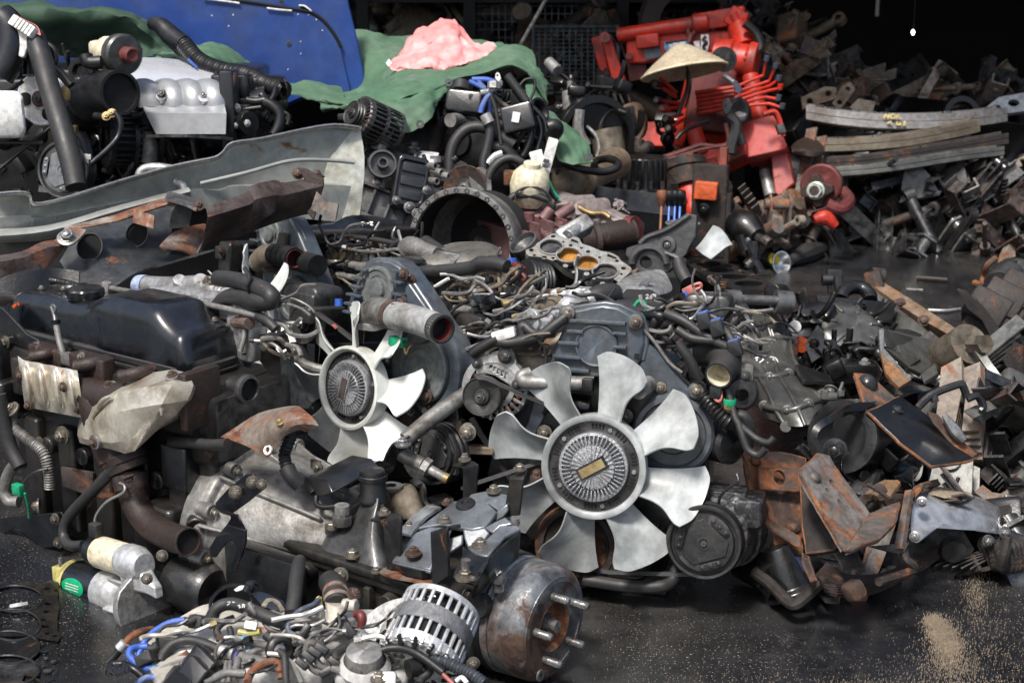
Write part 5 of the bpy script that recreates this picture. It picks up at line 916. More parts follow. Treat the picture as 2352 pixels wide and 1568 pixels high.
tangle(B,bD,985,1200,625,740,-.24,-.15,40,TM_);tangle(B,bD,1030,1180,730,790,-.16,-.10,20,TM_);tangle(D_,dD,700,930,560,640,-.16,-.08,34,TM_)
tangle(C,cD,1545,1720,690,790,-.13,-.05,36,TM_);tangle(C,cD,1180,1330,640,730,-.16,-.09,12,TM_)
tangle(E,lambda x,y,z:FA.px(x,y,1,z),480,640,655,800,.02,.10,26,TM_)
# ================================================================ engine at the bottom edge, smothered in pale hoses
def f3(x,y,d):return P(238.2+x*.217,1327.2+y*.217,d)
def f4(x,y,d):return P(680.6+x*.217,1327.2+y*.217,d)
H=Th('petrol_engine','pale dusty engine covered in grey hoses and blue leads at the bottom edge','engine',P(640,1640,2.38)*1.0)
H.o.location.z=0;H.b=V(H.o.location)
m_crm=mat('dusty_cream_casting',(.50,.47,.40),.5,.2,(.34,.31,.26),.5,9,.35,vary=.2)
m_pal=mat('dusty_silver_casting',(.60,.59,.56),.45,.3,(.38,.365,.335),.5,12,.45,vary=.2)
b=MB()
b.surf([[f3(430,930,2.565),f3(600,780,2.585),f3(760,640,2.605),f3(920,520,2.615),f3(1060,430,2.625),f3(1300,420,2.645)],[f3(480,990,2.525),f3(650,850,2.545),f3(850,720,2.565),f3(1050,600,2.575),f3(1250,540,2.595),f3(1500,560,2.615)],[f3(520,1080,2.465),f3(720,980,2.485),f3(950,900,2.505),f3(1200,820,2.525),f3(1450,760,2.545),f3(1700,740,2.565)],[f3(560,1260,2.365),f3(800,1250,2.375),f3(1050,1230,2.395),f3(1300,1200,2.415),f3(1600,1160,2.445),f3(1900,1120,2.465)]],5,5,.03)
H.part('intake_casting',b,m_crm,smooth=60)
b=MB().rbox(f4(350,760,2.60),(V((1,0,0)),V((0,1,0)),ZA),.15,.09,.05,.4,.3)
b.tube([f4(-300,930,2.44),f4(0,930,2.45),f4(180,960,2.45),f4(350,1000,2.44)],.030,n=16);b.tube([f3(1400,1100,2.43),f3(1700,1020,2.45),f3(1960,950,2.46)],[.03,.034,.03],n=16);b.tube([f4(150,660,2.50),f4(350,680,2.50),f4(640,720,2.49)],[.026,.03,.03],n=14)
b.rbox(f4(780,980,2.42),(V((.95,.2,-.15)).normalized(),V((-.2,.95,0)).normalized(),V((.15,0,1)).normalized()),.062,.045,.02,.3,.25)
H.part('engine_block',MB().rbox(V((-.40,2.40,.06)),(V((1,0,0)),V((0,1,0)),ZA),.22,.15,.06,.2,.15),m_irong)
H.part('head_castings',b,m_pal,bev=.003)
H.part('round_cap',MB().lathe(f4(720,830,2.37),V((.05,-.25,1)),[(.036,-.03),(.036,-.012),(.033,-.004),(.0315,.008),(.0305,.012),(.020,.0155),(0,.016)],40),m_alud,smooth=40);H.part('cap_plate',MB().lathe(f4(725,890,2.37),V((.05,-.25,1)),[(.0,-.02),(.038,-.018),(.045,-.008),(.041,.0),(.036,.006)],36),m_pal)
H.bolts([(f4(1095,810,2.38),ZA,.010),(f4(450,250,2.52),ZA-V((0,.4,0)),.012),(f4(190,460,2.47),ZA,.013),(f4(880,1060,2.33),ZA,.013)],m_bolt)
# spout tower with rusty banded hose
H.part('spout',MB().loft([crv([f4(x,y,d)for x,y,d in q],3,True)for q in([(250,560,2.46),(420,600,2.45),(560,540,2.47),(420,500,2.53)],[(320,400,2.48),(440,420,2.47),(530,380,2.49),(430,360,2.54)],[(300,240,2.50),(420,300,2.48),(520,260,2.50),(420,200,2.54)])]).cyl(f4(500,280,2.50),f4(640,290,2.49),.012,n=14),m_crm,bev=.002)
H.part('spout_hose',MB().tube([f4(430,270,2.5),f4(420,180,2.52),f4(400,90,2.56),f4(360,40,2.60)],[.020,.0215,.0225,.022],n=20),m_rubg);H.part('rusty_band',MB().tube([f4(428,240,2.507),f4(422,205,2.513)],.0228,n=22).tube([f4(418,175,2.52),f4(414,145,2.53)],.0232,n=22),m_rust2);H.bolts([(f4(610,170,2.5),V((.5,-.3,.6)),.012),(f4(630,200,2.5),V((.5,-.3,.6)),.010)],m_bolr)
H.part('spark_sensor',MB().cyl(f4(250,400,2.49),f4(255,300,2.49),.007,n=12).cyl(f4(248,420,2.49),f4(252,350,2.49),.010,n=6),m_alud);H.tube('blue_grey_lead',[f4(245,220,2.49),f4(180,280,2.47),f4(60,330,2.45),f4(-10,380,2.45),f3(1960,470,2.44),f3(1960,560,2.43),f3(2040,610,2.42)],.0048,mat('slate_lead',(.10,.12,.16),.5),n=8);H.tube('brass_tip',[f4(250,200,2.49),f4(225,215,2.49),f4(205,275,2.48)],.0035,m_brass,n=6);H.part('boot',MB().cyl(f4(252,300,2.49),f4(246,200,2.49),.0045,n=10),m_yel)
# hoses
def hose(pts,r,m,name='hose',lab=None,n=12,**k):return H.tube(name,pts,r,m,n=n,sub=7,label=lab,**k)
big=hose([f3(1130,520,2.50),f3(1140,430,2.50),f3(1200,320,2.50),f3(1330,270,2.50),f3(1500,310,2.48),f3(1700,400,2.46),f3(1900,470,2.45),f3(2060,520,2.45),f4(100,560,2.45)],[.0108,.0108,.0112,.0115,.012,.0122,.012,.010,.0098],m_rubg,lab='thick grey hose with white marker strokes',n=18)
H.part('hose_cuff',MB().tube([f3(1090,500,2.5),f3(1140,420,2.50),f3(1165,370,2.50)],.0118,n=18),m_rubg,big)
for s_ in([(1322,262),(1350,258),(1340,280),(1316,292)],[(1372,262),(1400,262)],[(1430,300),(1452,292),(1446,308),(1462,312),(1444,322)],[(1500,282),(1480,290),(1490,302),(1474,318)],[(1504,284),(1502,320)],[(1545,290),(1590,295),(1600,325),(1560,335),(1545,300)]):stroke(H,[f3(x-12,y-8,2.462)for x,y in s_],.0011,None,big)
hose([f3(600,880,2.46),f3(640,790,2.47),f3(740,690,2.48),f3(900,655,2.48),f3(1060,690,2.47),f3(1200,750,2.46)],[.0085,.0085,.0088,.009,.009,.0095],m_rubg,n=14)
H.part('white_joint',MB().tube([f3(1210,750,2.46),f3(1380,800,2.45)],.0112,n=18),m_pal);H.part('purple_clamp',MB().tube([f3(1415,830,2.445),f3(1440,838,2.443)],.0138,n=22),mat('purple_clamp_plastic',(.10,.085,.30),.45));hose([f3(1430,830,2.445),f3(1560,870,2.43),f3(1700,900,2.42),f3(1880,930,2.41)],[.011,.0115,.0115,.011],m_hose,n=14)
hose([f3(860,440,2.50),f3(700,470,2.50),f3(540,560,2.50),f3(440,660,2.50),f3(390,760,2.49),f3(355,860,2.48)],.0058,m_bhose,'ignition_lead','bright blue ignition lead in a wide arc');hose([f3(470,720,2.49),f3(380,725,2.49),f3(290,750,2.48),f3(270,810,2.47),f3(330,880,2.46),f3(430,940,2.45),f3(560,960,2.44),f3(720,940,2.44)],.0060,m_bhose,'ignition_lead')
hose([f3(350,1120,2.40),f3(450,1050,2.40),f3(580,1050,2.40),f3(700,1090,2.38)],.0055,m_bhose,'ignition_lead');H.part('blue_band',MB().tube([f3(520,955,2.442),f3(570,962,2.442)],.0068,n=12),mat('sky_blue_band',(.05,.30,.62),.4))
for x,y,d in((890,450,2.5),(500,740,2.49)):H.part('lead_boot',MB().tube([f3(x-40,y,d-.002),f3(x+20,y+10,d),f3(x+80,y-20,d+.005)],[.0075,.0085,.008],n=12).tube([f3(x+50,y+20,d),f3(x+120,y-50,d+.01)],.0045,n=8).rbox(f3(x+100,y+10,d+.01),basis(nrm(-20,20)),.014,.012,.01,.3,.2),m_rubg)
hose([f3(1380,420,2.52),f3(1260,470,2.51),f3(1200,540,2.50),f3(1220,610,2.49),f3(1290,660,2.48)],.0068,m_rubg);hose([f3(1330,520,2.50),f3(1350,590,2.49),f3(1340,660,2.48)],.0055,m_rubg)
hose([f3(1290,700,2.47),f3(1420,680,2.46),f3(1560,680,2.45),f3(1760,710,2.44)],.0062,m_hose);hose([f3(2000,640,2.43),f3(2150,600,2.43),f4(0,600,2.43),f4(160,590,2.43),f4(350,570,2.43),f4(500,480,2.45),f4(640,430,2.46)],.0063,m_hose);hose([f3(2010,690,2.43),f4(60,680,2.42),f4(250,690,2.42),f4(400,610,2.43),f4(540,540,2.44),f4(640,480,2.45)],.0063,m_hose)
for k,(x,y)in enumerate(((90,560),(60,650),(40,760))):H.part('hose_clip',MB().rbox(f4(x,y,2.425),basis(nrm(0,30),roll=60),.014,.006,.008,.4,.3),m_rub)
H.part('hose_clip',MB().rbox(f4(525,510,2.435),basis(nrm(0,30),roll=-55),.022,.009,.010,.3,.2),m_rub);H.part('brown_elbow',MB().tube([f4(620,390,2.46),f4(670,385,2.455),f4(690,420,2.45),f4(690,520,2.45)],[.007,.009,.009,.008],n=12),m_redd)
H.part('temperature_switch',MB().cyl(f4(680,600,2.45),f4(690,530,2.45),.0125,n=6).cyl(f4(690,540,2.45),f4(705,420,2.46),.005,n=10).cyl(f4(675,680,2.45),f4(678,590,2.45),.0155,n=20),m_aluw);H.part('switch_seat',MB().lathe(f4(675,610,2.452),ZA,[(.014,-.012),(.0165,-.01),(.0165,.002),(.012,.003)],24),m_pal)
for pts in([(250,650),(270,720),(330,830),(370,900)],[(100,820),(110,720),(150,680),(200,690)],[(150,760),(200,850),(260,930),(340,960)],[(150,870),(130,900),(190,970),(280,1000)],[(340,990),(420,1010),(480,1070),(540,1130)]):hose([f4(x,y,2.38)for x,y in pts],.0062,m_hose,n=10)
for x,y,a in((270,745,-30),(200,780,-30),(130,830,-40),(320,990,30),(60,905,-40),(410,890,-35)):H.part('hose_clip',MB().rbox(f4(x,y,2.374),basis(nrm(0,30),roll=a),.012,.006,.009,.4,.3),m_rub)
hose([f4(420,880,2.375),f4(410,820,2.385),f4(450,770,2.40),f4(520,730,2.41),f4(560,740,2.41)],[.0075,.0075,.008,.008,.007],m_rubg);hose([f4(390,950,2.37),f4(520,990,2.36),f4(640,1010,2.355),f4(820,1020,2.35),f4(1000,1050,2.345),f4(1080,1120,2.33)],.0072,m_hose);H.part('hose_clip',MB().rbox(f4(645,1010,2.35),basis(nrm(0,30),roll=0),.009,.014,.010,.3,.2),m_rubg)
hose([f4(1260,860,2.37),f4(1360,900,2.37),f4(1410,980,2.36),f4(1330,1060,2.35),f4(1290,1120,2.34)],.0075,m_rubg);hose([f3(820,920,2.43),f3(920,830,2.44),f3(1060,740,2.45)],.0062,m_hose);hose([f3(1300,880,2.41),f3(1280,1000,2.39),f3(1260,1110,2.37)],.004,m_hose,n=8);hose([f3(1340,880,2.41),f3(1330,1000,2.39),f3(1320,1110,2.37)],.004,m_hose,n=8);hose([f3(1420,850,2.42),f3(1400,960,2.40),f3(1360,1060,2.38)],.0065,m_hose)
hose([f3(1060,1110,2.36),f3(1160,1060,2.37),f3(1300,1000,2.38),f3(1500,1010,2.38)],.007,m_hose);hose([f3(1440,960,2.41),f3(1550,800,2.44),f3(1720,720,2.45)],.006,m_hose)
H.part('rusty_handle',MB().tube([f3(1520,1100,2.36),f3(1560,1000,2.38),f3(1660,920,2.39),f3(1790,880,2.40),f3(1860,930,2.40),f3(1880,1060,2.39)],.007,n=10),m_rust2)
H.part('rubber_grommet',MB().lathe(f3(1880,760,2.42),V((.45,-.8,.35)),[(.010,-.008),(.027,-.006),(.028,.0),(.024,.005),(.017,.007),(.015,.0),(.012,-.006)],36),m_rub,smooth=50);hose([f3(1850,770,2.41),f3(1910,820,2.40),f3(1920,900,2.39),f3(1930,1060,2.37),f3(1940,1130,2.36)],.0065,m_rubg)
# black ignition module, connectors, stickers, tyre-like dark band
H.part('ignition_module',MB().loft([[f3(x,y,d)for x,y,d in q]for q in([(560,1130,2.37),(740,920,2.42),(830,900,2.43),(920,1010,2.42),(960,1130,2.37)],[(600,1150,2.33),(760,950,2.38),(830,935,2.39),(900,1020,2.38),(930,1150,2.33)])]),m_blk,bev=.003);H.part('coil',MB().rbox(f3(1060,920,2.41),basis(nrm(-25,35),roll=-25),.028,.022,.02,.2,.15).rbox(f3(1000,1010,2.38),basis(nrm(-25,35),roll=-25),.024,.02,.02,.2,.15),m_blk,bev=.002);H.part('black_plug',MB().rbox(f3(690,650,2.49),basis(nrm(-20,25),roll=35),.016,.010,.012,.2,.15).rbox(f3(450,850,2.45),basis(nrm(-20,25),roll=35),.016,.010,.012,.2,.15),m_rubg,bev=.002)
H.part('black_cable_end',MB().tube([f3(50,890,2.50),f3(120,820,2.50),f3(180,740,2.50)],.007,n=10),m_rub);H.part('tape_cuff',MB().tube([f3(165,745,2.495),f3(225,680,2.495)],.0092,n=12),m_aluw);H.part('taped_cable',MB().tube([f3(220,690,2.50),f3(300,610,2.51),f3(400,560,2.52),f3(520,540,2.54)],.0062,n=10),m_rust);hose([f3(60,1000,2.40),f3(90,920,2.42),f3(200,910,2.42),f3(320,960,2.42),f3(420,1040,2.41)],.0068,m_rub)
for k in range(5):H.part('cable_clip',MB().tube([f3(60+30*k,1030-20*k,2.38),f3(80+30*k,960-10*k,2.39),f3(130+30*k,980-10*k,2.38),f3(120+30*k,1040-10*k,2.37)],.005,n=8),m_blk)
H.part('sticker',MB().surf([[f3(690,830,2.484),f3(800,745,2.49),f3(1040,720,2.49)],[f3(700,870,2.474),f3(850,830,2.478),f3(1000,770,2.48)]],3,2,.0008),m_wht);H.part('rusty_tag',MB().surf([[f3(765,830,2.47),f3(880,755,2.475)],[f3(800,880,2.468),f3(920,805,2.472)]],2,2,.0008),m_rust2);H.part('sticker',MB().surf([[f3(880,610,2.535),f3(980,560,2.54)],[f3(960,640,2.525),f3(1090,630,2.53)]],2,2,.0008),m_wht)
H.part('white_plug',MB().rbox(f3(1560,500,2.47),basis(nrm(0,35),roll=-10),.011,.007,.006,.2,.15),m_wht);H.tube('red_wire',[f3(1630,520,2.47),f3(1690,530,2.46),f3(1730,570,2.455)],.002,m_pcol,n=6);H.part('oily_tube',MB().tube([f3(1430,570,2.48),f3(1540,585,2.475),f3(1660,560,2.47)],.0062,n=10),m_yel);H.part('blue_valve',MB().tube([f3(1470,650,2.465),f3(1530,660,2.463),f3(1550,750,2.46)],.0085,n=12),mat('faded_blue_plastic',(.08,.22,.36),.5));H.part('sensor',MB().tube([f3(1720,600,2.45),f3(1790,660,2.44)],.0085,n=12),m_rubg)
H.part('air_horn_ring',MB().lathe(f3(1350,260,2.60),V((-.1,-.5,.85)),[(.040,-.006),(.043,.0),(.040,.005),(.036,.0)],40),m_blk);H.part('throttle_cover',MB().loft([[f3(x,y,d)for x,y,d in q]for q in([(1560,110,2.62),(1720,150,2.60),(1900,230,2.58),(1950,300,2.57),(1880,350,2.56),(1700,270,2.58)],[(1550,150,2.60),(1700,190,2.58),(1880,270,2.56),(1930,340,2.55),(1870,370,2.54),(1680,300,2.56)])]),mat('slate_blue_plastic',(.03,.04,.06),.4),bev=.003);H.part('cover_knob',MB().cyl(f3(1520,140,2.60),f3(1550,80,2.60),.010,n=14).lathe(f3(1575,75,2.60),V((.8,-.5,.2)),[(.009,-.01),(.009,.006),(.004,.008)],16),m_blk);H.part('white_flap',MB().surf([[f3(1385,130,2.61),f3(1440,90,2.615),f3(1490,85,2.62)],[f3(1400,140,2.60),f3(1450,130,2.60),f3(1490,120,2.61)]],3,2,.002),m_wht)
H.part('bent_strap',MB().surf([[f3(1670,300,2.50),f3(1720,230,2.52),f3(1790,225,2.53),f3(1860,260,2.52),f3(1920,350,2.49)],[f3(1720,310,2.495),f3(1750,265,2.51),f3(1790,262,2.52),f3(1840,290,2.51),f3(1870,370,2.485)]],4,2,.003),m_tan);
H.tube('upright_pipe',[f3(1990,380,2.52),f3(2020,200,2.55),f3(2040,0,2.60),f3(2060,-130,2.64),f3(2080,-200,2.66)],[.0135,.0135,.0135,.0130,.011],m_rubg,n=18)
# alternator and slotted arm
aln=V((-.32,-.76,-.50)).normalized();ALo=f4(1290,880,2.385);aup=V((-.2,.4,.9))
ar=alternator(H,ALo+aln*.0,aln,.070,.115,m_aluw,up=aup)
H.part('stator_band',MB().lathe(ALo,aln,[(.067,-.045),(.0715,-.045),(.0715,-.075),(.067,-.075)],44),mat('stator_laminations',(.16,.165,.17),.5,.4,(.10,.1,.1),.5,60,.8),ar)
H.part('end_bell',MB().lathe(ALo,aln,[(.030,.004),(.050,.003),(.066,-.006),(.0715,-.018)],44,up=aup),m_aluw,ar)
for k in range(14):
 t_=2*math.pi*k/14;bx_=basis(aln,aup);rad=bx_[0]*math.cos(t_)+bx_[1]*math.sin(t_);q=ALo+rad*.062-aln*.001;ax3=((rad*.8-aln*.55).normalized(),bx_[1]*math.cos(t_)-bx_[0]*math.sin(t_),(aln*.85+rad*.5).normalized());H.part('vent_slot_shade',MB().rbox(q,ax3,.010,.0045,.003,.8,.2),m_black,ar)  # vents are black boxes, shade put into colour
H.part('hub_boss',MB().lathe(ALo+aln*.0,aln,[(.034,.0),(.031,.006),(.02,.008),(0,.009)],32),m_aluw,ar)
H.part('top_lug',MB().loft([crv([f4(x,y,d)for x,y,d in q],3,True)for q in([(1130,470,2.44),(1260,400,2.47),(1500,420,2.47),(1780,560,2.45),(1700,620,2.42),(1400,480,2.43)],[(1250,400,2.46),(1330,330,2.48),(1500,340,2.48),(1640,440,2.47),(1600,500,2.45),(1400,420,2.46)],[(1350,260,2.48),(1390,190,2.49),(1470,180,2.49),(1530,300,2.49),(1480,370,2.47),(1400,340,2.47)])]),m_aluw,ar,bev=.002)
H.part('ear',MB().cyl(f4(1740,540,2.43),f4(1790,520,2.46),.014,n=18),m_aluw,ar)
arc=[(730,430),(800,350),(900,280),(1000,235),(1130,207),(1300,205),(1440,225),(1520,270),(1545,310),(1530,370),(1490,400),(1400,390),(1250,385),(1100,395),(1000,420),(930,470),(890,540),(870,620),(862,710),(740,720),(720,600)]
pn=V((.15,-.75,.65)).normalized();p0_=f4(1100,300,2.47)
def fa(x,y):return PP(680.6+x*.217,1327.2+y*.217,p0_,pn)
slot=[(1065,300),(1085,280),(1150,268),(1300,262),(1300,315),(1180,318),(1110,328),(1080,325)]
H.part('slotted_arm',MB().plate(crv([fa(x,y)for x,y in arc],3,True),pn,.005,[crv([fa(x,y)for x,y in slot],2,True)]),m_alu,bev=.001)
q=fa(1345,330);H.part('arm_washer',MB().lathe(q,pn,[(.0,.004),(.0125,.004),(.013,.001),(.013,-.002)],24),m_pal);H.bolts([(q+pn*.004,pn,.0105)],m_pal)
H.part('arm_end',MB().plate([fa(x,y)for x,y in((1440,280),(1520,270),(1552,310),(1540,370),(1480,400),(1440,395))],pn,.012),m_alu,bev=.002)
H.part('rusty_stub',MB().tube([f4(960,470,2.50),f4(1080,480,2.50),f4(1140,500,2.50)],.011,n=12),m_rust2);H.bolts([(f4(1050,530,2.47),V((.3,-.8,.5)),.012)],m_brass)
hose([f4(900,760,2.36),f4(980,740,2.36),f4(1120,740,2.355),f4(1280,800,2.34),f4(1430,900,2.325),f4(1560,1000,2.31)],[.006,.0068,.0072,.0072,.0072,.0065],m_rub,'black_cable');H.tube('red_wire',[f4(1550,1010,2.31),f4(1600,1060,2.305),f4(1660,1120,2.30)],.0035,m_pcol,n=8)
H.part('corrugated_loom',MB().corr([f4(1400,850,2.35),f4(1560,880,2.345),f4(1720,950,2.335),f4(1860,1020,2.325),f4(1990,1110,2.315)],.0098,.0062),mat('slate_loom',(.055,.062,.075),.45));H.part('wire_clamp',MB().tube([f4(1690,1090,2.31),f4(1750,1050,2.31),f4(1810,1110,2.30)],.004,n=6),m_wht);H.part('teal_seal',MB().lathe(f4(1000,1095,2.33),V((.3,-.5,.8)),[(.012,-.006),(.013,.0),(.009,.004),(.0,.004)],20),mat('teal_rubber',(.01,.12,.12),.4));H.part('bottle_neck',MB().rbox(f4(940,1090,2.335),basis(nrm(0,40)),.02,.015,.015,.5,.4),m_pal);H.part('solenoid',MB().cyl(f4(1180,960,2.35),f4(1300,930,2.36),.016,n=20),m_rub)
# ================================================================ head gasket lying on the asphalt
def gz(x,y,z=.004):return PZ(x/3,1045.33+y/3,z)
ho=[]
for cx,cy,rx,ry in((110,985,185,90),(90,1165,190,108),(70,1320,200,112),(60,1480,205,105)):ho.append([gz(cx+rx*math.cos(t),cy+ry*math.sin(t))for t in[2*math.pi*i/30 for i in range(30)]])
for cx,cy,rx,ry in((330,1020,26,10),(320,1075,22,8),(300,1130,20,8),(310,1178,30,12),(325,1225,20,7),(380,1240,22,8),(290,1297,12,6),(300,1340,32,12),(315,1392,16,7),(370,1415,20,8),(300,1448,14,6),(325,1480,30,12),(325,915,22,8),(385,930,14,6)):ho.append([gz(cx+rx*math.cos(t),cy+ry*math.sin(t))for t in[2*math.pi*i/12 for i in range(12)]])
o_=[gz(x,y)for x,y in((-60,885),(60,880),(90,890),(140,875),(200,885),(290,890),(330,865),(400,870),(405,930),(395,980),(410,1040),(395,1120),(395,1200),(425,1240),(395,1280),(395,1370),(425,1400),(400,1460),(385,1540),(300,1570),(240,1520),(170,1510),(150,1550),(230,1580),(200,1640),(-60,1640))]
GK=solo('head_gasket','flat black head gasket with large ring holes lying on the ground at the lower left','gasket',MB().plate(o_,ZA,.003,ho),mat('oily_gasket',(.014,.014,.015),.4,.2,(.05,.035,.02),.45,14,.4,rust=.1),gz(100,1100,0))
for k,(cx,cy,rx,ry)in enumerate(((110,985,185,90),(90,1165,190,108),(70,1320,200,112),(60,1480,205,105))):
 r_=MB().tube([gz(cx+rx*math.cos(t),cy+ry*math.sin(t),.005)for t in[2*math.pi*i/40 for i in range(40)]],.0028,n=6,sub=1,closed=True).build('fire_ring',m_dark,GK,gz(100,1100,0))
fr=solo('metal_scrap','small bright folded metal clip lying on the black gasket','clip',MB().surf([[gz(70,1030,.012),gz(120,1020,.016),gz(185,1010,.012)],[gz(72,1050,.008),gz(120,1045,.012),gz(190,1030,.008)]],3,3,.002),m_aluw,gz(130,1040,0))
tangle(H,lambda x,y,z:P(x,y,z),430,900,1420,1560,2.37,2.46,34,[m_hose,m_hose,m_rubg,m_rub,m_pal,m_alu,m_crm],.002,.0048,90)
# ================================================================ grey truck front panel leaning across the left
def q0(x,y,d):return P(x/3,y/3,d)
def q1(x,y,d):return P(784+x/3,y/3,d)
def q2(x,y,d):return P(1568+x/3,y/3,d)
def m0(x,y,d):return P(x/3,522.667+y/3,d)
PN=Th('truck_front_panel','bent grey galvanised truck panel with a wavy top edge lying diagonally','body panel',V((P(420,600,4.0).x,P(420,600,4.0).y,0)))
tx=[-60,100,200,235,430,700,900,1150,1330,1480,1540,1600,1800,2100,2300,2460,2490]
ty=[1345,1330,1340,1408,1375,1290,1230,1160,1120,1090,1050,990,960,895,865,880,890]
def dep(x):return 3.62+.72*max(0,min(1,x/2460))
def low(x):return 1600-250*(x/2460)if x<2250 else 1350+(x-2250)*.8
rows=[]
for f,dd in((0,-.01),(.3,.0),(.6,.005),(.62,-.012),(1,-.0)):
 rows.append([q0(x,y+f*((1600-330*x/2460 if x<1350 else 1440+(x-1350)*.09)-y),dep(x)+dd)for x,y in zip(tx,ty)])
PN.part('panel_sheet',MB().surf(rows,1,3,.004),m_panel,smooth=40)
PN.part('folded_edge',MB().surf([[q0(x,y-8,dep(x)-.02)for x,y in zip(tx,ty)],[q0(x,y,dep(x)-.045)for x,y in zip(tx,ty)],[q0(x,y+14,dep(x)-.03)for x,y in zip(tx,ty)]],3,3,.003),mat('bare_bright_edge',(.45,.46,.46),.35,.7,(.2,.2,.2),.4,12,.2),smooth=60)  # edge catching the sky, put into a paler metal
PN.part('end_return',MB().surf([[q0(2470,872,4.33),q0(2500,1000,4.33),q0(2508,1200,4.33),q0(2470,1530,4.33)],[q0(2300,875,4.30),q0(2310,1050,4.295),q0(2310,1200,4.295),q0(2290,1500,4.295)],[q0(2060,910,4.24),q0(2060,1050,4.235),q0(2060,1200,4.235),q0(2060,1440,4.235)]],2,2,.004),mat('pale_rusty_panel',(.62,.63,.56),.38,.15,(.40,.37,.28),.5,5,.1,rust=.2,rs=6),smooth=50)  # brighter sky on the right end put into a paler panel colour
PN.tube('swage',[q0(1380,1265,4.0),q0(1700,1190,4.05),q0(2000,1110,4.12),q0(2250,1105,4.2),q0(2440,1120,4.25)],.006,m_panel)
PN.part('second_flange',MB().surf([[q0(-60,1590,3.60),q0(340,1560,3.68),q0(800,1430,3.78),q0(1300,1300,3.90)],[q0(-60,1630,3.57),q0(340,1590,3.65),q0(800,1455,3.75),q0(1310,1320,3.87)],[q0(-60,1660,3.60),q0(340,1640,3.68),q0(800,1500,3.78),q0(1300,1360,3.90)]],4,4,.004),m_panel)
RB=Th('rusty_crossmember','long rusty pressed beam with round holes bolted below the grey panel','beam',V((P(300,640,3.5).x,P(300,640,3.5).y,0)))
rows=[[q0(1420,1440,3.78),q0(1700,1340,3.85),q0(1730,1290,3.86),q0(1890,1250,3.92),q0(1960,1270,3.94),q0(2200,1225,4.0)],[q0(1430,1500,3.74),q0(1720,1410,3.81),q0(1760,1380,3.82),q0(1890,1350,3.88),q0(1960,1350,3.90),q0(2215,1290,3.96)],[q0(1400,1640,3.76),q0(1560,1560,3.81),q0(1800,1500,3.84),q0(1900,1440,3.89),q0(1990,1420,3.92),q0(2200,1370,3.97)],[m0(1340,190,3.74),m0(1420,100,3.80),q0(1640,1620,3.85),q0(1800,1560,3.9),q0(1990,1500,3.94),q0(2150,1460,3.98)]]
RB.part('beam',MB().surf(rows,1,3,.006),m_rusty,smooth=35)
RB.part('beam_end',MB().surf([[m0(-60,215,3.46),m0(150,180,3.49),m0(300,110,3.53),m0(440,100,3.56)],[m0(-60,250,3.43),m0(160,215,3.46),m0(310,150,3.5),m0(450,130,3.53)],[m0(-60,345,3.44),m0(170,310,3.47),m0(240,330,3.48),m0(330,250,3.51),m0(460,230,3.54)][:4]],1,3,.006),m_rusty,smooth=35)
RB.part('top_strip',MB().surf([[m0(440,10,3.585),q0(800,1490,3.65),q0(1130,1380,3.72),q0(1300,1400,3.74)],[m0(470,30,3.56),q0(820,1530,3.62),q0(1150,1420,3.69),q0(1310,1430,3.72)]],4,2,.005),m_rust2)
wb=[[m0(420,240,3.62),m0(560,30,3.66),m0(760,-40,3.72),m0(1000,-110,3.78),m0(1200,-130,3.82)],[m0(480,330,3.58),m0(620,160,3.62),m0(800,90,3.68),m0(1020,40,3.74),m0(1180,20,3.78)],[m0(540,400,3.54),m0(700,300,3.58),m0(860,250,3.64),m0(1040,230,3.70),m0(1200,200,3.75)],[m0(560,470,3.50),m0(760,430,3.54),m0(940,320,3.60),m0(1140,260,3.66),m0(1480,160,3.76)]]
web=RB.part('grey_web',MB().surf(wb,4,4,.005),mat('dark_grey_steel',(.085,.09,.092),.34,.4,(.03,.03,.032),.5,6,.15,rust=.12,coat=.3),smooth=60)
for x,y,rx,ry,d in((620,135,.030,.036,3.60),(945,45,.027,.033,3.70)):
 n=nrm(8,12);e=basis(n,roll=-25);c=m0(x,y,d)
 RB.part('hole',MB().loft([[c+e[0]*rx*math.cos(t)*k+e[1]*ry*math.sin(t)*k+n*z for t in[2*math.pi*i/24 for i in range(24)]]for k,z in((1.06,.0),(1.04,.008),(.98,.008),(.96,-.01))],caps=False),m_irong,web);RB.part('hole_shade',MB().plate([c+e[0]*rx*math.cos(t)+e[1]*ry*math.sin(t)+n*.004 for t in[2*math.pi*i/24 for i in range(24)]],n,.002),m_black,web)  # black plate painted as the shade inside the ring
RB.part('bright_strap',strap([m0(540,0,3.56),m0(500,50,3.54),m0(450,90,3.53),m0(410,105,3.53)],m0(540,110,3.50)-m0(430,80,3.53),.005),m_rust2);RB.bolts([(m0(465,70,3.525),V((.1,-.6,.8)),.022)],m_steel)
RB.part('bent_clip',strap([q0(1150,1360,3.71),q0(1200,1370,3.69),q0(1290,1395,3.69),q0(1360,1430,3.68)],q0(1180,1410,3.66)-q0(1200,1355,3.72),.006),m_steel);RB.bolts([(q0(1365,1420,3.67),V((.1,-.6,.8)),.014),(q0(2185,1215,3.98),ZA,.018),(q0(2055,1195,4.05),nrm(0,20),.015)],m_bolr)
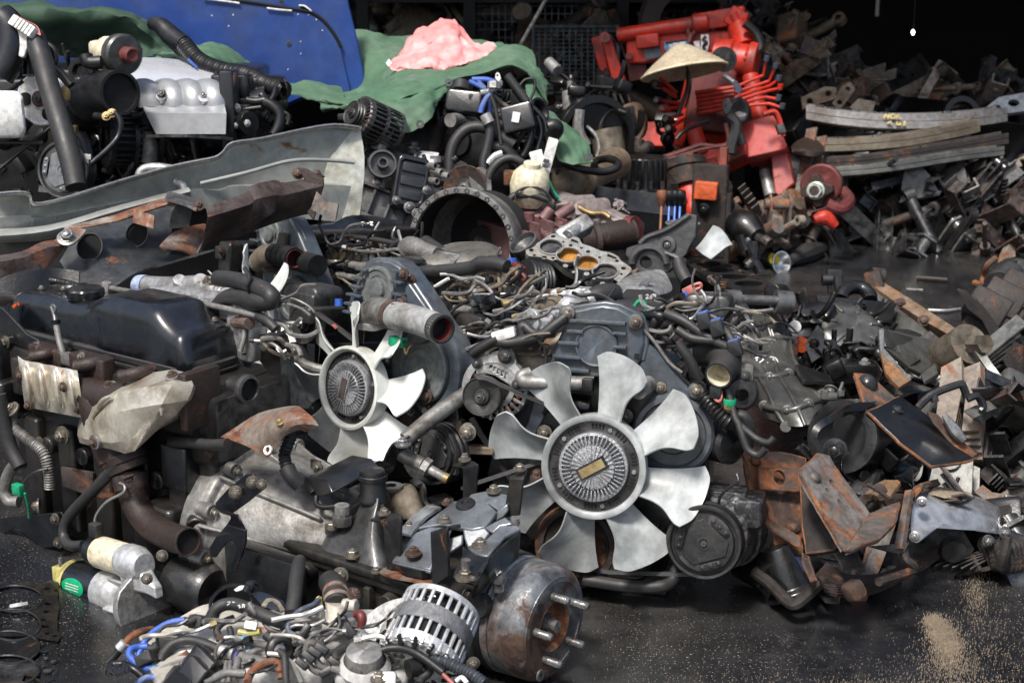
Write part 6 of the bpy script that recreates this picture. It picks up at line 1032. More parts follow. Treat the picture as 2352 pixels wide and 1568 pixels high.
RB.part('end_plate',MB().plate([q0(x,y,3.96)for x,y in((2050,1150),(2110,1160),(2230,1230),(2230,1280),(2160,1520),(2090,1430),(2100,1240))],nrm(0,10),.012),m_rusty,bev=.002);RB.part('flag_plate',MB().plate([q0(x,y,3.93)for x,y in((2180,1320),(2240,1380),(2330,1405),(2310,1520),(2280,1515),(2140,1440))],nrm(-20,10),.006),mat('brown_grey_sheet',(.12,.10,.085),.5,.35,(.07,.05,.04),.5,8,.2,rust=.1));RB.part('tab',strap([q0(920,1490,3.62),q0(990,1510,3.60),q0(1060,1530,3.59)],ZA*.03+V((0,.02,0)),.005),m_rust2);
RB.part('curved_clip',strap([q0(1230,1568,3.70),q0(1250,1460,3.69),q0(1300,1390,3.69)],V((.05,.02,0)),.004),m_irong);RB.part('lower_flange',strap([m0(-60,340,3.44),m0(200,380,3.46),m0(380,370,3.5),m0(540,390,3.5)],V((0,.03,.06)),.005),m_dark)
RB.part('rust_corner',MB().surf([[m0(1100,140,3.70),m0(1200,40,3.76),m0(1400,-20,3.82),m0(1480,20,3.85)],[m0(1130,160,3.68),m0(1260,140,3.72),m0(1340,190,3.74),m0(1380,150,3.78)],[m0(1150,150,3.67),m0(1260,165,3.70),m0(1340,205,3.72),m0(1360,200,3.74)]],4,3,.005),m_rust2)
# ================================================================ upper left engine with the silver manifold
U=Th('car_engine','car engine with silver four-runner manifold, cream pulley and reservoir at the upper left','engine',V((P(300,250,4.5).x,P(300,250,4.5).y,.45)))
b=MB();EX=(V((1,0,0)),V((0,1,0)),ZA)
b.rbox(P(330,300,4.85),EX,.42,.16,.22,.15,.1);b.rbox(P(90,330,4.6),EX,.16,.14,.22,.2,.1)
U.part('engine_block',b,m_dark,bev=.004)
U.part('black_base_block',MB().rbox(V((P(300,250,4.6).x,P(300,250,4.6).y+.2,.33)),EX,.55,.3,.33,.1,.05),m_black)  # plain black block under the engine
# cover plate with red print
U.part('silver_cover',MB().surf([[q0(930,440,4.62),q0(1100,440,4.66),q0(1300,465,4.70),q0(1470,510,4.70)],[q0(870,510,4.50),q0(1100,515,4.52),q0(1300,530,4.55),q0(1480,545,4.58)],[q0(880,610,4.44),q0(1100,615,4.46),q0(1300,620,4.48),q0(1480,640,4.50)],[q0(900,650,4.42),q0(1100,660,4.44),q0(1300,665,4.46),q0(1480,670,4.48)]],2,2,.02),mat('silver_cover_paint',(.70,.71,.74),.3,.5,(.6,.61,.63),.3,3,.05,vary=.06),smooth=60)
for k in range(9):U.part('red_print',MB().box(q0(1000+40*k,452+4*k+(k%3)*3,4.62),.034,.002,.010,basis(V((.1,-.5,1)),roll=-12)),m_redd)
b=MB()
for k,x in enumerate((985,1140,1280,1420)):b.tube([q0(x-30,620,4.40),q0(x+20,635,4.36),q0(x+60,680,4.33),q0(x+70,740,4.33)],[.034,.042,.044,.044],n=18)
b.loft([[q0(*p)for p in q]for q in([(975,700,4.32),(1545,715,4.30),(1560,730,4.46),(990,700,4.46)],[(1000,775,4.26),(1560,780,4.25),(1570,785,4.46),(1010,775,4.46)],[(1075,925,4.27),(1555,925,4.26),(1565,920,4.46),(1080,920,4.46)])])
m_man=mat('sandblasted_aluminium',(.38,.39,.40),.42,.5,(.30,.305,.31),.4,5,.3,bs=260,vary=.12)
mf=U.part('intake_manifold',b,m_man,smooth=50,bev=.018);U.part('manifold_flange',MB().surf([[q0(1085,930,4.27),q0(1300,942,4.23),q0(1545,940,4.30)],[q0(1090,950,4.27),q0(1300,962,4.23),q0(1540,958,4.30)]],3,2,.05),m_dark,mf)
U.bolts([(q0(1115,655,4.29),nrm(0,40),.016),(q0(1405,665,4.30),nrm(0,40),.016),(q0(1515,650,4.33),nrm(0,40),.014)],m_steelb,mf)
for x,y in((1115,680),(1405,690)):U.part('boss',MB().cyl(q0(x,y+30,4.32),q0(x,y-20,4.29),.018,n=14),m_man,mf)
U.tube('small_pipe',[q0(1360,640,4.36),q0(1380,600,4.36),q0(1440,590,4.36),q0(1530,600,4.40)],[.014,.014,.012,.016],m_alud,mf);U.part('elbow_hose',MB().tube([q0(1440,595,4.36),q0(1560,600,4.42)],.018,n=14),m_rub)
# right end throttle and connectors
b=MB().rbox(q0(1590,800,4.36),EX,.022,.05,.14,.3,.2);b.rbox(q0(1600,610,4.46),EX,.06,.04,.045,.3,.2);b.rbox(q0(1820,650,4.55),EX,.07,.06,.06,.4,.3);b.rbox(q0(1740,720,4.42),EX,.04,.03,.02,.3,.2);b.cyl(q0(1770,800,4.5),q0(1870,780,4.5),.09,n=24);b.cyl(q0(1660,840,4.36),q0(1720,850,4.33),.036,n=20);b.rbox(q0(1690,760,4.4),EX,.05,.03,.02,.3,.2)
clutter(b,lambda:q0(random.uniform(1600,1950),random.uniform(580,900),random.uniform(4.42,4.6)),45,.012,.035)
U.part('throttle_body',b,m_blk,bev=.003)
for pts,r in(([(1820,700),(1880,730),(1930,790),(1920,870),(1890,930)],.018),([(1640,780),(1620,830),(1640,880)],.006),([(1700,690),(1760,700),(1830,690)],.012),([(1650,760),(1800,740)],.008),([(1870,690),(1890,650),(1900,600)],.010),([(1950,770),(1990,800),(1980,860)],.007),([(1580,800),(1590,880),(1575,960)],.016)):U.tube('loom',[q0(x,y,4.36)for x,y in pts],r,m_rub)
U.part('white_tip',MB().cyl(q0(1572,955,4.36),q0(1572,975,4.36),.016,n=12),m_wht);U.bolts([(q0(1628,745,4.33),nrm(0),.012),(q0(1630,865,4.32),nrm(0),.008),(q0(1700,850,4.32),nrm(0),.010)],m_alu)
# thick loom with split sleeve running down to the right
U.tube('wrapped_loom',[q0(1050,165,4.75),q0(1110,180,4.72),q0(1180,250,4.70),q0(1270,310,4.66)],[.022,.028,.034,.030],m_rub,n=14);U.part('corrugated_sleeve',MB().corr([q0(1270,310,4.66),q0(1370,420,4.62),q0(1520,485,4.58),q0(1700,520,4.54),q0(1820,580,4.50),q0(1970,630,4.46)],.029,.013,amp=.07),m_rub);U.tube('loom',[q0(1150,270,4.72),q0(1260,380,4.66),q0(1380,460,4.62)],.014,m_rub);U.tube('blue_wire',[q0(1300,410,4.60),q0(1360,470,4.56)],.004,m_bcol,n=6)
# alternator, cream pulley, compressor clutch, grey hose
al=alternator(U,P(240,320,4.36),nrm(-62,5),.088,.17,mat('black_alternator',(.03,.03,.032),.4,.4));U.part('alloy_ring',MB().tube([q0(1000,905,4.37),q0(1035,1000,4.35),q0(1030,1120,4.36)],.024,n=12),m_alud,al)
pulley_(U,P(92,228,4.22),nrm(-14,6),.078,None,m_wht,1,.03,'cream_pulley');n=nrm(-14,6);e=basis(n);pc=P(92,228,4.22)
for t_ in(60,180,300):U.part('pulley_hole_shade',MB().lathe(pc+(e[0]*math.cos(R(t_))+e[1]*math.sin(R(t_)))*.050+n*.001,n,[(0,.002),(.019,.002),(.020,-.004)],24),m_black)  # black discs for the shade in the pulley openings
U.part('pulley_bore',MB().lathe(pc+n*.004,n,[(.022,-.004),(.024,.004),(.018,.006),(.012,.002),(0,.001)],24),m_rust)
clutch_disc(U,P(143,390,4.14),nrm(-16,8),.086,m=m_irong,mp=mat('pale_clutch_plate',(.20,.21,.22),.45,.5))
U.tube('thick_hose',[q0(235,240,4.10),q0(290,420,4.07),q0(350,640,4.04),q0(430,900,4.0),q0(490,1120,3.97),q0(525,1290,3.95)],[.030,.031,.030,.031,.031,.030],m_rubg,n=20)
U.part('bellows_hose',MB().tube([q0(420,800,4.36),q0(520,740,4.30),q0(680,650,4.22),q0(760,640,4.18),q0(830,640,4.14)],lambda l:.062*(1+.15*math.sin(2*math.pi*l/.036))if l<.15 else .066,30,30,hollow=.86),m_rub,smooth=60);U.part('bellows_shade',MB().lathe(q0(815,640,4.15),(q0(830,640,4.14)-q0(760,640,4.18)),[(.056,0),(0,-.002)],28),m_black)  # black disc for the dark inside the bellows
ax_=(q0(900,380,4.2)-q0(740,365,4.3)).normalized();o_=q0(740,365,4.3)
U.part('reservoir',MB().lathe(o_,ax_,[(0,-.01),(.042,-.008),(.050,.004),(.052,.07),(.05,.074)],32).rbox(q0(690,330,4.3),EX,.03,.03,.022,.5,.4).rbox(q0(765,280,4.28),EX,.024,.02,.012,.3,.2),m_cream,bev=.002);U.part('reservoir_cap',MB().lathe(o_,ax_,[(.05,.072),(.060,.074),(.061,.105),(.055,.112),(.03,.116),(0,.117)],36),m_irong);U.part('red_cap',MB().lathe(o_,ax_,[(.018,.112),(.024,.116),(.024,.15),(.018,.154),(.010,.150),(0,.150)],24),m_redd)
U.tube('s_hose',[q0(740,420,4.25),q0(690,420,4.22),q0(660,460,4.22),q0(690,500,4.22),q0(760,515,4.22),q0(850,505,4.24)],.015,m_rub,n=12);U.part('small_pulley',MB().lathe(q0(580,500,4.4),nrm(-20),[(0,.01),(.02,.01),(.03,.02),(.045,.02),(.05,.0),(.05,-.03),(0,-.03)],28),m_dark)
U.tube('thin_hose',[q0(790,770,4.1),q0(830,840,4.1),q0(815,940,4.1),q0(740,1030,4.08),q0(660,1100,4.06),q0(615,1140,4.05)],.0085,m_rub);U.bolts([(q0(735,800,4.1),nrm(0,30),.012),(q0(770,780,4.1),nrm(0,30),.012)],m_brass);U.tube('clip_hose',[q0(660,800,4.14),q0(720,805,4.12),q0(780,780,4.12)],.012,m_rub)
for pts,r in(([(590,1080),(560,980),(500,940)],.026),([(300,290),(370,340),(380,420),(360,450)],.010),([(100,330),(180,360),(200,520)],.02),([(0,950),(120,920),(200,830)],.016),([(370,470),(430,520),(490,590)],.014),([(-20,1180),(150,1040),(370,860)],.005),([(-20,690),(60,630),(160,560)],.006),([(0,980),(300,985)],.006),([(590,380),(610,430),(700,430)],.02)):U.tube('hose',[q0(x,y,4.16)for x,y in pts],r,m_rub)
U.tube('big_black_duct',[q0(0,120,4.1),q0(60,180,4.1),q0(80,300,4.1),q0(50,420,4.1),q0(-10,520,4.1)],.045,m_blk,n=16);U.part('white_bottle',MB().loft([MB().rring(q0(40,790,4.06+q),EX[0],EX[2],.055*k,.068*k,.5)for q,k in((0,.85),(.01,1),(.08,1),(.09,.9))]),m_wht,smooth=60)
U.part('white_connector',MB().rbox(q0(150,270,4.08),basis(nrm(0,10),roll=-20),.026,.05,.01,.3,.2),m_wht)
for k in range(6):U.part('connector_block',MB().rbox(q0(105+22*k,150+14*k,4.06),basis(nrm(-20,30),roll=-25),.012,.016,.01,.2,.15),m_wht);U.tube('red_wire',[q0(40+6*k,80,4.1),q0(80+14*k,130,4.07),q0(150+20*k,180,4.07),q0(280,245,4.06)],.0022,m_pcol,n=5)
U.part('lever',MB().plate([q0(x,y,4.02)for x,y in((575,1060),(625,1065),(625,1100),(610,1100),(610,1130),(590,1110))],nrm(0),.006),m_alud);U.part('brass_lever',MB().tube([q0(430,610,4.12),q0(460,640,4.12),q0(455,690,4.12)],.012,n=8),m_brass)
for pts in([(975,1330),(960,1230),(990,1170),(1080,1155),(1190,1170)],[(1100,1320),(1120,1270),(1190,1255),(1250,1270),(1270,1310)]):U.tube('bare_pipe',[q0(x,y,3.98)for x,y in pts],.014,m_alu,n=12)
b=MB()
clutter(b,lambda:q0(random.uniform(-20,1500),random.uniform(560,1400),random.uniform(4.4,4.65)),150,.02,.05);clutter(b,lambda:q0(random.uniform(480,900),random.uniform(400,520),random.uniform(4.5,4.65)),20,.02,.04)
U.part('dark_ancillaries',b,m_dark,bev=.003)
U.bolts([(q0(1000,1335,3.95),ZA,.012),(q0(1060,1345,3.95),ZA,.010)],m_steel);U.part('stub_pipe',MB().cyl(q0(890,835,4.4),q0(1020,815,4.3),.022,n=16),m_rub);U.part('stub',MB().cyl(q0(480,890,4.1),q0(530,895,4.1),.014,n=10),m_brass)
# ================================================================ blue truck body with a rounded seam
BT=Th('truck_cab','faded blue truck cab side with a rounded door seam behind the tarpaulin','truck',V((P(400,100,5.3).x,5.4,0)))
def bl(x,y,d=5.35):return P(x/3,y/3,d)
out=[(-300,-120),(2352+20,-120),(2410,60),(2460,260),(2545,680),(2500,655),(2200,640),(1600,900),(800,1000),(-300,1000)]
npan=nrm(6,0);pb=bl(1200,300)
def bp2(x,y,o=0):return PP(x/3,y/3,pb+npan*o,npan)
BT.part('body_side',MB().plate([bp2(x,y)for x,y in out],npan,.05),m_blue,bev=.006)
door=[(-300,-200),(1390,-20),(1700,20),(2050,75),(2140,95),(2200,130),(2250,180),(2300,250),(2345,330),(2420,640),(2200,620),(1600,880),(-300,980)]
BT.part('door_skin',MB().plate([bp2(x,y,.012)for x,y in door],npan,.014),m_blue,bev=.003)
seam=[bp2(x,y,.012)for x,y in((1400,-25),(1700,14),(2050,68),(2145,88),(2205,124),(2258,176),(2310,250),(2352,330))]
BT.tube('door_seal',seam,.0065,m_black,n=8);BT.part('paint_chip',MB().plate([bp2(x,y,.016)for x,y in((2065,45),(2110,40),(2130,75),(2090,80))],npan,.003),m_black);
for x,y in((1990,300),(1940,10)):BT.part('plug',MB().lathe(bp2(x,y,.013),npan,[(.010,.0),(.010,.002),(.004,.003),(0,.003)],16),m_irong)
for k in range(14):p=bp2(random.uniform(1300,2300),random.uniform(60,560),.0132);BT.part('chip',MB().plate([p+ZA*.004*random.random()+V((.003,0,0)),p+ZA*.007,p-V((.003,0,0))],npan,.0008),m_paint)
for pts in([(1400,-8),(1520,6),(1650,24)],[(1840,58),(1920,68),(2010,76)],[(2060,40),(2100,44),(2145,78)]):BT.tube('chipped_edge',[bp2(x,y,.02)for x,y in pts],.0035,m_paint,n=6)
# ================================================================ tarpaulins and sack
TL=[[q0(-80,10,5.15),q0(200,50,5.15),q0(500,88,5.15),q0(880,88,5.1),q0(980,125,5.1),q0(1080,220,5.1),q0(1140,270,5.1)],[q0(-80,60,4.95),q0(200,90,4.95),q0(520,100,4.95),q0(860,110,4.92),q0(980,180,4.92),q0(1090,280,4.95),q0(1170,330,4.98)],[q0(-80,140,5.0),q0(200,200,5.05),q0(520,260,5.1),q0(800,240,5.05),q0(960,300,5.0),q0(1060,350,4.95),q0(1190,400,4.9)],[q0(-80,260,5.1),q0(200,330,5.15),q0(520,380,5.2),q0(800,400,5.15),q0(960,425,4.95),q0(1080,410,4.8),q0(1220,440,4.75)]]
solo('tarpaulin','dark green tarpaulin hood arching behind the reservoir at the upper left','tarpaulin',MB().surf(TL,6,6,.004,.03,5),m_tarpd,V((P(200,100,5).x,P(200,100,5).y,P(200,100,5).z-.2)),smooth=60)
TM=[[q0(1130,345,5.0),q0(1300,330,5.02),q0(1460,315,5.05),q0(1640,380,5.1),q0(1760,470,5.12),q0(1850,560,5.15),q0(2000,600,5.18),q0(2200,575,5.2),q0(2352,600,5.2)],[q0(1100,390,4.85),q0(1290,385,4.88),q0(1450,370,4.9),q0(1620,420,4.95),q0(1740,520,4.98),q0(1850,600,5.0),q0(2000,640,5.02),q0(2200,640,5.02),q0(2370,660,5.02)],[q0(1060,430,4.75),q0(1280,450,4.78),q0(1440,440,4.85),q0(1620,500,4.95),q0(1720,580,5.0),q0(1860,640,4.95),q0(2000,670,4.9),q0(2180,710,4.88),q0(2380,730,4.88)]]
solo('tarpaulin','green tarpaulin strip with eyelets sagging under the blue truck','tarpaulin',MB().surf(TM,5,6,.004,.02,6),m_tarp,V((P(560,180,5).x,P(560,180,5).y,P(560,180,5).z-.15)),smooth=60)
TR=[[q1(20,190,5.65),q1(250,230,5.6),q1(430,270,5.7),q1(700,280,5.75),q1(900,270,5.75),q1(1090,290,5.7),q1(1110,330,5.6)],[q1(-20,400,5.55),q1(200,400,5.5),q1(450,420,5.45),q1(700,420,5.45),q1(950,380,5.4),q1(1180,340,5.35),q1(1300,380,5.3)],[q1(-60,600,5.5),q1(180,640,5.42),q1(420,520,5.15),q1(700,490,5.15),q1(960,440,5.15),q1(1200,440,5.12),q1(1350,480,5.15)],[q1(-120,700,4.98),q1(160,670,5.2),q1(360,600,4.92),q1(640,560,4.95),q1(900,520,5.0),q1(1200,470,5.02),q1(1390,570,5.08)],[q1(-150,735,4.9),q1(120,730,4.8),q1(280,720,4.76),q1(520,660,4.82),q1(740,590,4.92),q1(1180,450,4.98),q1(1420,700,5.02)],]
m=MB().surf(TR,10,10,.004,.024,4)
# the front lobe and the right-hand tail of the same sheet
m.surf([[q1(-150,730,4.90),q1(60,740,4.83),q1(220,725,4.77),q1(420,690,4.78),q1(640,620,4.86),q1(760,575,4.93)],[q1(-140,738,4.89),q1(90,745,4.81),q1(240,770,4.73),q1(430,760,4.74),q1(620,690,4.82),q1(740,620,4.9)],[q1(-130,745,4.88),q1(200,740,4.80),q1(300,810,4.72),q1(440,840,4.72),q1(590,760,4.78),q1(700,670,4.87)],[q1(-120,750,4.9),q1(230,760,4.80),q1(360,880,4.72),q1(470,912,4.72),q1(590,840,4.76),q1(660,730,4.84)]],8,8,.004,.02,6)
m.surf([[q1(1180,350,5.33),q1(1290,480,5.15),q1(1270,600,5.02),q1(1300,720,4.95),q1(1400,870,4.9),q1(1500,1110,4.86)],[q1(1230,350,5.3),q1(1330,470,5.13),q1(1340,600,5.02),q1(1380,740,4.93),q1(1500,900,4.88),q1(1590,1130,4.83)],[q1(1290,380,5.3),q1(1385,540,5.16),q1(1400,640,5.05),q1(1450,760,4.96),q1(1590,930,4.92),q1(1680,1115,4.85)],[q1(1300,390,5.31),q1(1395,560,5.18),q1(1420,660,5.08),q1(1480,780,5.0),q1(1640,940,4.96),q1(1740,1100,4.88)]],8,8,.004,.025,6)
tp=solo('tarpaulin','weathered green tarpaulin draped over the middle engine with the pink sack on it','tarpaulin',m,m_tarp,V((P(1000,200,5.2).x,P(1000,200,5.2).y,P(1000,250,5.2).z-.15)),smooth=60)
for x,y,d in((740,568,4.9),(1372,562,5.14),(543,856,4.72),(1705,1083,4.84),(290,785,4.71)):MB().lathe(q1(x,y,d-.012),nrm(0,10),[(.006,.0),(.006,.003),(.014,.003),(.014,.0)],16).build('eyelet',m_irong,tp,tp.location)
SK=Th('sack','crumpled pink woven plastic sack with faint red print on the green tarpaulin','sack',q1(650,480,5.25))
sk=[[q1(310,440,5.2),q1(420,320,5.34),q1(520,230,5.42),q1(600,180,5.46),q1(670,155,5.48),q1(760,150,5.48),q1(820,220,5.45),q1(870,280,5.42),q1(940,320,5.4),q1(1040,310,5.36),q1(1065,330,5.34)],[q1(320,450,5.17),q1(430,345,5.27),q1(520,270,5.32),q1(610,230,5.35),q1(690,210,5.36),q1(770,200,5.38),q1(830,260,5.37),q1(870,300,5.36),q1(950,335,5.35),q1(1030,330,5.33),q1(1060,350,5.32)],[q1(330,460,5.15),q1(440,400,5.20),q1(500,330,5.25),q1(610,300,5.27),q1(700,290,5.28),q1(780,270,5.30),q1(840,310,5.31),q1(890,330,5.3),q1(960,350,5.3),q1(1030,355,5.3),q1(1063,370,5.31)],[q1(345,470,5.13),q1(450,450,5.15),q1(500,390,5.18),q1(600,385,5.20),q1(690,400,5.20),q1(790,370,5.22),q1(850,370,5.25),q1(910,370,5.26),q1(980,375,5.27),q1(1030,380,5.28),q1(1066,400,5.3)],[q1(375,482,5.12),q1(470,475,5.12),q1(530,440,5.13),q1(600,425,5.14),q1(680,470,5.13),q1(760,455,5.15),q1(840,435,5.18),q1(920,410,5.2),q1(990,400,5.23),q1(1030,395,5.26),q1(1068,405,5.3)],[q1(420,492,5.13),q1(490,488,5.12),q1(545,480,5.12),q1(610,472,5.13),q1(690,478,5.13),q1(770,462,5.15),q1(850,442,5.18),q1(930,415,5.2),q1(1000,402,5.23),q1(1040,398,5.26),q1(1068,406,5.3)]]
body_=SK.part('sack_body',MB().surf(sk,8,8,.003,.03,6),m_pink,smooth=70)
SK.part('torn_fringe',MB().surf([[q1(640,160,5.47),q1(680,130,5.47),q1(720,140,5.47),q1(780,138,5.48)],[q1(650,190,5.42),q1(690,180,5.42),q1(740,180,5.42),q1(800,195,5.43)]],4,3,.002,.02,20),m_pink,body_);SK.part('green_tail',MB().surf([[q1(1030,310,5.35),q1(1050,300,5.34),q1(1068,320,5.34)],[q1(1035,330,5.33),q1(1052,325,5.33),q1(1070,345,5.33)]],3,2,.002),mat('mint_weave',(.35,.62,.48),.6),body_);SK.part('white_corner',MB().surf([[q1(308,438,5.195),q1(330,410,5.22)],[q1(325,462,5.15),q1(350,440,5.17)]],3,3,.002),m_wht,body_)
m_rprint=mat('faded_red_print',(.50,.13,.14),.6)
for ln,(x0,y0,x1,y1)in enumerate(((520,360,570,240),(555,380,625,280),(620,400,730,260),(400,380,440,330))):
 nch=8 if ln<3 else 3
 for k in range(nch):
  x=x0+(x1-x0)*k/nch;y=y0+(y1-y0)*k/nch;d=5.25+.07*(420-y)/150-.03
  SK.tube('print_stroke',[q1(x+random.uniform(-6,6),y+random.uniform(-8,8),d)for _ in range(4)],.0014,m_rprint,body_,n=5,sub=4)
  # ================================================================ engine under the tarpaulin, with its tangle of hoses
EX=(V((1,0,0)),V((0,1,0)),ZA)
F_=Th('car_engine','black engine tangled in hoses and wires under the green tarpaulin','engine',V((P(1120,300,5).x,P(1120,300,5).y,.3)))
b=MB().rbox(P(1130,330,5.25),EX,.20,.16,.22,.2,.15);b.rbox(P(1100,420,5.1),EX,.16,.14,.12,.2,.15)
clutter(b,lambda:q1(random.uniform(680,1480),random.uniform(600,1300),random.uniform(4.95,5.12)),130,.015,.04)
F_.part('engine_block',b,m_dark,bev=.003)
F_.part('black_base_slab',MB().box(V((P(1120,420,5.1).x,P(1120,420,5.1).y+.1,.14)),.9,.5,.28),m_black)  # plain black slab below the engine
b=MB().rbox(q1(860,720,4.9),basis(nrm(-10,20),roll=-5),.065,.04,.05,.3,.2);b.rbox(q1(930,690,4.88),basis(nrm(10,10)),.03,.02,.03,.3,.2);b.cyl(q1(820,650,4.9),q1(830,590,4.92),.04,n=16);F_.part('distributor',b,m_ironb,bev=.003)
F_.part('outlet_pipe',MB().tube([q1(750,830,4.82),q1(800,825,4.86),q1(850,850,4.9),q1(930,860,4.92)],[.024,.022,.022,.026],n=16,hollow=.8),m_alud);
for pts in([(940,830),(1050,800),(1150,810),(1200,840)],[(960,860),(1060,860),(1160,880),(1230,920)],[(980,790),(1100,780),(1180,770)]):F_.tube('rusty_pipe',[q1(x,y,4.95)for x,y in pts],.024,m_rusty,n=14)
for pts,r,m,d in(([(740,1330),(745,1200),(750,1080),(780,980),(850,900),(930,875),(1010,890),(1080,930),(1190,1000)],.020,m_rubg,4.80),([(990,790),(1010,850),(1025,900),(1010,1000),(980,1110),(985,1200),(1010,1270)],.0165,m_rubg,4.76),([(1020,1340),(1010,1250),(1040,1170),(1100,1110),(1170,1090),(1240,1120),(1310,1190)],.015,m_rubg,4.74),([(1030,1010),(1120,1030),(1180,1090),(1230,1180),(1290,1240)],.024,m_rub,4.80),([(1140,520),(1200,600),(1260,680),(1300,740)],.016,m_rubg,4.85),([(1230,590),(1270,550),(1330,550),(1330,620),(1300,690)],.005,m_rub,4.85),([(880,560),(960,600),(1010,640),(1030,700),(1020,800)],.008,m_bhose,4.84),([(900,550),(1000,550),(1060,570)],.010,m_bhose,4.86),([(940,560),(990,610)],.008,m_bhose,4.85),([(1040,640),(1000,680),(970,740),(960,780)],.010,m_bhose,4.8),([(1030,660),(1060,740),(1080,850),(1100,1000)],.007,m_rubg,4.78),([(1050,660),(1120,720),(1200,770)],.007,m_tan,4.82),([(1320,740),(1400,830),(1420,950),(1430,1010)],.010,m_blk,4.82),([(1350,800),(1380,900),(1360,1000),(1340,1070)],.008,m_blk,4.82),([(1310,690),(1300,800),(1310,900),(1290,1000),(1250,1080)],.014,m_blk,4.84),([(1350,1180),(1420,1240),(1460,1320),(1500,1370)],.006,m_gcol,4.7),([(1330,1170),(1400,1240),(1450,1330),(1490,1380)],.008,m_rub,4.7),([(1160,1380),(1190,1350),(1260,1345),(1340,1350),(1430,1380)],.012,m_rubg,4.62),([(1200,1370),(1210,1320),(1280,1290),(1370,1300),(1430,1350),(1440,1390)],.004,m_rub,4.6)):
 F_.tube('hose',[q1(x,y,d)for x,y in pts],r,m)
F_.part('bare_pipe',MB().tube([q1(960,640,4.8),q1(1020,630,4.8),q1(1090,590,4.79),q1(1090,560,4.79)],.010,n=10),m_alu);F_.part('pipe_flange',MB().plate([q1(x,y,4.78)for x,y in((1060,540),(1062,515),(1075,500),(1090,510),(1100,545),(1080,560))],nrm(0),.012,[[q1(1076+8*math.cos(t),520+9*math.sin(t),4.78)for t in[2*math.pi*i/10 for i in range(10)]]]),m_wht);F_.part('pipe_nut',MB().cyl(q1(1050,610,4.78),q1(1052,565,4.78),.022,n=6),m_alu);F_.part('hose_ferrule',MB().tube([q1(990,790,4.75),q1(1020,850,4.75)],.020,n=12),m_alu)
F_.part('relay',MB().rbox(q1(1220,815,4.78),basis(nrm(-10,15),roll=15),.055,.045,.02,.2,.15),m_blk);F_.part('relay_label',MB().box(q1(1203,808,4.752),.026,.034,.002,basis(nrm(-10,15),roll=-8)),m_wht)
F_.part('black_funnel',MB().lathe(q1(1350,770,4.86),V((.6,-.6,.2)),[(.03,-.06),(.035,-.02),(.045,.0),(.048,.01),(.04,.01),(.03,-.01)],24),m_rub);F_.part('black_elbow',MB().tube([q1(1440,950,4.82),q1(1480,900,4.8),q1(1470,870,4.79),q1(1430,880,4.79)],.026,n=14,hollow=.8),m_rub)
F_.part('white_connector',MB().rbox(q1(1425,1095,4.72),basis(nrm(0),roll=-15),.017,.07,.014,.2,.1),m_wht);F_.part('connector_slots',MB().box(q1(1412,1110,4.70),.020,.012,.004,basis(nrm(0),roll=-15)).box(q1(1405,1145,4.70),.020,.012,.004,basis(nrm(0),roll=-15)),m_irong);F_.part('white_connector',MB().rbox(q1(1355,1110,4.74),basis(nrm(0),roll=15),.022,.035,.012,.2,.1),m_wht)
F_.part('cream_bottle',MB().lathe(q1(1300,1270,4.66),V((.1,-.2,1)),[(0,-.075),(.045,-.07),(.062,-.04),(.067,.0),(.060,.035),(.042,.055),(.03,.06),(.028,.075),(0,.076)],28),m_cream);F_.part('bottle_hose',MB().tube([q1(1285,1230,4.64),q1(1290,1190,4.66),q1(1260,1140,4.7)],.020,n=12),m_rub)
pulley_(F_,q1(850,1290,4.72),nrm(-15,15),.075,None,m_rustd,2,.04);F_.part('pump_casting',MB().loft([crv([q1(x,y,d)for x,y,d in q],3,True)for q in([(880,1220,4.72),(950,1150,4.74),(1020,1200,4.74),(1030,1330,4.70),(960,1400,4.68)],[(890,1230,4.82),(950,1170,4.84),(1010,1200,4.84),(1020,1330,4.80),(960,1380,4.78)])]),m_irong);F_.part('bracket',MB().tube([q1(1010,1130,4.76),q1(1060,1080,4.76),q1(1110,1060,4.76)],.014,n=10),m_alu);F_.part('rust_tag',MB().rbox(q1(1165,1225,4.7),basis(nrm(-20)),.02,.025,.012,.2,.15),m_rust)
F_.part('idler_disc',MB().lathe(q1(800,980,4.92),nrm(-20,10),[(0,.02),(.05,.018),(.055,.0),(.11,-.004),(.115,-.02),(0,-.03)],36),m_dark)
# ================================================================ block on its side with the alternator above it
K_=Th('engine_block','oily grey engine block on its side with a black rectangular cooler','engine',V((P(900,420,4.75).x,P(900,420,4.75).y,.4)))
kn=nrm(10,25);kx,ky,_=basis(kn,roll=-24);KF=Fr(q1(330,1240,4.72),kx,ky,kn);KA=(kx,ky,kn)
b=MB().rbox(KF(-.01,-.01,-.14),KA,.21,.13,.12,.15,.1)
clutter(b,lambda:KF(random.uniform(-.22,.22),random.uniform(-.12,.17),random.uniform(-.04,.0)),60,.012,.035)
for k in range(8):b.box(KF(-.21+.06*k,-.10,-.02),.008,.10,.05,KA)
b.box(KF(0,-.15,-.01),.46,.016,.06,KA);b.box(KF(0,-.04,-.015),.46,.01,.04,KA);b.cyl(KF(.19,-.09,-.02),KF(.19,-.09,.02),.03,n=18)
K_.part('block_casting',b,m_irong,bev=.003);K_.part('black_base_box',MB().box(V((P(900,420,4.8).x,P(900,420,4.8).y+.22,.16)),.7,.36,.32),m_black)  # plain black box under the casting
c=q1(480,1250,4.62);ce=basis(nrm(14,18),roll=-14)
ck=K_.part('oil_cooler',MB().loft([MB().rring(c+ce[2]*z,ce[0],ce[1],.050*k,.080*k,.35)for z,k in((-.10,1),(-.02,1),(-.02,1.06),(0,1.06),(.004,1.0),(.004,.86),(-.006,.82))]),m_blk,bev=.002)
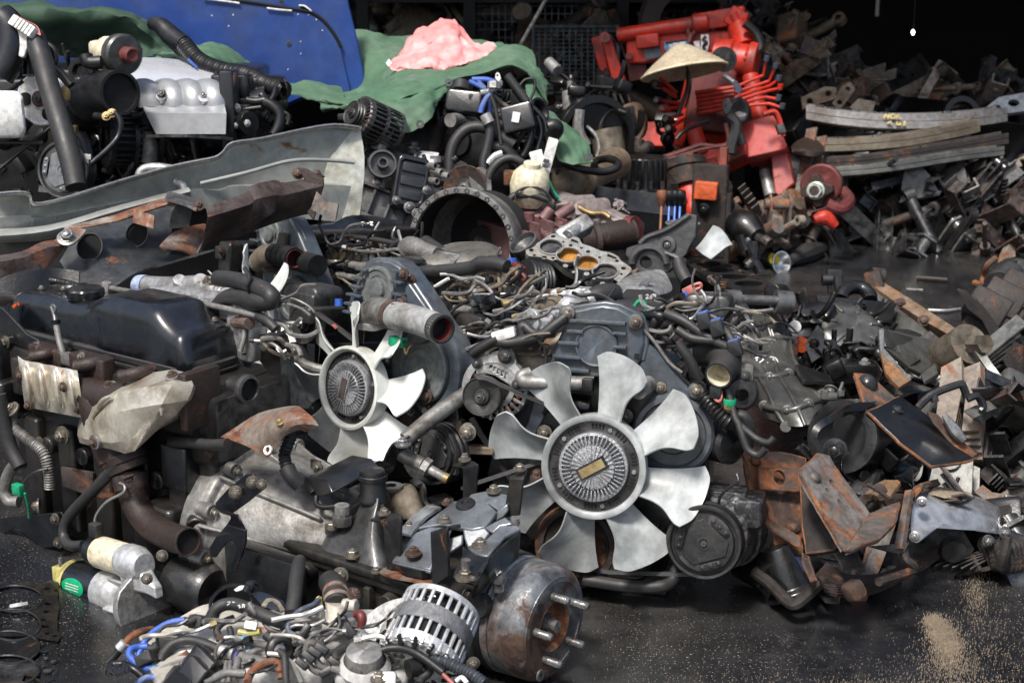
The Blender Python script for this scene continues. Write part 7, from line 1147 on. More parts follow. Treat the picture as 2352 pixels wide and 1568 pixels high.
for k in range(3):K_.part('cooler_rib',MB().rbox(c+ce[0]*.005+ce[1]*(.045-.045*k)-ce[2]*.002,ce,.04,.016,.005,.4,.2),m_blk,ck)
K_.part('threaded_port',MB().lathe(q1(280,1140,4.66),nrm(10,20),[(.03,.0),(.032,.012),(.048,.012),(.05,.02),(.046,.03),(.04,.03),(.038,.01),(.018,.01),(.018,.05),(.012,.05),(.012,.03),(0,.03)],30),m_irong)
for x0,y0,x1,y1 in((560,1140,650,1145),(580,1160,690,1190),(600,1190,740,1215),(590,1240,660,1250)):K_.part('pipe_stub',MB().tube([q1(x0,y0,4.66),q1((x0+x1)/2,(y0+y1)/2,4.64),q1(x1,y1,4.62)],.012,n=10,hollow=.7),m_alud)
K_.bolts([(q1(250,1255,4.66),kn,.014),(q1(470,1430,4.58),kn,.016),(q1(520,1470,4.56),kn,.014),(q1(380,1380,4.6),kn,.012),(q1(590,1310,4.6),kn,.012)],m_irong)
K_.part('white_card',MB().surf([[q1(530,1045,4.8),q1(600,1050,4.8),q1(672,1060,4.8)],[q1(510,1120,4.76),q1(580,1130,4.76),q1(640,1155,4.76)]],2,2,.004),m_wht);K_.tube('hook_pipe',[q1(500,1110,4.74),q1(510,1080,4.74),q1(495,1050,4.76),q1(440,1060,4.78),q1(300,1000,4.8)],.010,m_irong)
A2=Th('alternator','dusty alternator hanging at the corner of the green tarpaulin above the grey panel','alternator',q1(200,930,4.62));alternator(A2,q1(120,800,4.62),V((-.72,-.55,.42)),.070,.15,m_irong,up=(0,.3,1),pulley=.042);A2.part('rear_cap',MB().rbox(q1(285,950,4.68),basis(nrm(30,0),roll=-28),.014,.045,.03,.3,.2),m_alud)
# ================================================================ big open bell housing with maroon gearbox
M_=Th('truck_gearbox','maroon truck gearbox with a large open grey bell housing facing the camera','gearbox',V((P(1080,560,4.5).x,P(1080,560,4.5).y+.2,0)))
mn=nrm(-22,4);mx,my,_=basis(mn);MF=Fr(P(1058,565,4.42),mx,my,mn)
M_.part('bell_rim',MB().lathe(MF.o,mn,[(.163,-.012),(.166,.0),(.181,.0),(.184,-.004),(.184,-.03),(.178,-.034),(.165,-.12),(.12,-.24),(.11,-.24)],64,up=my),m_alud,smooth=30)
M_.part('bell_interior',MB().lathe(MF(0,0,-.21),mn,[(.164,.196),(.160,.0),(.05,-.01),(.045,.05),(0,.05)],40),m_black)  # inner shade of the bell put into plain black
for k in range(16):a=R(12+12*k);p=MF(.174*math.cos(a),.174*math.sin(a),.0);M_.part('rim_boss',MB().lathe(p,mn,[(.009,-.03),(.009,.001),(.005,.0015),(.004,-.006),(0,-.006)],14),m_irong)
b=MB()
for k in range(9):b.tube([MF(-.02+.014*k,-.02-.004*k,-.2),MF(-.01+.014*k,-.0-.004*k,-.15),MF(-.02+.014*k,.02-.004*k,-.2)],.008,n=6)
clutter(b,lambda:MF(random.uniform(-.08,.12),random.uniform(-.1,.03),-.18),14,.01,.025);M_.part('clutch_fork',b,m_irong)
md=V((.86,.45,.04)).normalized();mb_=basis(md)
b=MB();o_=MF(.05,0,-.18)
b.loft([MB().rring(o_+md*q+ZA*u,mb_[0],mb_[1],hx,hy,.35)for q,hx,hy,u in((-.02,.13,.11,-.05),(.03,.13,.105,-.05),(.08,.12,.085,-.05),(.17,.115,.08,-.05),(.25,.09,.07,-.05),(.27,.07,.05,-.05))])
for k in range(3):b.box(o_+md*(.09+.05*k)-ZA*.02,.256,.17,.008,(mb_[0],mb_[1],md))
for k in range(3):b.cyl(o_+md*(.09+.05*k)+ZA*.06-mb_[0]*.05,o_+md*(.09+.08*k)+ZA*.09-mb_[0]*.05,.018,n=14)
clutter(b,lambda:o_+md*random.uniform(.03,.24)+ZA*random.uniform(.0,.05)-mb_[0]*random.uniform(-.11,.11),40,.012,.026)
M_.part('gear_case',b,m_maroon,bev=.004)
b=MB().loft([crv([q1(x,y,d)for x,y,d in q],4,True)for q in([(1090,1410,4.72),(1270,1430,4.7),(1440,1470,4.66),(1450,1540,4.6),(1200,1560,4.6),(1100,1480,4.66)],[(1110,1460,4.70),(1260,1480,4.68),(1400,1520,4.64),(1420,1590,4.58),(1200,1600,4.58),(1120,1520,4.64)])]);M_.part('pink_cover',b,mat('dusty_pink_casting',(.20,.12,.12),.55,.1,(.13,.09,.085),.5,9,.4))
T2=Th('transmission','dusty grey brown transmission tail with pipes behind the bored engine block','gearbox',V((P(1370,510,4.75).x,P(1370,510,4.75).y,.3)))
b=MB().tube([q1(1280,1400,4.9),q1(1450,1430,4.85),q1(1620,1470,4.8),q1(1800,1530,4.75),P(784+2040/3,522.667+60/3,4.7)],[.05,.062,.058,.055,.05],n=18)
b.rbox(q1(1740,1480,4.75),basis(nrm(20,20)),.05,.05,.05,.4,.3);b.rbox(q1(1600,1440,4.8),basis(nrm(20,20)),.07,.04,.05,.4,.3);clutter(b,lambda:q1(random.uniform(1400,2000),random.uniform(1400,1560),random.uniform(4.7,4.8)),40,.012,.03)
b.tube([q1(1830,1480,4.7),q1(1900,1510,4.7),q1(1960,1540,4.68),q1(2060,1590,4.66)],.016,n=10)
T2.part('tail_casting',b,mat('pinkish_dusty_casting',(.22,.185,.175),.6,.2,(.13,.105,.095),.5,9,.4));T2.part('black_base_box',MB().box(V((P(1400,560,4.9).x,P(1400,560,4.9).y+.1,.15)),.8,.3,.3),m_black)  # plain black box under the tail casting
def m1(x,y,d):return P(784+x/3,522.667+y/3,d)
def m2(x,y,d):return P(1568+x/3,522.667+y/3,d)
T2.part('output_shaft',MB().tube([m1(1690,80,4.5),m1(1850,60,4.52),m1(2000,40,4.55)],[.040,.047,.05],n=18).lathe(m1(1720,90,4.5),m1(1850,60,4.52)-m1(1690,80,4.5),[(.043,-.04),(.052,-.03),(.052,.0),(.06,.004),(.06,.02),(.04,.024)],24),m_rusty);T2.part('red_seal',MB().lathe(m1(2010,38,4.55),V((.8,-.5,.1)),[(.045,-.02),(.056,-.02),(.056,.01),(.03,.012),(0,.01)],24),m_redd)
T2.tube('brass_pipe',[q1(1640,1430,4.7),q1(1720,1470,4.68),q1(1800,1470,4.68),q1(1850,1500,4.67)],.009,m_brass)
# ================================================================ engine block with four bores, head face up
BB=Th('engine_block','engine block with four open bores, two of them rusty orange, on a pale head face','engine',V((P(1340,640,4.1).x,P(1340,640,4.1).y,0)))
pc=m1(1640,210,4.05);bn=V((.06,-.62,.78)).normalized()
def bb(x,y,o=0):return PP(784+x/3,522.667+y/3,pc+bn*o,bn)
outl=[(1270,160),(1300,130),(1360,100),(1420,60),(1460,42),(1500,50),(1560,80),(1600,60),(1640,75),(1660,110),(1720,130),(1790,160),(1850,170),(1910,200),(1930,230),(1990,270),(1995,300),(1940,350),(1880,400),(1830,435),(1800,405),(1720,385),(1690,360),(1660,325),(1600,320),(1540,290),(1480,240),(1420,215),(1350,200),(1290,195)]
bores=[(1445,135,80,50),(1565,190,82,48),(1690,245,82,48),(1818,302,86,50)]
hol=[[bb(cx+rx*math.cos(t),cy+ry*math.sin(t))for t in[2*math.pi*i/32 for i in range(32)]]for cx,cy,rx,ry in bores]
rnd=random.Random(5)
for cx,cy,r in((1310,155,13),(1460,60,13),(1330,190,9),(1400,205,14),(1460,210,10),(1500,225,9),(1545,262,14),(1600,305,9),(1690,318,16),(1740,350,9),(1800,385,15),(1945,280,14),(1900,230,11),(1700,165,12),(1655,140,9),(1780,205,9),(1580,122,11),(1530,98,8),(1870,345,10),(1930,320,9)):hol.append([bb(cx+r*1.3*math.cos(t),cy+r*.8*math.sin(t))for t in[2*math.pi*i/10 for i in range(10)]])
for(x0,y0,x1,y1)in((1585,82,1630,100),(1835,185,1895,212)):hol.append([bb(x,y)for x,y in((x0,y0-6),(x1,y1-8),(x1+6,y1+10),(x0-4,y0+12))])
m_deck=mat('head_face_grey',(.27,.275,.265),.45,.4,(.20,.185,.15),.5,12,.3,rust=.22,rs=24,rcol=(.28,.15,.05))
dk=BB.part('deck_plate',MB().plate(crv([bb(x,y)for x,y in outl],2,True),bn,.022,hol),m_deck,bev=.0015)
for i,(cx,cy,rx,ry)in enumerate(bores):
 e0=bb(cx+rx,cy)-bb(cx,cy);e1=bb(cx,cy+ry)-bb(cx,cy);c=bb(cx,cy)
 if i in(1,2):BB.part('bore',MB().loft([[c+(e0*math.cos(t)+e1*math.sin(t))*k-bn*z for t in[2*math.pi*j/32 for j in range(32)]]for z,k in((.004,1.0),(.016,.99),(.018,.9),(.0185,.02))],caps=False),m_bore,dk)
 else:BB.part('piston',MB().loft([[c+(e0*math.cos(t)+e1*math.sin(t))*k-bn*z for t in[2*math.pi*j/32 for j in range(32)]]for z,k in((.03,.99),(.012,.99),(.010,.96),(.010,.02))],caps=False),m_pist,dk);BB.part('valve_relief',MB().plate([c+(e0*math.cos(t)+e1*math.sin(t)*.9)*.8-bn*.0085 for t in[math.pi*j/12-.6 for j in range(13)]],bn,.001),m_dark,dk)
 BB.part('bore_ring',MB().tube([c+(e0*math.cos(t)+e1*math.sin(t))*1.03+bn*.001 for t in[2*math.pi*j/40 for j in range(40)]],.0032,n=6,sub=1,closed=True),m_alud,dk)
b=MB();lowp=[bb(x,y,-.022)for x,y in outl];b.loft([lowp,[p*1-bn*.10+V((0,.05,-.06))for p in lowp],[p-bn*.16+V((0,.10,-.16))for p in lowp]])
clutter(b,lambda:m1(random.uniform(1250,1700),random.uniform(300,440),random.uniform(4.12,4.2)),60,.012,.035);clutter(b,lambda:m1(random.uniform(1850,2000),random.uniform(400,470),random.uniform(4.05,4.1)),10,.012,.03)
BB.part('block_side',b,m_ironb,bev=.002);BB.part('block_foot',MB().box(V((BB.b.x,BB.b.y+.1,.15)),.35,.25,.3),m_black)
BB.part('filter_canister',MB().corr([m1(1400,380,4.0),m1(1330,370,3.98),m1(1250,350,3.96)],.055,.012,24,.04),m_rub);BB.part('coolant_port',MB().lathe(m1(1265,120,4.1),V((-.5,-.3,.8)),[(.04,-.05),(.044,.0),(.046,.012),(.04,.014),(.036,.0),(0,-.02)],24),m_irong)
b=MB().rbox(m1(1600,30,4.2),basis(nrm(10,40),roll=30),.06,.025,.03,.4,.3);b.cyl(m1(1560,60,4.15),m1(1640,0,4.2),.02,n=12);b.cyl(m1(1520,20,4.2),m1(1600,50,4.15),.016,n=12);BB.part('head_fitting',b,m_alu,bev=.002)
BB.part('side_rust_edge',MB().plate([bb(x,y,-.023)for x,y in((1830,436),(1995,300),(2050,275),(2030,310),(1880,430),(1800,440))],bn,.02),m_rust);BB.part('black_clip',MB().plate([m1(x,y,3.96)for x,y in((1195,415),(1240,430),(1300,455),(1325,485),(1250,450))],nrm(0,40),.01),m_rub)
# ================================================================ bored black block further right
B2=Th('engine_block','black rust-flecked engine block with four bores beside the open asphalt','engine',V((P(1690,660,4.3).x,P(1690,660,4.3).y,0)))
pc2=m2(300,330,4.25);bn2=V((-.03,-.12,.99)).normalized()
def b2(x,y,o=0):return PP(1568+x/3,522.667+y/3,pc2+bn2*o,bn2)
ou2=[(-5,220),(200,225),(270,235),(480,310),(600,375),(640,400),(655,425),(360,425),(290,400),(140,320),(30,250)]
bo2=[(175,250,85,18),(265,292,90,18),(352,336,92,20),(455,384,98,22)]
h2=[[b2(cx+rx*math.cos(t),cy+ry*math.sin(t))for t in[2*math.pi*i/24 for i in range(24)]]for cx,cy,rx,ry in bo2]+[[b2(cx+12*math.cos(t),cy+5*math.sin(t))for t in[2*math.pi*i/8 for i in range(8)]]for cx,cy in((60,240),(120,285),(215,335),(310,385),(420,415),(590,400),(520,350),(420,310),(330,272))]
m_dk2=mat('black_head_face',(.035,.035,.034),.45,.4,(.06,.05,.04),.5,12,.3,rust=.2,rs=16,rcol=(.20,.10,.045))
dk2=B2.part('deck_plate',MB().plate([b2(x,y)for x,y in ou2],bn2,.02,h2),m_dk2,bev=.001)
for cx,cy,rx,ry in bo2:
 e0=b2(cx+rx,cy)-b2(cx,cy);e1=b2(cx,cy+ry)-b2(cx,cy);c=b2(cx,cy);B2.part('bore',MB().loft([[c+(e0*math.cos(t)+e1*math.sin(t))*k-bn2*z for t in[2*math.pi*j/24 for j in range(24)]]for z,k in((.004,1),(.05,1),(.051,.02))],caps=False),m_dark,dk2)
bb_=[b2(x,y,-.02)for x,y in ou2];b=MB().loft([bb_,[p-V((0,-.02,.07))for p in bb_],[p-V((0,-.06,.22))for p in bb_]])
for k in range(9):p=b2(20+33*k,262+19*k,-.05);b.cyl(p,p-V((0,.035,0)),.018,n=10)
b.cyl(m2(620,440,4.0),m2(690,440,4.05),.022,n=16);b.rbox(m2(640,460,4.1),EX,.03,.06,.012,.3,.2)
B2.part('block_side',b,m_ironb,bev=.002);B2.part('rod',MB().cyl(m2(300,490,3.95),m2(690,505,3.98),.014,n=14).cyl(m2(290,490,3.95),m2(390,493,3.96),.026,n=18).cyl(m2(630,510,3.99),m2(745,520,4.0),.034,n=18),m_irong);B2.part('top_hose',MB().tube([m2(-30,230,4.1),m2(-10,300,4.08),m2(30,370,4.06)],.020,n=12),m_rubg)
# timing back plate with arch and pale fan blade
TP=Th('timing_plate','grey cast timing back plate with an arch and eye hole, right of the bored block','engine part',V((P(1530,570,4.35).x,P(1530,570,4.35).y,.2)))
tn=nrm(-18,12);tp0=m1(2140,150,4.35)
def tq(x,y,o=0):return PP(784+x/3,522.667+y/3,tp0+tn*o,tn)
TP.part('plate',MB().plate([tq(x,y)for x,y in((1965,140),(2060,110),(2100,60),(2250,0),(2320,-40),(2400,-95),(2450,-85),(2440,60),(2400,130),(2380,180),(2330,230),(2250,310),(2000,305),(1970,270),(2000,240),(1955,190))],tn,.03,[[tq(2097+40*math.cos(t),242+42*math.sin(t))for t in[2*math.pi*i/20 for i in range(20)]]]),m_irong,bev=.003)
TP.part('arch_rib',MB().tube([tq(2000+104*1.15*(1-math.cos(t)),250-115*math.sin(t),.008)for t in[math.pi*i/12 for i in range(13)]],.012,n=8),m_irong);TP.part('top_rib',MB().tube([tq(2060,110,.006),tq(2110,65,.006),tq(2250,10,.006),tq(2400,-90,.006)],.009,n=8),m_irong);TP.part('diagonal_rib',MB().tube([tq(2200,160,.006),tq(2300,200,.006),tq(2370,240,.006)],.010,n=8),m_irong);TP.bolts([(tq(2250,120,.0),tn,.016)],m_irong);TP.part('boss',MB().lathe(tq(2250,120,0),tn,[(.028,-.01),(.026,.014),(.014,.015),(.012,.0),(0,0)],20),m_irong)
TP.part('neck',MB().lathe(m2(0,-15,4.4),ZA,[(.05,-.06),(.052,.0),(.055,.008),(.05,.01),(.045,.0)],24),m_alud);TP.part('pale_blade',MB().surf([[m2(90,150,4.3),m2(130,110,4.32),m2(180,40,4.34),m2(215,-10,4.35)],[m2(140,190,4.27),m2(190,140,4.28),m2(230,80,4.3),m2(270,20,4.32)],[m2(195,225,4.25),m2(250,180,4.26),m2(300,140,4.27),m2(340,125,4.28)]],5,5,.005),m_white,smooth=60)
# bright aluminium pump housing in front of the plate
PH=Th('pump_housing','smooth bright aluminium housing sitting between the bored block and the black cam cover','engine part',m1(2060,420,4.0))
PH.part('housing',MB().loft([crv([m1(x,y,d)for x,y,d in q],4,True)for q in([(1860,440,3.92),(1930,360,4.0),(2060,310,4.08),(2200,290,4.1),(2260,360,4.06),(2270,440,4.0),(2100,470,3.9)],[(1900,410,3.95),(1960,340,4.02),(2080,300,4.08),(2190,295,4.1),(2240,350,4.06),(2230,410,3.98),(2080,430,3.9)],[(2000,370,3.98),(2050,340,4.02),(2120,310,4.06),(2170,310,4.06),(2190,350,4.02),(2160,390,3.96),(2080,390,3.93)])]),m_alu,smooth=60);PH.part('vane',MB().plate([m1(x,y,3.92)for x,y in((2040,415),(2070,370),(2140,335),(2155,350),(2090,420))],nrm(20,30),.01),m_irong)
# ================================================================ flanged hub standing on a drum, flat bar, levers with knobs
DH=Th('wheel_hub','greasy black wheel hub with studs standing upright in front of the red crane','hub',V((P(1478,440,6.0).x,P(1478,440,6.0).y,P(1478,440,6.0).z)))
ho_=q1(2080,1310,5.9);hb=MB().lathe(ho_,ZA,[(0,-.03),(.122,-.03),(.125,-.02),(.125,.0),(.12,.006),(.098,.01),(.094,.03),(.090,.135),(.086,.14),(.07,.14),(.055,.135),(0,.135)],44)
for k in range(22):a=2*math.pi*k/22;hb.rbox(ho_+V((math.cos(a)*.093,math.sin(a)*.093,.08)),(V((math.cos(a),math.sin(a),0)),V((-math.sin(a),math.cos(a),0)),ZA),.006,.006,.06,.3,.2)
hm=DH.part('hub_body',hb,m_dark,bev=.002)
for k in range(12):a=2*math.pi*k/12+.2;DH.part('stud',MB().cyl(ho_+V((math.cos(a)*.108,math.sin(a)*.108,0)),ho_+V((math.cos(a)*.108,math.sin(a)*.108,.05)),.009,n=8),m_dark,hm)
OD=Th('oil_drum','dull black steel drum with a broad rim under the wheel hub','drum',V((ho_.x,ho_.y+.02,0)))
OD.part('drum',MB().lathe(V((ho_.x,ho_.y+.02,0)),ZA,[(0,0),(.185,0),(.185,ho_.z-.06),(.19,ho_.z-.05),(.185,ho_.z-.032),(0,ho_.z-.032)],48),mat('black_drum',(.022,.023,.026),.45,.2,(.05,.05,.05),.4,5,.2))
FB_=Th('flat_bar','long flat dark spring leaf lying across in front of the black drum','bar',V((P(1400,450,5.1).x,P(1400,450,5.1).y,.2)))
FB_.part('leaf',strap([q1(1460,1300,5.2),q1(1650,1330,5.15),q1(1900,1370,5.1),q1(2170,1400,5.05),q1(2300,1420,5.03)],V((0,.02,.07)),.012),mat('blue_black_steel',(.03,.036,.045),.4,.5,(.06,.06,.06),.4,8,.2))
for k,(x,y0,c_)in enumerate(((2207,1340,m_brown),(2260,1335,m_blk),(2300,1335,m_blk),(2335,1335,m_blk))):
 lv=Th('gear_lever',['gear lever with a brown knob at the left end of the row','gear lever with dark knob next to the brown-knobbed one','gear lever with dark knob and blue rod, third in the row','gear lever with dark knob at the right end of the row'][k],'lever',q1(x-8,1560,4.9),'gear levers with knobs in a row')
 lv.part('rod',MB().cyl(q1(x-10,1600,4.88),q1(x,1400,4.92),.005,n=10),m_bcol if k else m_brown);lv.part('knob',MB().lathe(q1(x,1415,4.92),ZA,[(.008,-.006),(.011,.0),(.019,.026),(.020,.044),(.016,.052),(0,.054)],22),c_)
 # exhaust pipe
XP=Th('exhaust_pipe','rusty tan exhaust pipe with a joint, lying right of the engine under the tarpaulin','pipe',V((P(1330,410,5.2).x,P(1330,410,5.2).y,P(1330,425,5.2).z)))
m_exh=mat('tan_exhaust_steel',(.24,.18,.12),.5,.4,(.13,.09,.06),.5,8,.3)
XP.part('pipe',MB().tube([q1(1440,1190,5.0),q1(1490,1260,5.0),q1(1560,1290,5.05),q1(1640,1250,5.15),q1(1760,1190,5.3),q1(1900,1120,5.5)],[.05,.055,.05,.058,.055,.06],n=20),m_exh,smooth=60);XP.part('joint',MB().tube([q1(1600,1270,5.1),q1(1690,1225,5.2)],.068,n=24),m_exh);XP.part('rust_socket',MB().tube([q1(1420,1110,5.0),q1(1450,1190,5.0)],.05,n=16),m_rusty);XP.part('flange',MB().plate([q1(x,y,5.45)for x,y in((1750,1080),(1850,1060),(1930,1100),(1940,1180),(1900,1220),(1870,1200),(1880,1120),(1800,1100))],nrm(-20,10),.014),m_rusty)
XP.tube('cable_loop',[q1(1530,1120,4.95),q1(1650,1165,4.95),q1(1800,1185,4.98),q1(1890,1160,5.0),q1(1905,1120,5.05),q1(1840,1095,5.1),q1(1760,1110,5.15),q1(1740,1150,5.1)],.014,m_rub);XP.part('small_pipe',MB().tube([q1(1560,1210,5.1),q1(1500,1270,5.15)],.03,n=16,hollow=.75),m_irong)
# things standing between the tarpaulin and the crane
JK=Th('machine_scrap','dark machine parts, discs and rods jumbled between the tarpaulin and the crane hook','scrap metal',V((P(1330,330,6.2).x,P(1330,330,6.2).y,0)))
b=MB();clutter(b,lambda:q1(random.uniform(1380,1960),random.uniform(560,1180),random.uniform(6.0,6.6)),90,.03,.08);b.tube([q1(1440,440,6.3),q1(1500,500,6.3),q1(1600,580,6.3),q1(1660,680,6.3),q1(1660,800,6.3)],.012,n=8);b.tube([q1(1780,1000,6.0),q1(1790,850,6.0),q1(1860,760,6.0),q1(1960,780,6.0)],.012,n=8);b.lathe(q1(1730,980,6.0),nrm(30),[(.2,0),(.2,.03),(.17,.034),(.16,.01),(0,.0)],32);b.box(V((JK.b.x,JK.b.y+.3,.2)),.9,.5,.4)
JK.part('dark_parts',b,m_dark,bev=.003)
JK.part('shock_absorber',MB().cyl(q1(1580,760,6.1),q1(1575,630,6.1),.035,n=16).cyl(q1(1575,630,6.1),q1(1572,560,6.1),.012,n=10),m_alud);JK.part('pale_rod',MB().cyl(q1(1430,430,6.3),q1(1490,490,6.25),.026,n=12),m_alud);JK.part('white_post',MB().tube([q1(1640,760,5.9),q1(1635,900,5.9),q1(1690,1010,5.9)],.024,n=10),m_alud);JK.part('tan_post',MB().tube([q1(1820,900,6.0),q1(1850,1060,6.0)],.07,n=14),m_olive);JK.part('bright_rim',MB().tube([q1(1690,870,5.95),q1(1750,930,5.95),q1(1775,1010,5.95),q1(1760,1080,5.95)],.008,n=8),m_alu)
# ================================================================ automatic gearboxes right of the fan engine
def r2(x,y,d):return P(1568+x/3,522.667+y/3,d)
def r3(x,y,d):return P(1568+x/3,1045.33+y/3,d)
m_gbox=mat('oily_grey_gearbox',(.125,.125,.112),.34,.3,(.05,.048,.043),.5,5,.2,dust=.15,coat=.35)
GB=Th('automatic_gearbox','oily grey bell-shaped gearbox with white chalk marks, right of the large fan','gearbox',V((P(1830,1000,3.8).x,P(1830,1000,3.8).y,0)))
sec=[[(400,560,4.25),(480,540,4.28),(590,560,4.25),(620,600,4.2),(560,640,4.1),(420,620,4.12)],[(390,680,4.1),(500,640,4.12),(640,640,4.15),(700,680,4.15),(620,740,3.98),(430,760,3.98)],[(390,800,3.98),(520,780,3.95),(680,760,4.0),(790,800,4.1),(720,880,3.92),(480,900,3.85)],[(410,900,3.88),(560,900,3.82),(720,880,3.86),(800,930,4.0),(780,980,3.86),(520,1020,3.76)],[(440,1010,3.78),(600,1030,3.70),(760,1000,3.74),(900,1020,3.9),(860,1100,3.78),(580,1150,3.66)],[(500,1100,3.70),(660,1140,3.62),(840,1100,3.66),(1010,1080,3.85),(980,1180,3.74),(660,1260,3.58)],[(540,1220,3.64),(720,1260,3.55),(900,1200,3.58),(1070,1160,3.8),(1060,1260,3.7),(740,1370,3.54)],[(600,1320,3.6),(780,1370,3.52),(930,1330,3.54),(1040,1240,3.74),(1010,1380,3.68),(800,1470,3.56)]]
sec=[[r2(*q)for q in s]for s in sec]
rings=[]
for s in sec:
 front=crv([s[3],s[2],s[1],s[0]],5);c=sum(s,V())/6;back=crv([s[0],s[0]+V((.02,.16,-.05)),c+V((.05,.30,-.12)),s[3]+V((.02,.16,-.06)),s[3]],5)[1:-1];rings.append(front+back)
rr=[crv([r[i]for r in rings],4)for i in range(len(rings[0]))]
gb=GB.part('gear_case',MB().loft([[col[i]for col in rr]for i in range(len(rr[0]))]),m_gbox,smooth=60)
for k in(2,4,6):GB.tube('rib',rings[k][::3][:6],.009,m_gbox,gb)
for k in(3,8,12):GB.tube('rib',rr[k][::4],.006,m_gbox,gb)
GB.bolts([(rings[k][q],CAM-rings[k][q],.012)for k in(2,4,6)for q in(2,6,10,14)],m_irong,gb)
GB.tube('case_flange',[r2(430,920,3.83),r2(520,960,3.77),r2(590,1080,3.70),r2(640,1140,3.65),r2(690,1190,3.62)],.012,m_gbox,gb)
for x,y,d in((745,1205,3.60),(710,1370,3.54),(1040,1300,3.7)):GB.part('boss',MB().cyl(r2(x,y,d+.05),r2(x,y,d-.0),.014,n=16),m_gbox,gb)
GB.part('side_plate',MB().surf([[r2(770,960,3.75),r2(870,990,3.78),r2(1000,1040,3.82)],[r2(790,1010,3.70),r2(880,1040,3.72),r2(1020,1080,3.78)],[r2(830,1080,3.66),r2(920,1080,3.68),r2(1025,1090,3.77)]],4,4,.01),m_ironb,gb);pass
for s_ in([(500,900),(540,890),(555,910),(520,940),(560,945),(590,930)],[(515,905),(500,940)],[(600,890),(640,900),(655,930),(620,905)],[(590,690),(600,720),(625,790)],[(610,700),(630,760),(640,820)],[(620,1010),(660,975)]):GB.tube('chalk_mark',[r2(x,y,3.79 if y>850 else 3.97)for x,y in s_],.0024,m_paint,gb,n=6)
b=MB();clutter(b,lambda:r2(random.uniform(840,1060),random.uniform(1120,1480),random.uniform(3.66,3.75)),34,.015,.04);b.tube([r2(960,1160,3.6),r2(1060,1160,3.6)],.01,n=8);b.cyl(r2(980,1180,3.6),r2(980,1120,3.6),.012,n=8);b.cyl(r2(1090,1160,3.6),r2(1090,1120,3.6),.010,n=8);b.cyl(r2(1200,1220,3.6),r2(1200,1180,3.6),.010,n=8);b.rbox(r2(1130,1230,3.6),EX,.05,.03,.012,.3,.2)
GB.part('tail_fittings',b,m_gbox,bev=.002);GB.part('bracket',MB().tube([r2(290,610,3.85),r2(340,600,3.82),r2(400,580,3.82),r2(440,620,3.80),r2(480,690,3.78),r2(520,700,3.78)],.012,n=8).rbox(r2(350,610,3.82),basis(nrm(0,40),roll=25),.05,.022,.008,.4,.2).cyl(r2(525,700,3.78),r2(525,645,3.78),.010,n=8),m_dark)
G2=Th('automatic_gearbox','second dark gearbox with a rounded ribbed dome behind the chalk-marked one','gearbox',V((P(1930,850,4.3).x,P(1930,850,4.3).y,0)))
dm=V((.25,-.55,.8)).normalized();dc=r2(1130,760,4.36);b=MB().lathe(dc,dm,[(.13,-.2),(.135,-.03),(.13,.0),(.115,.035),(.095,.05),(.075,.056),(.025,.058),(0,.058)],40)
for k in range(7):a=R(51*k);e=basis(dm);b.loft([[dc+(e[0]*math.cos(a)+e[1]*math.sin(a))*r+dm*h+(e[1]*math.cos(a)-e[0]*math.sin(a))*s_ for r,h in((.133,.0),(.12,.038),(.095,.057),(.06,.063),(.05,.05),(.125,-.01))]for s_ in(-.006,.006)])
g2=G2.part('dome',b,m_gbox,smooth=50,bev=.002);b=MB();clutter(b,lambda:r2(random.uniform(820,1380),random.uniform(820,1080),random.uniform(4.08,4.2)),90,.018,.05);clutter(b,lambda:r2(random.uniform(760,960),random.uniform(580,760),random.uniform(4.3,4.4)),20,.02,.05);b.cyl(r2(1090,1000,4.1),r2(1110,900,4.1),.035,n=20);b.rbox(r2(1130,980,4.1),EX,.08,.05,.03,.3,.2)
G2.part('valve_gear',b,m_dark,bev=.002);G2.part('red_tip',MB().cyl(r2(800,800,4.1),r2(825,810,4.08),.022,n=14),m_orange);G2.part('triangle_bracket',MB().plate([r2(x,y,4.05)for x,y in((930,670),(980,730),(960,880),(890,930),(840,800))],nrm(-10,30),.012,[[r2(905+40*math.cos(t),800+35*math.sin(t),4.05)for t in[2*math.pi*i/12 for i in range(12)]]]),m_dark);G2.bolts([(r2(1255,930,4.0),ZA,.014),(r2(1020,810,4.1),ZA,.016),(r2(915,640,4.3),ZA,.016)],m_alud);G2.part('white_cap',MB().cyl(r2(765,690,4.1),r2(775,680,4.08),.018,n=12),m_wht)
m_hub=m_dark
# trough bracket behind with black loop
TR_=Th('mounting_frame','black open mounting frame with a looped handle on the open asphalt','frame',PZ(1990,760))
b=MB().plate([r2(x,y,4.65)for x,y in((925,470),(1480,520),(1460,560),(1440,660),(1000,600),(940,600))],nrm(5,10),.012);b.plate([r2(x,y,4.75)for x,y in((930,465),(1480,515),(1480,530),(1350,505),(960,490))],nrm(0,70),.02);b.tube([r2(1090,490,4.7),r2(1110,440,4.72),r2(1170,412,4.74),r2(1240,420,4.74),r2(1285,460,4.72),r2(1295,500,4.7)],.024,n=12);b.plate([r2(x,y,4.85)for x,y in((1000,290),(1100,290),(1090,440),(1060,440),(1050,340),(1030,350),(1030,460),(1005,460))],nrm(0,10),.02);b.cyl(r2(960,360,4.85),r2(1030,360,4.85),.02,n=12);b.cyl(r2(1070,340,4.85),r2(1075,430,4.85),.018,n=10);b.lathe(r2(1180,575,4.62),nrm(5,10),[(.03,-.01),(.03,.006),(.016,.008),(.014,.0),(0,0)],16);clutter(b,lambda:r2(random.uniform(940,1420),random.uniform(560,660),random.uniform(4.65,4.75)),30,.02,.045)
TR_.part('frame_casting',b,m_ironb,bev=.003)
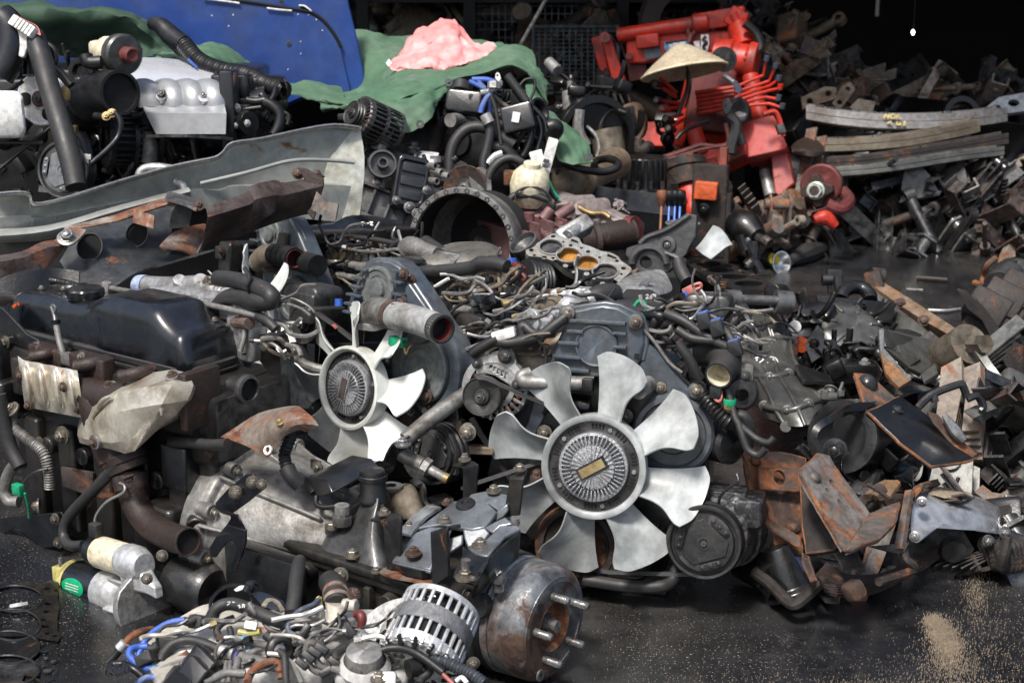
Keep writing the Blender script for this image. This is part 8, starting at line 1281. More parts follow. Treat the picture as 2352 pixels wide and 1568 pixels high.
# rusty beam with end fitting
RBm=Th('rusty_beam','ochre rusted chassis beam sloping down from the asphalt into the scrap heap','beam',PZ(2080,760))
m_och=mat('ochre_rust_steel',(.16,.10,.055),.75,.1,(.09,.075,.06),.5,8,.6,rust=.35,rs=10,rcol=(.19,.085,.03))
RBm.part('beam_plate',MB().surf([[r2(1310,400,4.9),r2(1450,500,4.78),r2(1600,600,4.66),r2(1750,690,4.55),r2(1900,770,4.45)],[r2(1390,380,4.92),r2(1520,460,4.80),r2(1660,550,4.68),r2(1800,640,4.56),r2(1950,740,4.46)]],1,4,.05),m_och);RBm.part('beam_side',MB().surf([[r2(1330,440,4.86),r2(1450,530,4.76),r2(1600,640,4.64),r2(1740,750,4.53)],[r2(1450,600,4.80),r2(1480,680,4.74),r2(1600,720,4.62),r2(1740,790,4.52)]],1,4,.03),m_gbox);RBm.part('end_eye',MB().rbox(r2(1330,400,4.92),basis(nrm(-20,20),roll=20),.03,.05,.03,.3,.2).cyl(r2(1300,330,4.95),r2(1390,340,4.95),.03,n=14),m_rustd,bev=.003);RBm.part('tip',MB().tube([r2(1305,325,4.94),r2(1350,345,4.92)],.016,n=8),m_rust)
RBm.bolts([(r2(1660,640,4.6),nrm(-10,30),.016),(r2(1500,520,4.74),nrm(-10,30),.016)],m_bolr)
# ================================================================ spring hangers, leaf springs, rusty brackets in the right foreground
def bracket(name,label,cat,faces,m,base,holes=(),rivets=(),t=.008,group=None):
 th=Th(name,label,cat,base,group)
 for i,(nm,pts)in enumerate(faces):
  P3=[r3(*q)for q in pts];n=V()
  for a in range(len(P3)):n+=(P3[a]-P3[0]).cross(P3[(a+1)%len(P3)]-P3[0])
  n.normalize();n=n if n.dot(CAM-P3[0])>0 else-n
  c=sum(P3,V())/len(P3);P3=[PP(1568+q[0]/3,1045.33+q[1]/3,c,n)for q in pts]
  hs=[]
  for h in holes:
   if h[0]==i:
    hc=PP(1568+h[1]/3,1045.33+h[2]/3,c,n);ex,ey,_=basis(n,roll=h[5]if len(h)>5 else 0);hs.append([hc+ex*h[3]*math.cos(t_)+ey*h[4]*math.sin(t_)for t_ in[2*math.pi*k/12 for k in range(12)]])
    # ragged edge: extra points
  Q=[]
  for a in range(len(P3)):
   p,q=P3[a],P3[(a+1)%len(P3)];k=max(1,int((q-p).length/.015))
   for j in range(k):u=p+(q-p)*j/k;ofs=V(noise.noise_vector(u*60))*.0022;Q.append(u+ofs-n*ofs.dot(n))
  th.part(nm,MB().plate(Q,n,t,hs),m if not isinstance(m,(list,tuple))else m[i],bev=.0012)
  th.part('torn_edge',MB().tube([q-n*.004 for q in Q],.0042,6,1,closed=True),m_rust)
  for r_ in rivets:
   if r_[0]==i:rc_=PP(1568+r_[1]/3,1045.33+r_[2]/3,c,n);th.part('rivet',MB().lathe(rc_,n,[(.014,0),(.0135,.004),(.010,.008),(.005,.0105),(0,.011)],16),m if not isinstance(m,(list,tuple))else m[i])
 return th
m_rust3=mat('wet_rust_plate',(.085,.055,.042),.55,.2,(.05,.045,.042),.5,7,.7,rust=.5,rs=8,rcol=(.15,.055,.02))
m_rustp=mat('pitted_grey_rust',(.13,.115,.10),.6,.25,(.07,.05,.042),.5,9,.8,rust=.45,rs=11,rcol=(.16,.065,.028))
bracket('spring_bracket','rusty orange cupped bracket with rivets, leftmost of the pair beside the compressor','bracket',[('side_lip',[(420,-10,3.1),(450,60,3.1),(500,400,3.06),(800,570,3.0),(820,640,3.0),(560,470,3.04),(480,380,3.06),(430,120,3.1)]),('face_plate',[(420,-10,3.16),(680,-20,3.2),(850,20,3.2),(820,560,3.12),(520,400,3.1),(460,90,3.14)]),('middle_fold',[(520,90,3.12),(810,90,3.14),(820,240,3.12),(540,230,3.10)])],m_rust3,PZ(1840,1330),holes=[(2,668,150,.014,.017)],rivets=[(1,500,40),(1,550,360),(1,770,500)],t=.012)
bracket('spring_bracket','pitted grey and rust angle bracket with holes, standing in front of the dark frame','bracket',[('upright_face',[(940,-10,2.98),(1010,0,3.0),(1040,60,3.02),(1290,400,2.98),(1180,560,2.86),(1120,640,2.82),(1050,520,2.84),(1000,440,2.86),(820,130,2.94),(830,90,2.95)]),('lower_flange',[(1120,650,2.80),(1290,400,2.96),(1490,320,3.0),(1460,450,2.92),(1350,560,2.85)])],m_rustp,PZ(1920,1380),holes=[(0,1115,370,.010,.026,-15),(0,1040,200,.009,.014,-15),(0,1005,250,.006,.010,-15)],rivets=[(0,910,155)],t=.014)
bracket('hanger_plate','dark rusty hanger plate with a folded foot, behind the pitted angle bracket','bracket',[('plate',[(810,150,3.06),(900,200,3.04),(1000,420,2.98),(1060,600,2.94),(1040,640,2.94),(850,670,2.96),(830,500,3.0)]),('foot',[(830,670,2.95),(860,690,2.95),(870,740,2.94),(920,860,2.90),(890,860,2.90),(830,720,2.95)])],m_rustd,PZ(1870,1390),t=.02)
LB=Th('brake_shoe','greasy brake shoe and orange rusted strut underneath the spring brackets','scrap metal',PZ(1800,1380))
LB.part('shoe',MB().surf([[r3(430,610,3.15),r3(560,700,3.1),r3(660,800,3.05)],[r3(400,720,3.15),r3(500,790,3.1),r3(600,860,3.05)],[r3(380,750,3.2),r3(480,800,3.18),r3(580,850,3.15)]],4,4,.03),m_dark);LB.part('rust_web',MB().plate([r3(x,y,3.06)for x,y in((620,540),(830,620),(830,680),(650,740))],nrm(-10,10),.02),m_rust);LB.part('grey_pad',MB().plate([r3(x,y,3.03)for x,y in((650,790),(730,710),(745,740),(700,820),(680,825))],nrm(-10,30),.01),m_alu);LB.part('blue_stain',MB().plate([r3(x,y,3.035)for x,y in((740,705),(820,690),(840,800),(800,790))],nrm(-10,30),.01),mat('dull_blue_paint',(.02,.035,.08),.5))
LB.part('housing',MB().lathe(r3(720,850,3.06),V((.3,-.3,-.8)),[(.0,-.08),(.035,-.07),(.042,-.03),(.045,.02),(.055,.03),(.055,.04),(.03,.045),(0,.045)],28),m_ironb,bev=.002);LB.part('bent_bar',MB().tube([r3(490,800,3.05),r3(600,880,3.02),r3(700,980,2.98),r3(770,1025,2.96),r3(860,960,2.96),r3(940,880,2.97)],.013,n=8),m_rustd)
# leaf spring pack with shackle, lower, running left-right
LS=Th('leaf_spring','rusty curved leaf spring pack strapped with a clip under the sand-dusted hub','leaf spring',PZ(2030,1360))
for k in range(5):
 o=.013*k;LS.part('leaf',strap([r3(960+10*k,770+26*k,2.93+.01*k),r3(1100,850+24*k-8*k,2.93),r3(1300,850+16*k,2.98),r3(1500,780+14*k,3.06),r3(1700,660+14*k,3.16),r3(1820,580+10*k,3.22)],V((.03,.05,.0)),.010),m_rusty)
LS.part('spring_clip',MB().tube([r3(1520,650,3.02),r3(1540,720,3.0),r3(1590,760,3.0),r3(1570,800,3.0),r3(1350,870,2.92)],.010,n=8),m_rustd);LS.part('end_bracket',MB().surf([[r3(1060,700,2.92),r3(1100,680,2.92),r3(1180,680,2.94)],[r3(1080,740,2.90),r3(1130,720,2.9),r3(1200,720,2.92)],[r3(1100,790,2.9),r3(1150,780,2.9),r3(1240,800,2.92)]],3,3,.01),m_rustd);LS.part('rust_lump',MB().rbox(r3(1180,930,2.88),basis(nrm(20,20),roll=20),.02,.02,.02,.5,.5),m_rust)
for k in range(5):LS.part('cable_strand',MB().tube([r3(1230,270+22*k,3.15),r3(1350,300-20*k,3.14),r3(1430,290+14*k,3.14),r3(1540,300+12*k,3.16)],.011,n=8),m_rusty)
for k in range(4):LS.part('cable_strand',MB().tube([r3(1270+45*k,290,3.13),r3(1330+40*k,230,3.15),r3(1400+25*k,195,3.17)],.010,n=8),m_och)
LS.part('thin_rod',MB().tube([r3(1270,200,3.1),r3(1340,240,3.1),r3(1410,290,3.1)],.005,n=6),m_rusty);LS.part('packing_plate',MB().plate([r3(x,y,3.0)for x,y in((1290,625),(1560,600),(1530,660),(1490,680))],nrm(0,30),.012),m_rustd)
# round axle end with sand on top and ribbed flange
AXE=Th('axle_end','black bell-shaped axle housing with a sand-dusted top and a toothed flange, at the right edge','axle',PZ(2200,1310))
b=MB();ad=V((.93,.35,.05)).normalized();ae=basis(ad,ZA)
b.loft([crv([r3(x,y,d)for x,y,d in q],4,True)for q in([(1600,300,3.12),(1640,230,3.2),(1720,200,3.3),(1760,260,3.4),(1740,480,3.2),(1680,560,3.1),(1600,600,3.06),(1570,480,3.08)],[(1720,330,3.12),(1760,250,3.2),(1830,230,3.28),(1900,270,3.36),(1880,440,3.2),(1800,470,3.1),(1740,500,3.08),(1720,420,3.1)],[(2000,380,3.16),(2010,310,3.24),(2050,290,3.32),(2090,330,3.38),(2080,480,3.24),(2040,520,3.16),(2010,510,3.14),(1990,450,3.14)],[(2140,420,3.2),(2150,350,3.27),(2170,350,3.33),(2190,380,3.38),(2200,500,3.3),(2180,540,3.22),(2160,530,3.2),(2140,480,3.19)],[(2170,430,3.22),(2175,390,3.27),(2185,390,3.3),(2200,420,3.34),(2205,480,3.3),(2195,520,3.24),(2185,510,3.22),(2172,470,3.21)])])
m_axle=mat('worn_black_housing',(.34,.35,.37),.24,.5,(.09,.09,.09),.45,5,.25,dust=.2,coat=.5)  # silver reflection of the black housing put into a pale colour
ah=AXE.part('housing',b,m_axle,smooth=60)
AXE.part('toothed_flange',MB().surf([[r3(1575,235,3.07),r3(1545,400,3.04),r3(1518,580,3.0),r3(1508,640,2.99)],[r3(1600,230,3.08),r3(1572,400,3.05),r3(1545,580,3.02),r3(1530,645,3.0)]],2,8,.016),m_rustp,ah);AXE.part('flange_lip',MB().surf([[r3(1590,220,3.1),r3(1640,190,3.16),r3(1700,175,3.24)],[r3(1580,240,3.1),r3(1640,215,3.16),r3(1710,200,3.24)],[r3(1600,290,3.08),r3(1650,240,3.14),r3(1730,230,3.24)]],4,4,.02),m_rustp,ah)
sandp=[[(1700,290,3.19),(1740,240,3.25),(1800,235,3.29)],[(1760,280,3.18),(1830,262,3.24),(1880,260,3.30)],[(1850,305,3.17),(1910,285,3.235),(1960,280,3.30)],[(1900,325,3.17),(1960,310,3.22),(2010,292,3.29)]]
AXE.part('sand_cover',MB().surf([[r3(x,y,d-.03)for x,y,d in r]for r in sandp],4,4,.006,.006,40),m_sand,ah);AXE.bolts([(r3(1650,320,3.06),V((-.3,-.8,.3)),.010),(r3(1600,560,3.02),V((-.3,-.8,.3)),.010),(r3(2105,590,3.15),V((.2,-.9,.1)),.012),(r3(2220,530,3.2),V((.2,-.9,.1)),.012)],m_steel,ah)
for k in range(5):AXE.part('rope_band',MB().corr([r3(2060+20*k,600+30*k,3.2),r3(2200,640+30*k,3.16),r3(2340,620+32*k,3.2),r3(2420,580+34*k,3.25)],.016,.014,10,.15),m_rustd,ah)
AXE.part('shackle',MB().tube([r3(2240,560,3.12),r3(2215,680,3.12),r3(2190,770,3.14)],.012,n=8),m_rustd,ah);AXE.part('arm',MB().cyl(r3(2200,440,3.4),r3(2420,460,3.4),.05,n=18),m_ironb)
# dark frame rail with cut end, hanger with black bush
FR_=Th('chassis_rail','dark chassis rail cut off with a ragged torch-cut orange end, lying across the heap','chassis rail',PZ(2050,1250))
def fr(name,pts,m,t=.012):
 P3=[r2(*q)for q in pts];n=(P3[1]-P3[0]).cross(P3[2]-P3[0]).normalized();n=n if n.dot(CAM-P3[0])>0 else-n;c=sum(P3,V())/len(P3);Q=[]
 P3=[PP(1568+q[0]/3,522.667+q[1]/3,c,n)for q in pts]
 for a in range(len(P3)):
  p,q=P3[a],P3[(a+1)%len(P3)];k=max(1,int((q-p).length/.02))
  for j in range(k):u=p+(q-p)*j/k;o=V(noise.noise_vector(u*50))*.003;Q.append(u+o-n*o.dot(n))
 FR_.part('burnt_edge',MB().tube([q-n*.004 for q in Q],.0035,6,1,closed=True),m_rust);return FR_.part(name,MB().plate(Q,n,t),m,bev=.0015),c,n
fr('cut_end',[(1190,1000,3.35),(1290,1010,3.38),(1430,1140,3.36),(1470,1170,3.34),(1310,1260,3.22),(1270,1250,3.22)],m_rustp);o_,c_,n_=fr('web_plate',[(1280,1265,3.2),(1500,1160,3.32),(1700,1300,3.3),(2050,1560,3.3),(1980,1600,3.22),(1720,1640,3.1),(1500,1480,3.12)],m_dark);
FR_.part('rivet',MB().lathe(PP(1568+1480/3,522.667+1255/3,c_,n_),n_,[(.016,0),(.015,.005),(.008,.010),(0,.011)],14),m_dark,o_);FR_.part('rivet',MB().lathe(r2(1270,1080,3.33),V((-.3,-.8,.4)),[(.026,0),(.022,.014),(.01,.022),(0,.023)],16),m_ironb)
fr('torn_edge',[(1690,1260,3.28),(1760,1290,3.28),(1900,1440,3.26),(2030,1560,3.24),(2000,1575,3.22),(1880,1500,3.22),(1740,1340,3.25)],m_rust);FR_.part('bright_weld',MB().tube([r2(1800,1290,3.24),r2(1880,1400,3.23),r2(1940,1470,3.22)],[.006,.014,.008],n=8),m_steel)
HB=Th('spring_hanger','black bent spring hanger with a round rubber bush under the chassis rail','hanger',PZ(1960,1250))
HB.part('hanger_arm',strap([r2(1250,1235,3.24),r2(1150,1275,3.18),r2(1030,1335,3.13),r2(985,1385,3.12),r2(990,1450,3.12),r2(1040,1540,3.12),r3(1100,20,3.13)],V((.05,.07,.0)),.016),m_ironb);HB.part('bush',MB().cyl(r2(1100,1440,3.24),r2(1330,1470,3.40),.082,n=32),m_rub);HB.part('bush_rim',MB().lathe(r2(1100,1440,3.24),(r2(1100,1440,3.24)-r2(1330,1470,3.40)),[(.06,0),(.085,-.01),(.085,.004),(.06,.006)],32),m_ironb);HB.bolts([(r2(1050,1530,3.06),nrm(-20,10),.022)],m_dark)
b=MB();clutter(b,lambda:r3(random.uniform(900,1550),random.uniform(-60,260),random.uniform(3.25,3.5)),50,.025,.06);HB.part('dark_scrap',b,m_dark,bev=.003)
# upright leaf springs, with clips and a shackle pin
UL=Th('leaf_spring','pale upright leaf spring pack with two wire clips, in the middle of the right heap','leaf spring',PZ(2180,1010))
m_leaf=mat('dry_grey_leaf_steel',(.20,.17,.14),.65,.2,(.12,.09,.07),.5,10,.5,rust=.3,rs=9,rcol=(.19,.08,.035))
for qd,d0 in(([(1780,960),(1920,885),(1930,1100),(1880,1340),(1740,1350),(1760,1150)],3.72),([(1935,965),(2050,920),(2060,1150),(2040,1400),(1920,1400),(1945,1180)],3.60)):
 c=r2(*qd[2],d0);n=V((-.42,-.62,.66)).normalized();Q=[PP(1568+x/3,522.667+y/3,c,n)for x,y in qd];ey=(Q[4]-Q[0]).normalized()
 for k in range(5):UL.part('leaf',MB().plate([q-n*.017*k+ey*.012*k*(1 if a in(3,4)else-.4)for a,q in enumerate(Q)],n,.013),m_leaf,bev=.0015)
for pts in([(1620,1240),(1720,1150),(1900,1080),(1930,1090),(1960,1170)],[(1730,1150),(1740,1200)],[(1960,1180),(2030,1160),(2070,1230),(2050,1260)]):UL.part('spring_clip',MB().tube([r2(x,y,3.5)for x,y in pts],.010,n=8),m_dark)
UL.part('pin_tube',MB().cyl(r2(1820,900,3.9),r2(1980,800,3.8),.058,n=24),m_olive);UL.part('pin_link',MB().surf([[r2(1980,790,3.76),r2(2020,860,3.74),r2(2110,990,3.7),r2(2190,1060,3.68)],[r2(2020,770,3.76),r2(2070,840,3.74),r2(2150,960,3.7),r2(2240,1070,3.68)]],1,4,.02),m_gbox);UL.part('pin_end',MB().cyl(r2(2000,800,3.78),r2(2090,800,3.72),.026,n=6),m_olive)
# trough with triangular gussets
bracket_pts=[(1360,700,3.95),(1400,690,3.95),(1620,770,4.1),(1420,820,3.9)]
TG=Th('gusset_bracket','grey gusseted bracket box with speckled rusty edges above the leaf springs','bracket',PZ(2080,1000))
for nm,pts in(('gusset',[(1380,690,3.9),(1620,770,4.05),(1480,860,3.95),(1400,820,3.86)]),('gusset',[(1410,830,3.82),(1650,900,3.95),(1560,960,3.86)]),('back_plate',[(1420,700,3.98),(1720,770,4.1),(1780,900,4.05),(1650,1010,3.9),(1560,960,3.86)]),('front_strip',[(1350,700,3.88),(1390,700,3.88),(1390,830,3.82),(1580,1040,3.74),(1560,1060,3.73),(1360,850,3.82)]),('rust_face',[(1360,850,3.81),(1570,1050,3.72),(1490,1100,3.70),(1400,1000,3.75)]),('end_channel',[(1640,1010,3.84),(1740,930,3.86),(1760,1000,3.82),(1660,1060,3.78)])):
 P3=[r2(*q)for q in pts];n=(P3[1]-P3[0]).cross(P3[2]-P3[0]).normalized();n=n if n.dot(CAM-P3[0])>0 else-n;TG.part(nm,MB().plate(P3,n,.014),{'rust_face':m_och,'front_strip':m_steel}.get(nm,m_gbox),bev=.002)
 # ================================================================ many loose scrap pieces: prototypes copied through the heaps
def proto_bracket():
 b=MB();b.box((0,0,0),.30,.012,.14);b.box((0,.06,-.07),.30,.12,.012);b.box((-.12,.05,0),.012,.1,.12);b.box((.10,.05,0),.012,.1,.12);b.cyl((.05,-.03,.02),(.05,.02,.02),.03,n=12);return b
def proto_channel():
 b=MB();b.box((0,0,0),.55,.012,.12);b.box((0,.035,.055),.55,.07,.012);b.box((0,.035,-.055),.55,.07,.012);[b.cyl((x,-.02,0),(x,.01,0),.016,n=8)for x in(-.2,0,.2)];return b
def proto_spring():
 b=MB();[b.surf([[V((x*(1-.13*k),y,.02*math.cos(x*4)*3-.012*k))for x in(-.35,-.17,0,.17,.35)]for y in(-.035,.035)],1,3,.009)for k in range(5)];b.box((0,0,.03),.05,.09,.09);return b
def proto_hanger():
 b=MB();b.plate([V((x,0,z))for x,z in((-.14,-.1),(.14,-.12),(.1,.04),(.04,.14),(-.05,.14),(-.1,.03))],(0,-1,0),.014);b.plate([V((x,.12,z))for x,z in((-.14,-.1),(.14,-.12),(.1,.04),(.04,.14),(-.05,.14),(-.1,.03))],(0,-1,0),.014);b.cyl((0,-.03,.09),(0,.15,.09),.035,n=16);b.box((0,.06,-.1),.3,.13,.014);return b
def proto_axle():
 b=MB();b.tube([(-.3,0,0),(-.1,0,0),(0,0,0),(.1,0,0),(.3,0,0)],[.05,.055,.12,.055,.05],14);b.lathe((.3,0,0),(1,0,0),[(.05,0),(.12,0),(.12,.02),(.06,.03),(.06,.07),(0,.07)],18);return b
def proto_casting():b=MB();b.rbox((0,0,0),EX,.12,.09,.08,.3,.2);return clutter(b,lambda:(random.uniform(-.13,.13),random.uniform(-.1,.1),random.uniform(-.08,.1)),12,.02,.06)
def proto_disc():b=MB();b.lathe((0,0,0),(0,0,1),[(.03,.0),(.03,.03),(.07,.03),(.08,.0),(.13,-.005),(.135,-.03),(.12,-.035),(.03,-.02),(.03,0)],28);[b.cyl((.055*math.cos(a),.055*math.sin(a),.02),(.055*math.cos(a),.055*math.sin(a),.06),.009,n=8)for a in(0,1.26,2.5,3.77,5)];return b
def proto_strut():b=MB();b.cyl((-.3,0,0),(.05,0,0),.035,n=14);b.cyl((.05,0,0),(.32,0,0),.016,n=10);b.lathe((-.33,-.03,0),(0,1,0),[(.02,0),(.045,0),(.045,.06),(.02,.06)],16);return b
PK={'bent_bracket':(proto_bracket,'scrap bracket'),'channel_piece':(proto_channel,'channel'),'small_leaf_spring':(proto_spring,'leaf spring'),'hanger':(proto_hanger,'hanger'),'axle_stub':(proto_axle,'axle'),'casting':(proto_casting,'casting'),'flanged_disc':(proto_disc,'disc'),'shock_strut':(proto_strut,'strut')}
_pm={}
def scrap(kind,p,s,m,rot,label,group,cat=None):
 key=(kind,m.name)
 if key not in _pm:
  o=PK[kind][0]().build(kind,m,None,(0,0,0),0);_pm[key]=o.data;bpy.data.objects.remove(o)
 o=bpy.data.objects.new(kind,_pm[key]);COL.objects.link(o);o.location=p;o.rotation_euler=rot;o.scale=(s,)*3
 o['label']=label;o['category']=cat or PK[kind][1];o['group']=group;return o
WORD={'bent_bracket':'bent scrap bracket','channel_piece':'short piece of channel','small_leaf_spring':'small leaf spring','hanger':'two-cheeked hanger','axle_stub':'stub of axle','casting':'lumpy casting','flanged_disc':'flanged disc','shock_strut':'worn shock strut'}
def gd(y):return 1.35/(SP-(784-y)/FOC*CP)
def hp(x0,x1,y0,y1,d0,d1,m=.1):
 def f():
  y=rnd.uniform(y0,y1);return P(rnd.uniform(x0,x1),y,min(rnd.uniform(d0,d1),gd(y)-m))
 return f
def heap(n,pos,s0,s1,mats,where,group,rnd,kinds=None):
 kinds=kinds or list(PK)
 for _ in range(n):
  k=rnd.choice(kinds);m,adj=rnd.choice(mats);scrap(k,pos(),rnd.uniform(s0,s1),m,(rnd.uniform(-1,1)*1.3,rnd.uniform(-1,1)*1.0,rnd.uniform(0,6.28)),'%s %s %s'%(adj,WORD[k],where),'%s %s'%(adj+' '+WORD[k]+'s',group))
rnd=random.Random(11)
MR=[(m_rustd,'dark rusty'),(m_rusty,'brown rusty'),(m_gbox,'oily grey'),(m_rustp,'pitted grey'),(m_rustd,'dark rusty'),(m_leaf,'dry tan'),(m_dark,'greasy black'),(m_dark,'greasy black'),(m_ironb,'sooty black')]
MT=[(m_tanst if 'm_tanst' in globals()else m_olive,'tan'),(m_leaf,'dry grey'),(m_rusty,'brown rusty'),(m_irong,'sooty grey'),(m_rustp,'pitted grey'),(m_dark,'greasy black')]
# right foreground heap behind the named pieces
LG=['channel_piece','small_leaf_spring','bent_bracket','hanger','small_leaf_spring','casting']
heap(40,hp(2120,2400,850,1290,3.9,4.4),.4,.8,MR,'in the heap at the right edge','in the right heap',rnd,LG)
heap(34,hp(2250,2420,900,1280,3.55,3.9),.35,.65,MR,'in the heap at the right edge','in the right heap',rnd,LG)
heap(20,hp(2230,2400,790,920,4.2,4.5,.15),.4,.7,MR,'in the heap at the right edge','in the right heap',rnd)
heap(14,hp(1900,2150,820,960,4.2,4.5),.35,.6,MR,'behind the dark gearboxes','behind the gearboxes',rnd)
heap(10,hp(1860,2100,1150,1330,3.2,3.6,.07),.3,.5,MR,'under the chassis rail','under the rail',rnd)
# box-like dark spring seat at the right edge
SS=Th('axle_clamp','dark blocky spring seat with round bars at the right edge of the asphalt','scrap metal',PZ(2300,800))
b=MB();se=basis(nrm(-20,35),roll=-25)
for i in range(3):
 for j in range(2):b.rbox(r2(2100+110*i,590-60*i+90*j,4.2),se,.06,.05,.06,.15,.1)
b.cyl(r2(2020,560,4.2),r2(2190,490,4.2),.05,n=18);b.cyl(r2(2140,470,4.3),r2(2330,430,4.3),.05,n=18);b.plate([r2(x,y,4.1)for x,y in((1890,420),(1950,440),(2080,560),(2230,760),(2352,820),(2352,1100),(2250,1000),(2060,640),(1960,560))],nrm(-20,10),.05)
SS.part('clamp_casting',b,m_rustd,bev=.003);SS.part('horn',MB().tube([r2(2200,420,4.3),r2(2270,320,4.35),r2(2330,280,4.35),r2(2345,360,4.3)],[.06,.05,.03,.02],n=12),m_irong)
# loose cords and strips on the asphalt
solo('steel_strip','thin pale strip lying on the asphalt right of the rusty beam','strip',MB().tube([PZ(2132,712,.006),PZ(2170,713,.008),PZ(2205,709,.006)],.006,6),m_alu,PZ(2170,712))
solo('steel_strip','small dark strip lying on the middle of the open asphalt','strip',MB().tube([PZ(2082,665,.006),PZ(2120,667,.008)],.008,6),m_irong,PZ(2100,666))
solo('rusty_hook','rusty bent wire hook hanging down to the asphalt at the right edge','hook',MB().tube([r2(2160,210,5.4),r2(2100,260,5.4),r2(2075,330,5.45),r2(2060,390,5.45),r2(2010,380,5.5)],.012,8),m_rust,PZ(2255,655))
solo('rusty_strip','thin rusty strip lying flat on the asphalt near the hook','strip',MB().tube([PZ(2105,638,.006),PZ(2150,641,.008),PZ(2175,643,.006)],.01,6),m_rusty,PZ(2140,641))
# ================================================================ red loader crane with the straw hat
CRN=Th('loader_crane','red loader crane with a folded boom and fans of control levers','crane',V((P(1600,480,7.0).x,P(1600,480,7.0).y+.2,0)))
def z3(x,y,d):return P((1900+x/2.0411)*.68056,y/2.0411*.68056,d)
m_boom=m_red
bo=[(190,265),(330,215),(760,170),(980,140),(1160,100),(1240,130),(1260,200),(1180,330),(1120,370),(900,400),(700,420),(560,440),(440,440),(350,420),(260,470)]
nb_=nrm(-14,4);pb_=z3(760,300,7.25)
def zb(x,y,o=0):return PP((1900+x/2.0411)*.68056,y/2.0411*.68056,pb_+nb_*o,nb_)
bm_=CRN.part('boom',MB().plate([zb(x,y)for x,y in((430,280),(700,230),(900,215),(1170,210),(1200,260),(1130,350),(900,375),(690,420),(560,440),(440,440))],nb_,.16),m_boom,bev=.012)
CRN.part('boom_cylinder',MB().cyl(zb(380,245,.0),zb(1000,150,.0),.038,n=24).cyl(zb(990,155,.0),zb(1230,120,.0),.03,n=16).lathe(zb(1000,150,.0),zb(1000,150)-zb(380,245),[(.04,-.08),(.05,-.07),(.05,.0),(.035,.01),(.0,.012)],22),m_boom)
CRN.part('boom_plate',MB().plate([zb(x,y,.06)for x,y in((255,230),(290,215),(320,250),(440,580),(440,640),(390,655),(355,620),(270,300))],nb_,.04),m_boom,bm_,bev=.006);CRN.part('boom_plate',MB().plate([zb(x,y,-.05)for x,y in((330,230),(350,220),(440,430),(460,560),(580,540),(570,450),(520,420),(440,400),(380,250))],nb_,.03),m_redd,bm_);CRN.part('boom_plate',MB().plate([zb(x,y,-.10)for x,y in((190,265),(260,245),(330,560),(300,650),(270,560))],nb_,.04),m_boom,bm_,bev=.006)
CRN.part('sheave',MB().lathe(zb(310,600,-.02),V((1,.1,0)),[(.06,-.05),(.1,-.05),(.08,-.03),(.1,-.01),(.08,.01),(.1,.03),(.06,.04)],24),m_rustd);CRN.part('pins',MB().cyl(zb(290,260,.07),zb(290,260,.12),.026,n=14).cyl(zb(400,580,.07),zb(400,580,.1),.02,n=14).cyl(zb(455,385,.0),zb(455,385,.06),.018,n=12),m_redd)
CRN.part('top_hinge',MB().rbox(zb(1100,130,-.02),basis(nb_,roll=10),.12,.045,.05,.3,.2).rbox(zb(1200,130,-.02),basis(nb_,roll=-30),.05,.05,.06,.3,.2).cyl(zb(1170,90,.03),zb(1200,150,.03),.025,n=12),m_boom,bev=.004);CRN.part('boom_lug',MB().rbox(zb(585,285,.02),basis(nb_,roll=8),.06,.035,.02,.3,.2),m_boom,bev=.004)
CRN.part('grey_panel',MB().plate([zb(x,y,.012)for x,y in((553,345),(670,325),(685,390),(575,415))],nb_,.012),mat('slate_plate',(.09,.10,.13),.5));CRN.part('ring',MB().tube([zb(885+22*math.cos(t),215+26*math.sin(t),.02)for t in[2*math.pi*i/16 for i in range(16)]],.012,n=8,sub=1,closed=True).cyl(zb(885,240,.02),zb(870,290,.02),.014,n=8),m_redd)
# capacity sticker reading 100 and white emblem
stk=CRN.part('sticker',MB().plate([zb(x,y,.012)for x,y in((700,292),(850,270),(880,310),(850,345),(720,372),(698,330))],nb_,.005),mat('sky_blue_sticker',(.10,.42,.72),.4,bump=0));CRN.part('sticker_band',MB().plate([zb(x,y,.015)for x,y in((705,290),(850,270),(855,282),(706,304))],nb_,.003),mat('navy_print',(.01,.015,.06),.5,bump=0),stk)
def dig(pts):CRN.part('digit',MB().tube([zb(x,y,.018)for x,y in pts],.011,n=6,sub=1),m_wht,stk)
dig([(735,316),(742,310),(742,360)]);dig([(762,312),(796,308),(796,345),(762,350),(762,312)]);dig([(806,306),(838,302),(838,336),(806,342),(806,306)])
em=CRN.part('emblem',MB().plate([zb(x,y,.012)for x,y in((950,240),(1003,236),(1008,300),(995,350),(965,372),(945,355),(952,300))],nb_,.005),m_wht);CRN.part('emblem',MB().plate([zb(x,y,.012)for x,y in((900,288),(940,282),(945,350),(915,340))],nb_,.005),m_wht);CRN.part('emblem_stroke',MB().tube([zb(x,y,.016)for x,y in((985,250),(965,275),(990,295),(968,320),(980,345))],.008,n=6),m_dark,em)
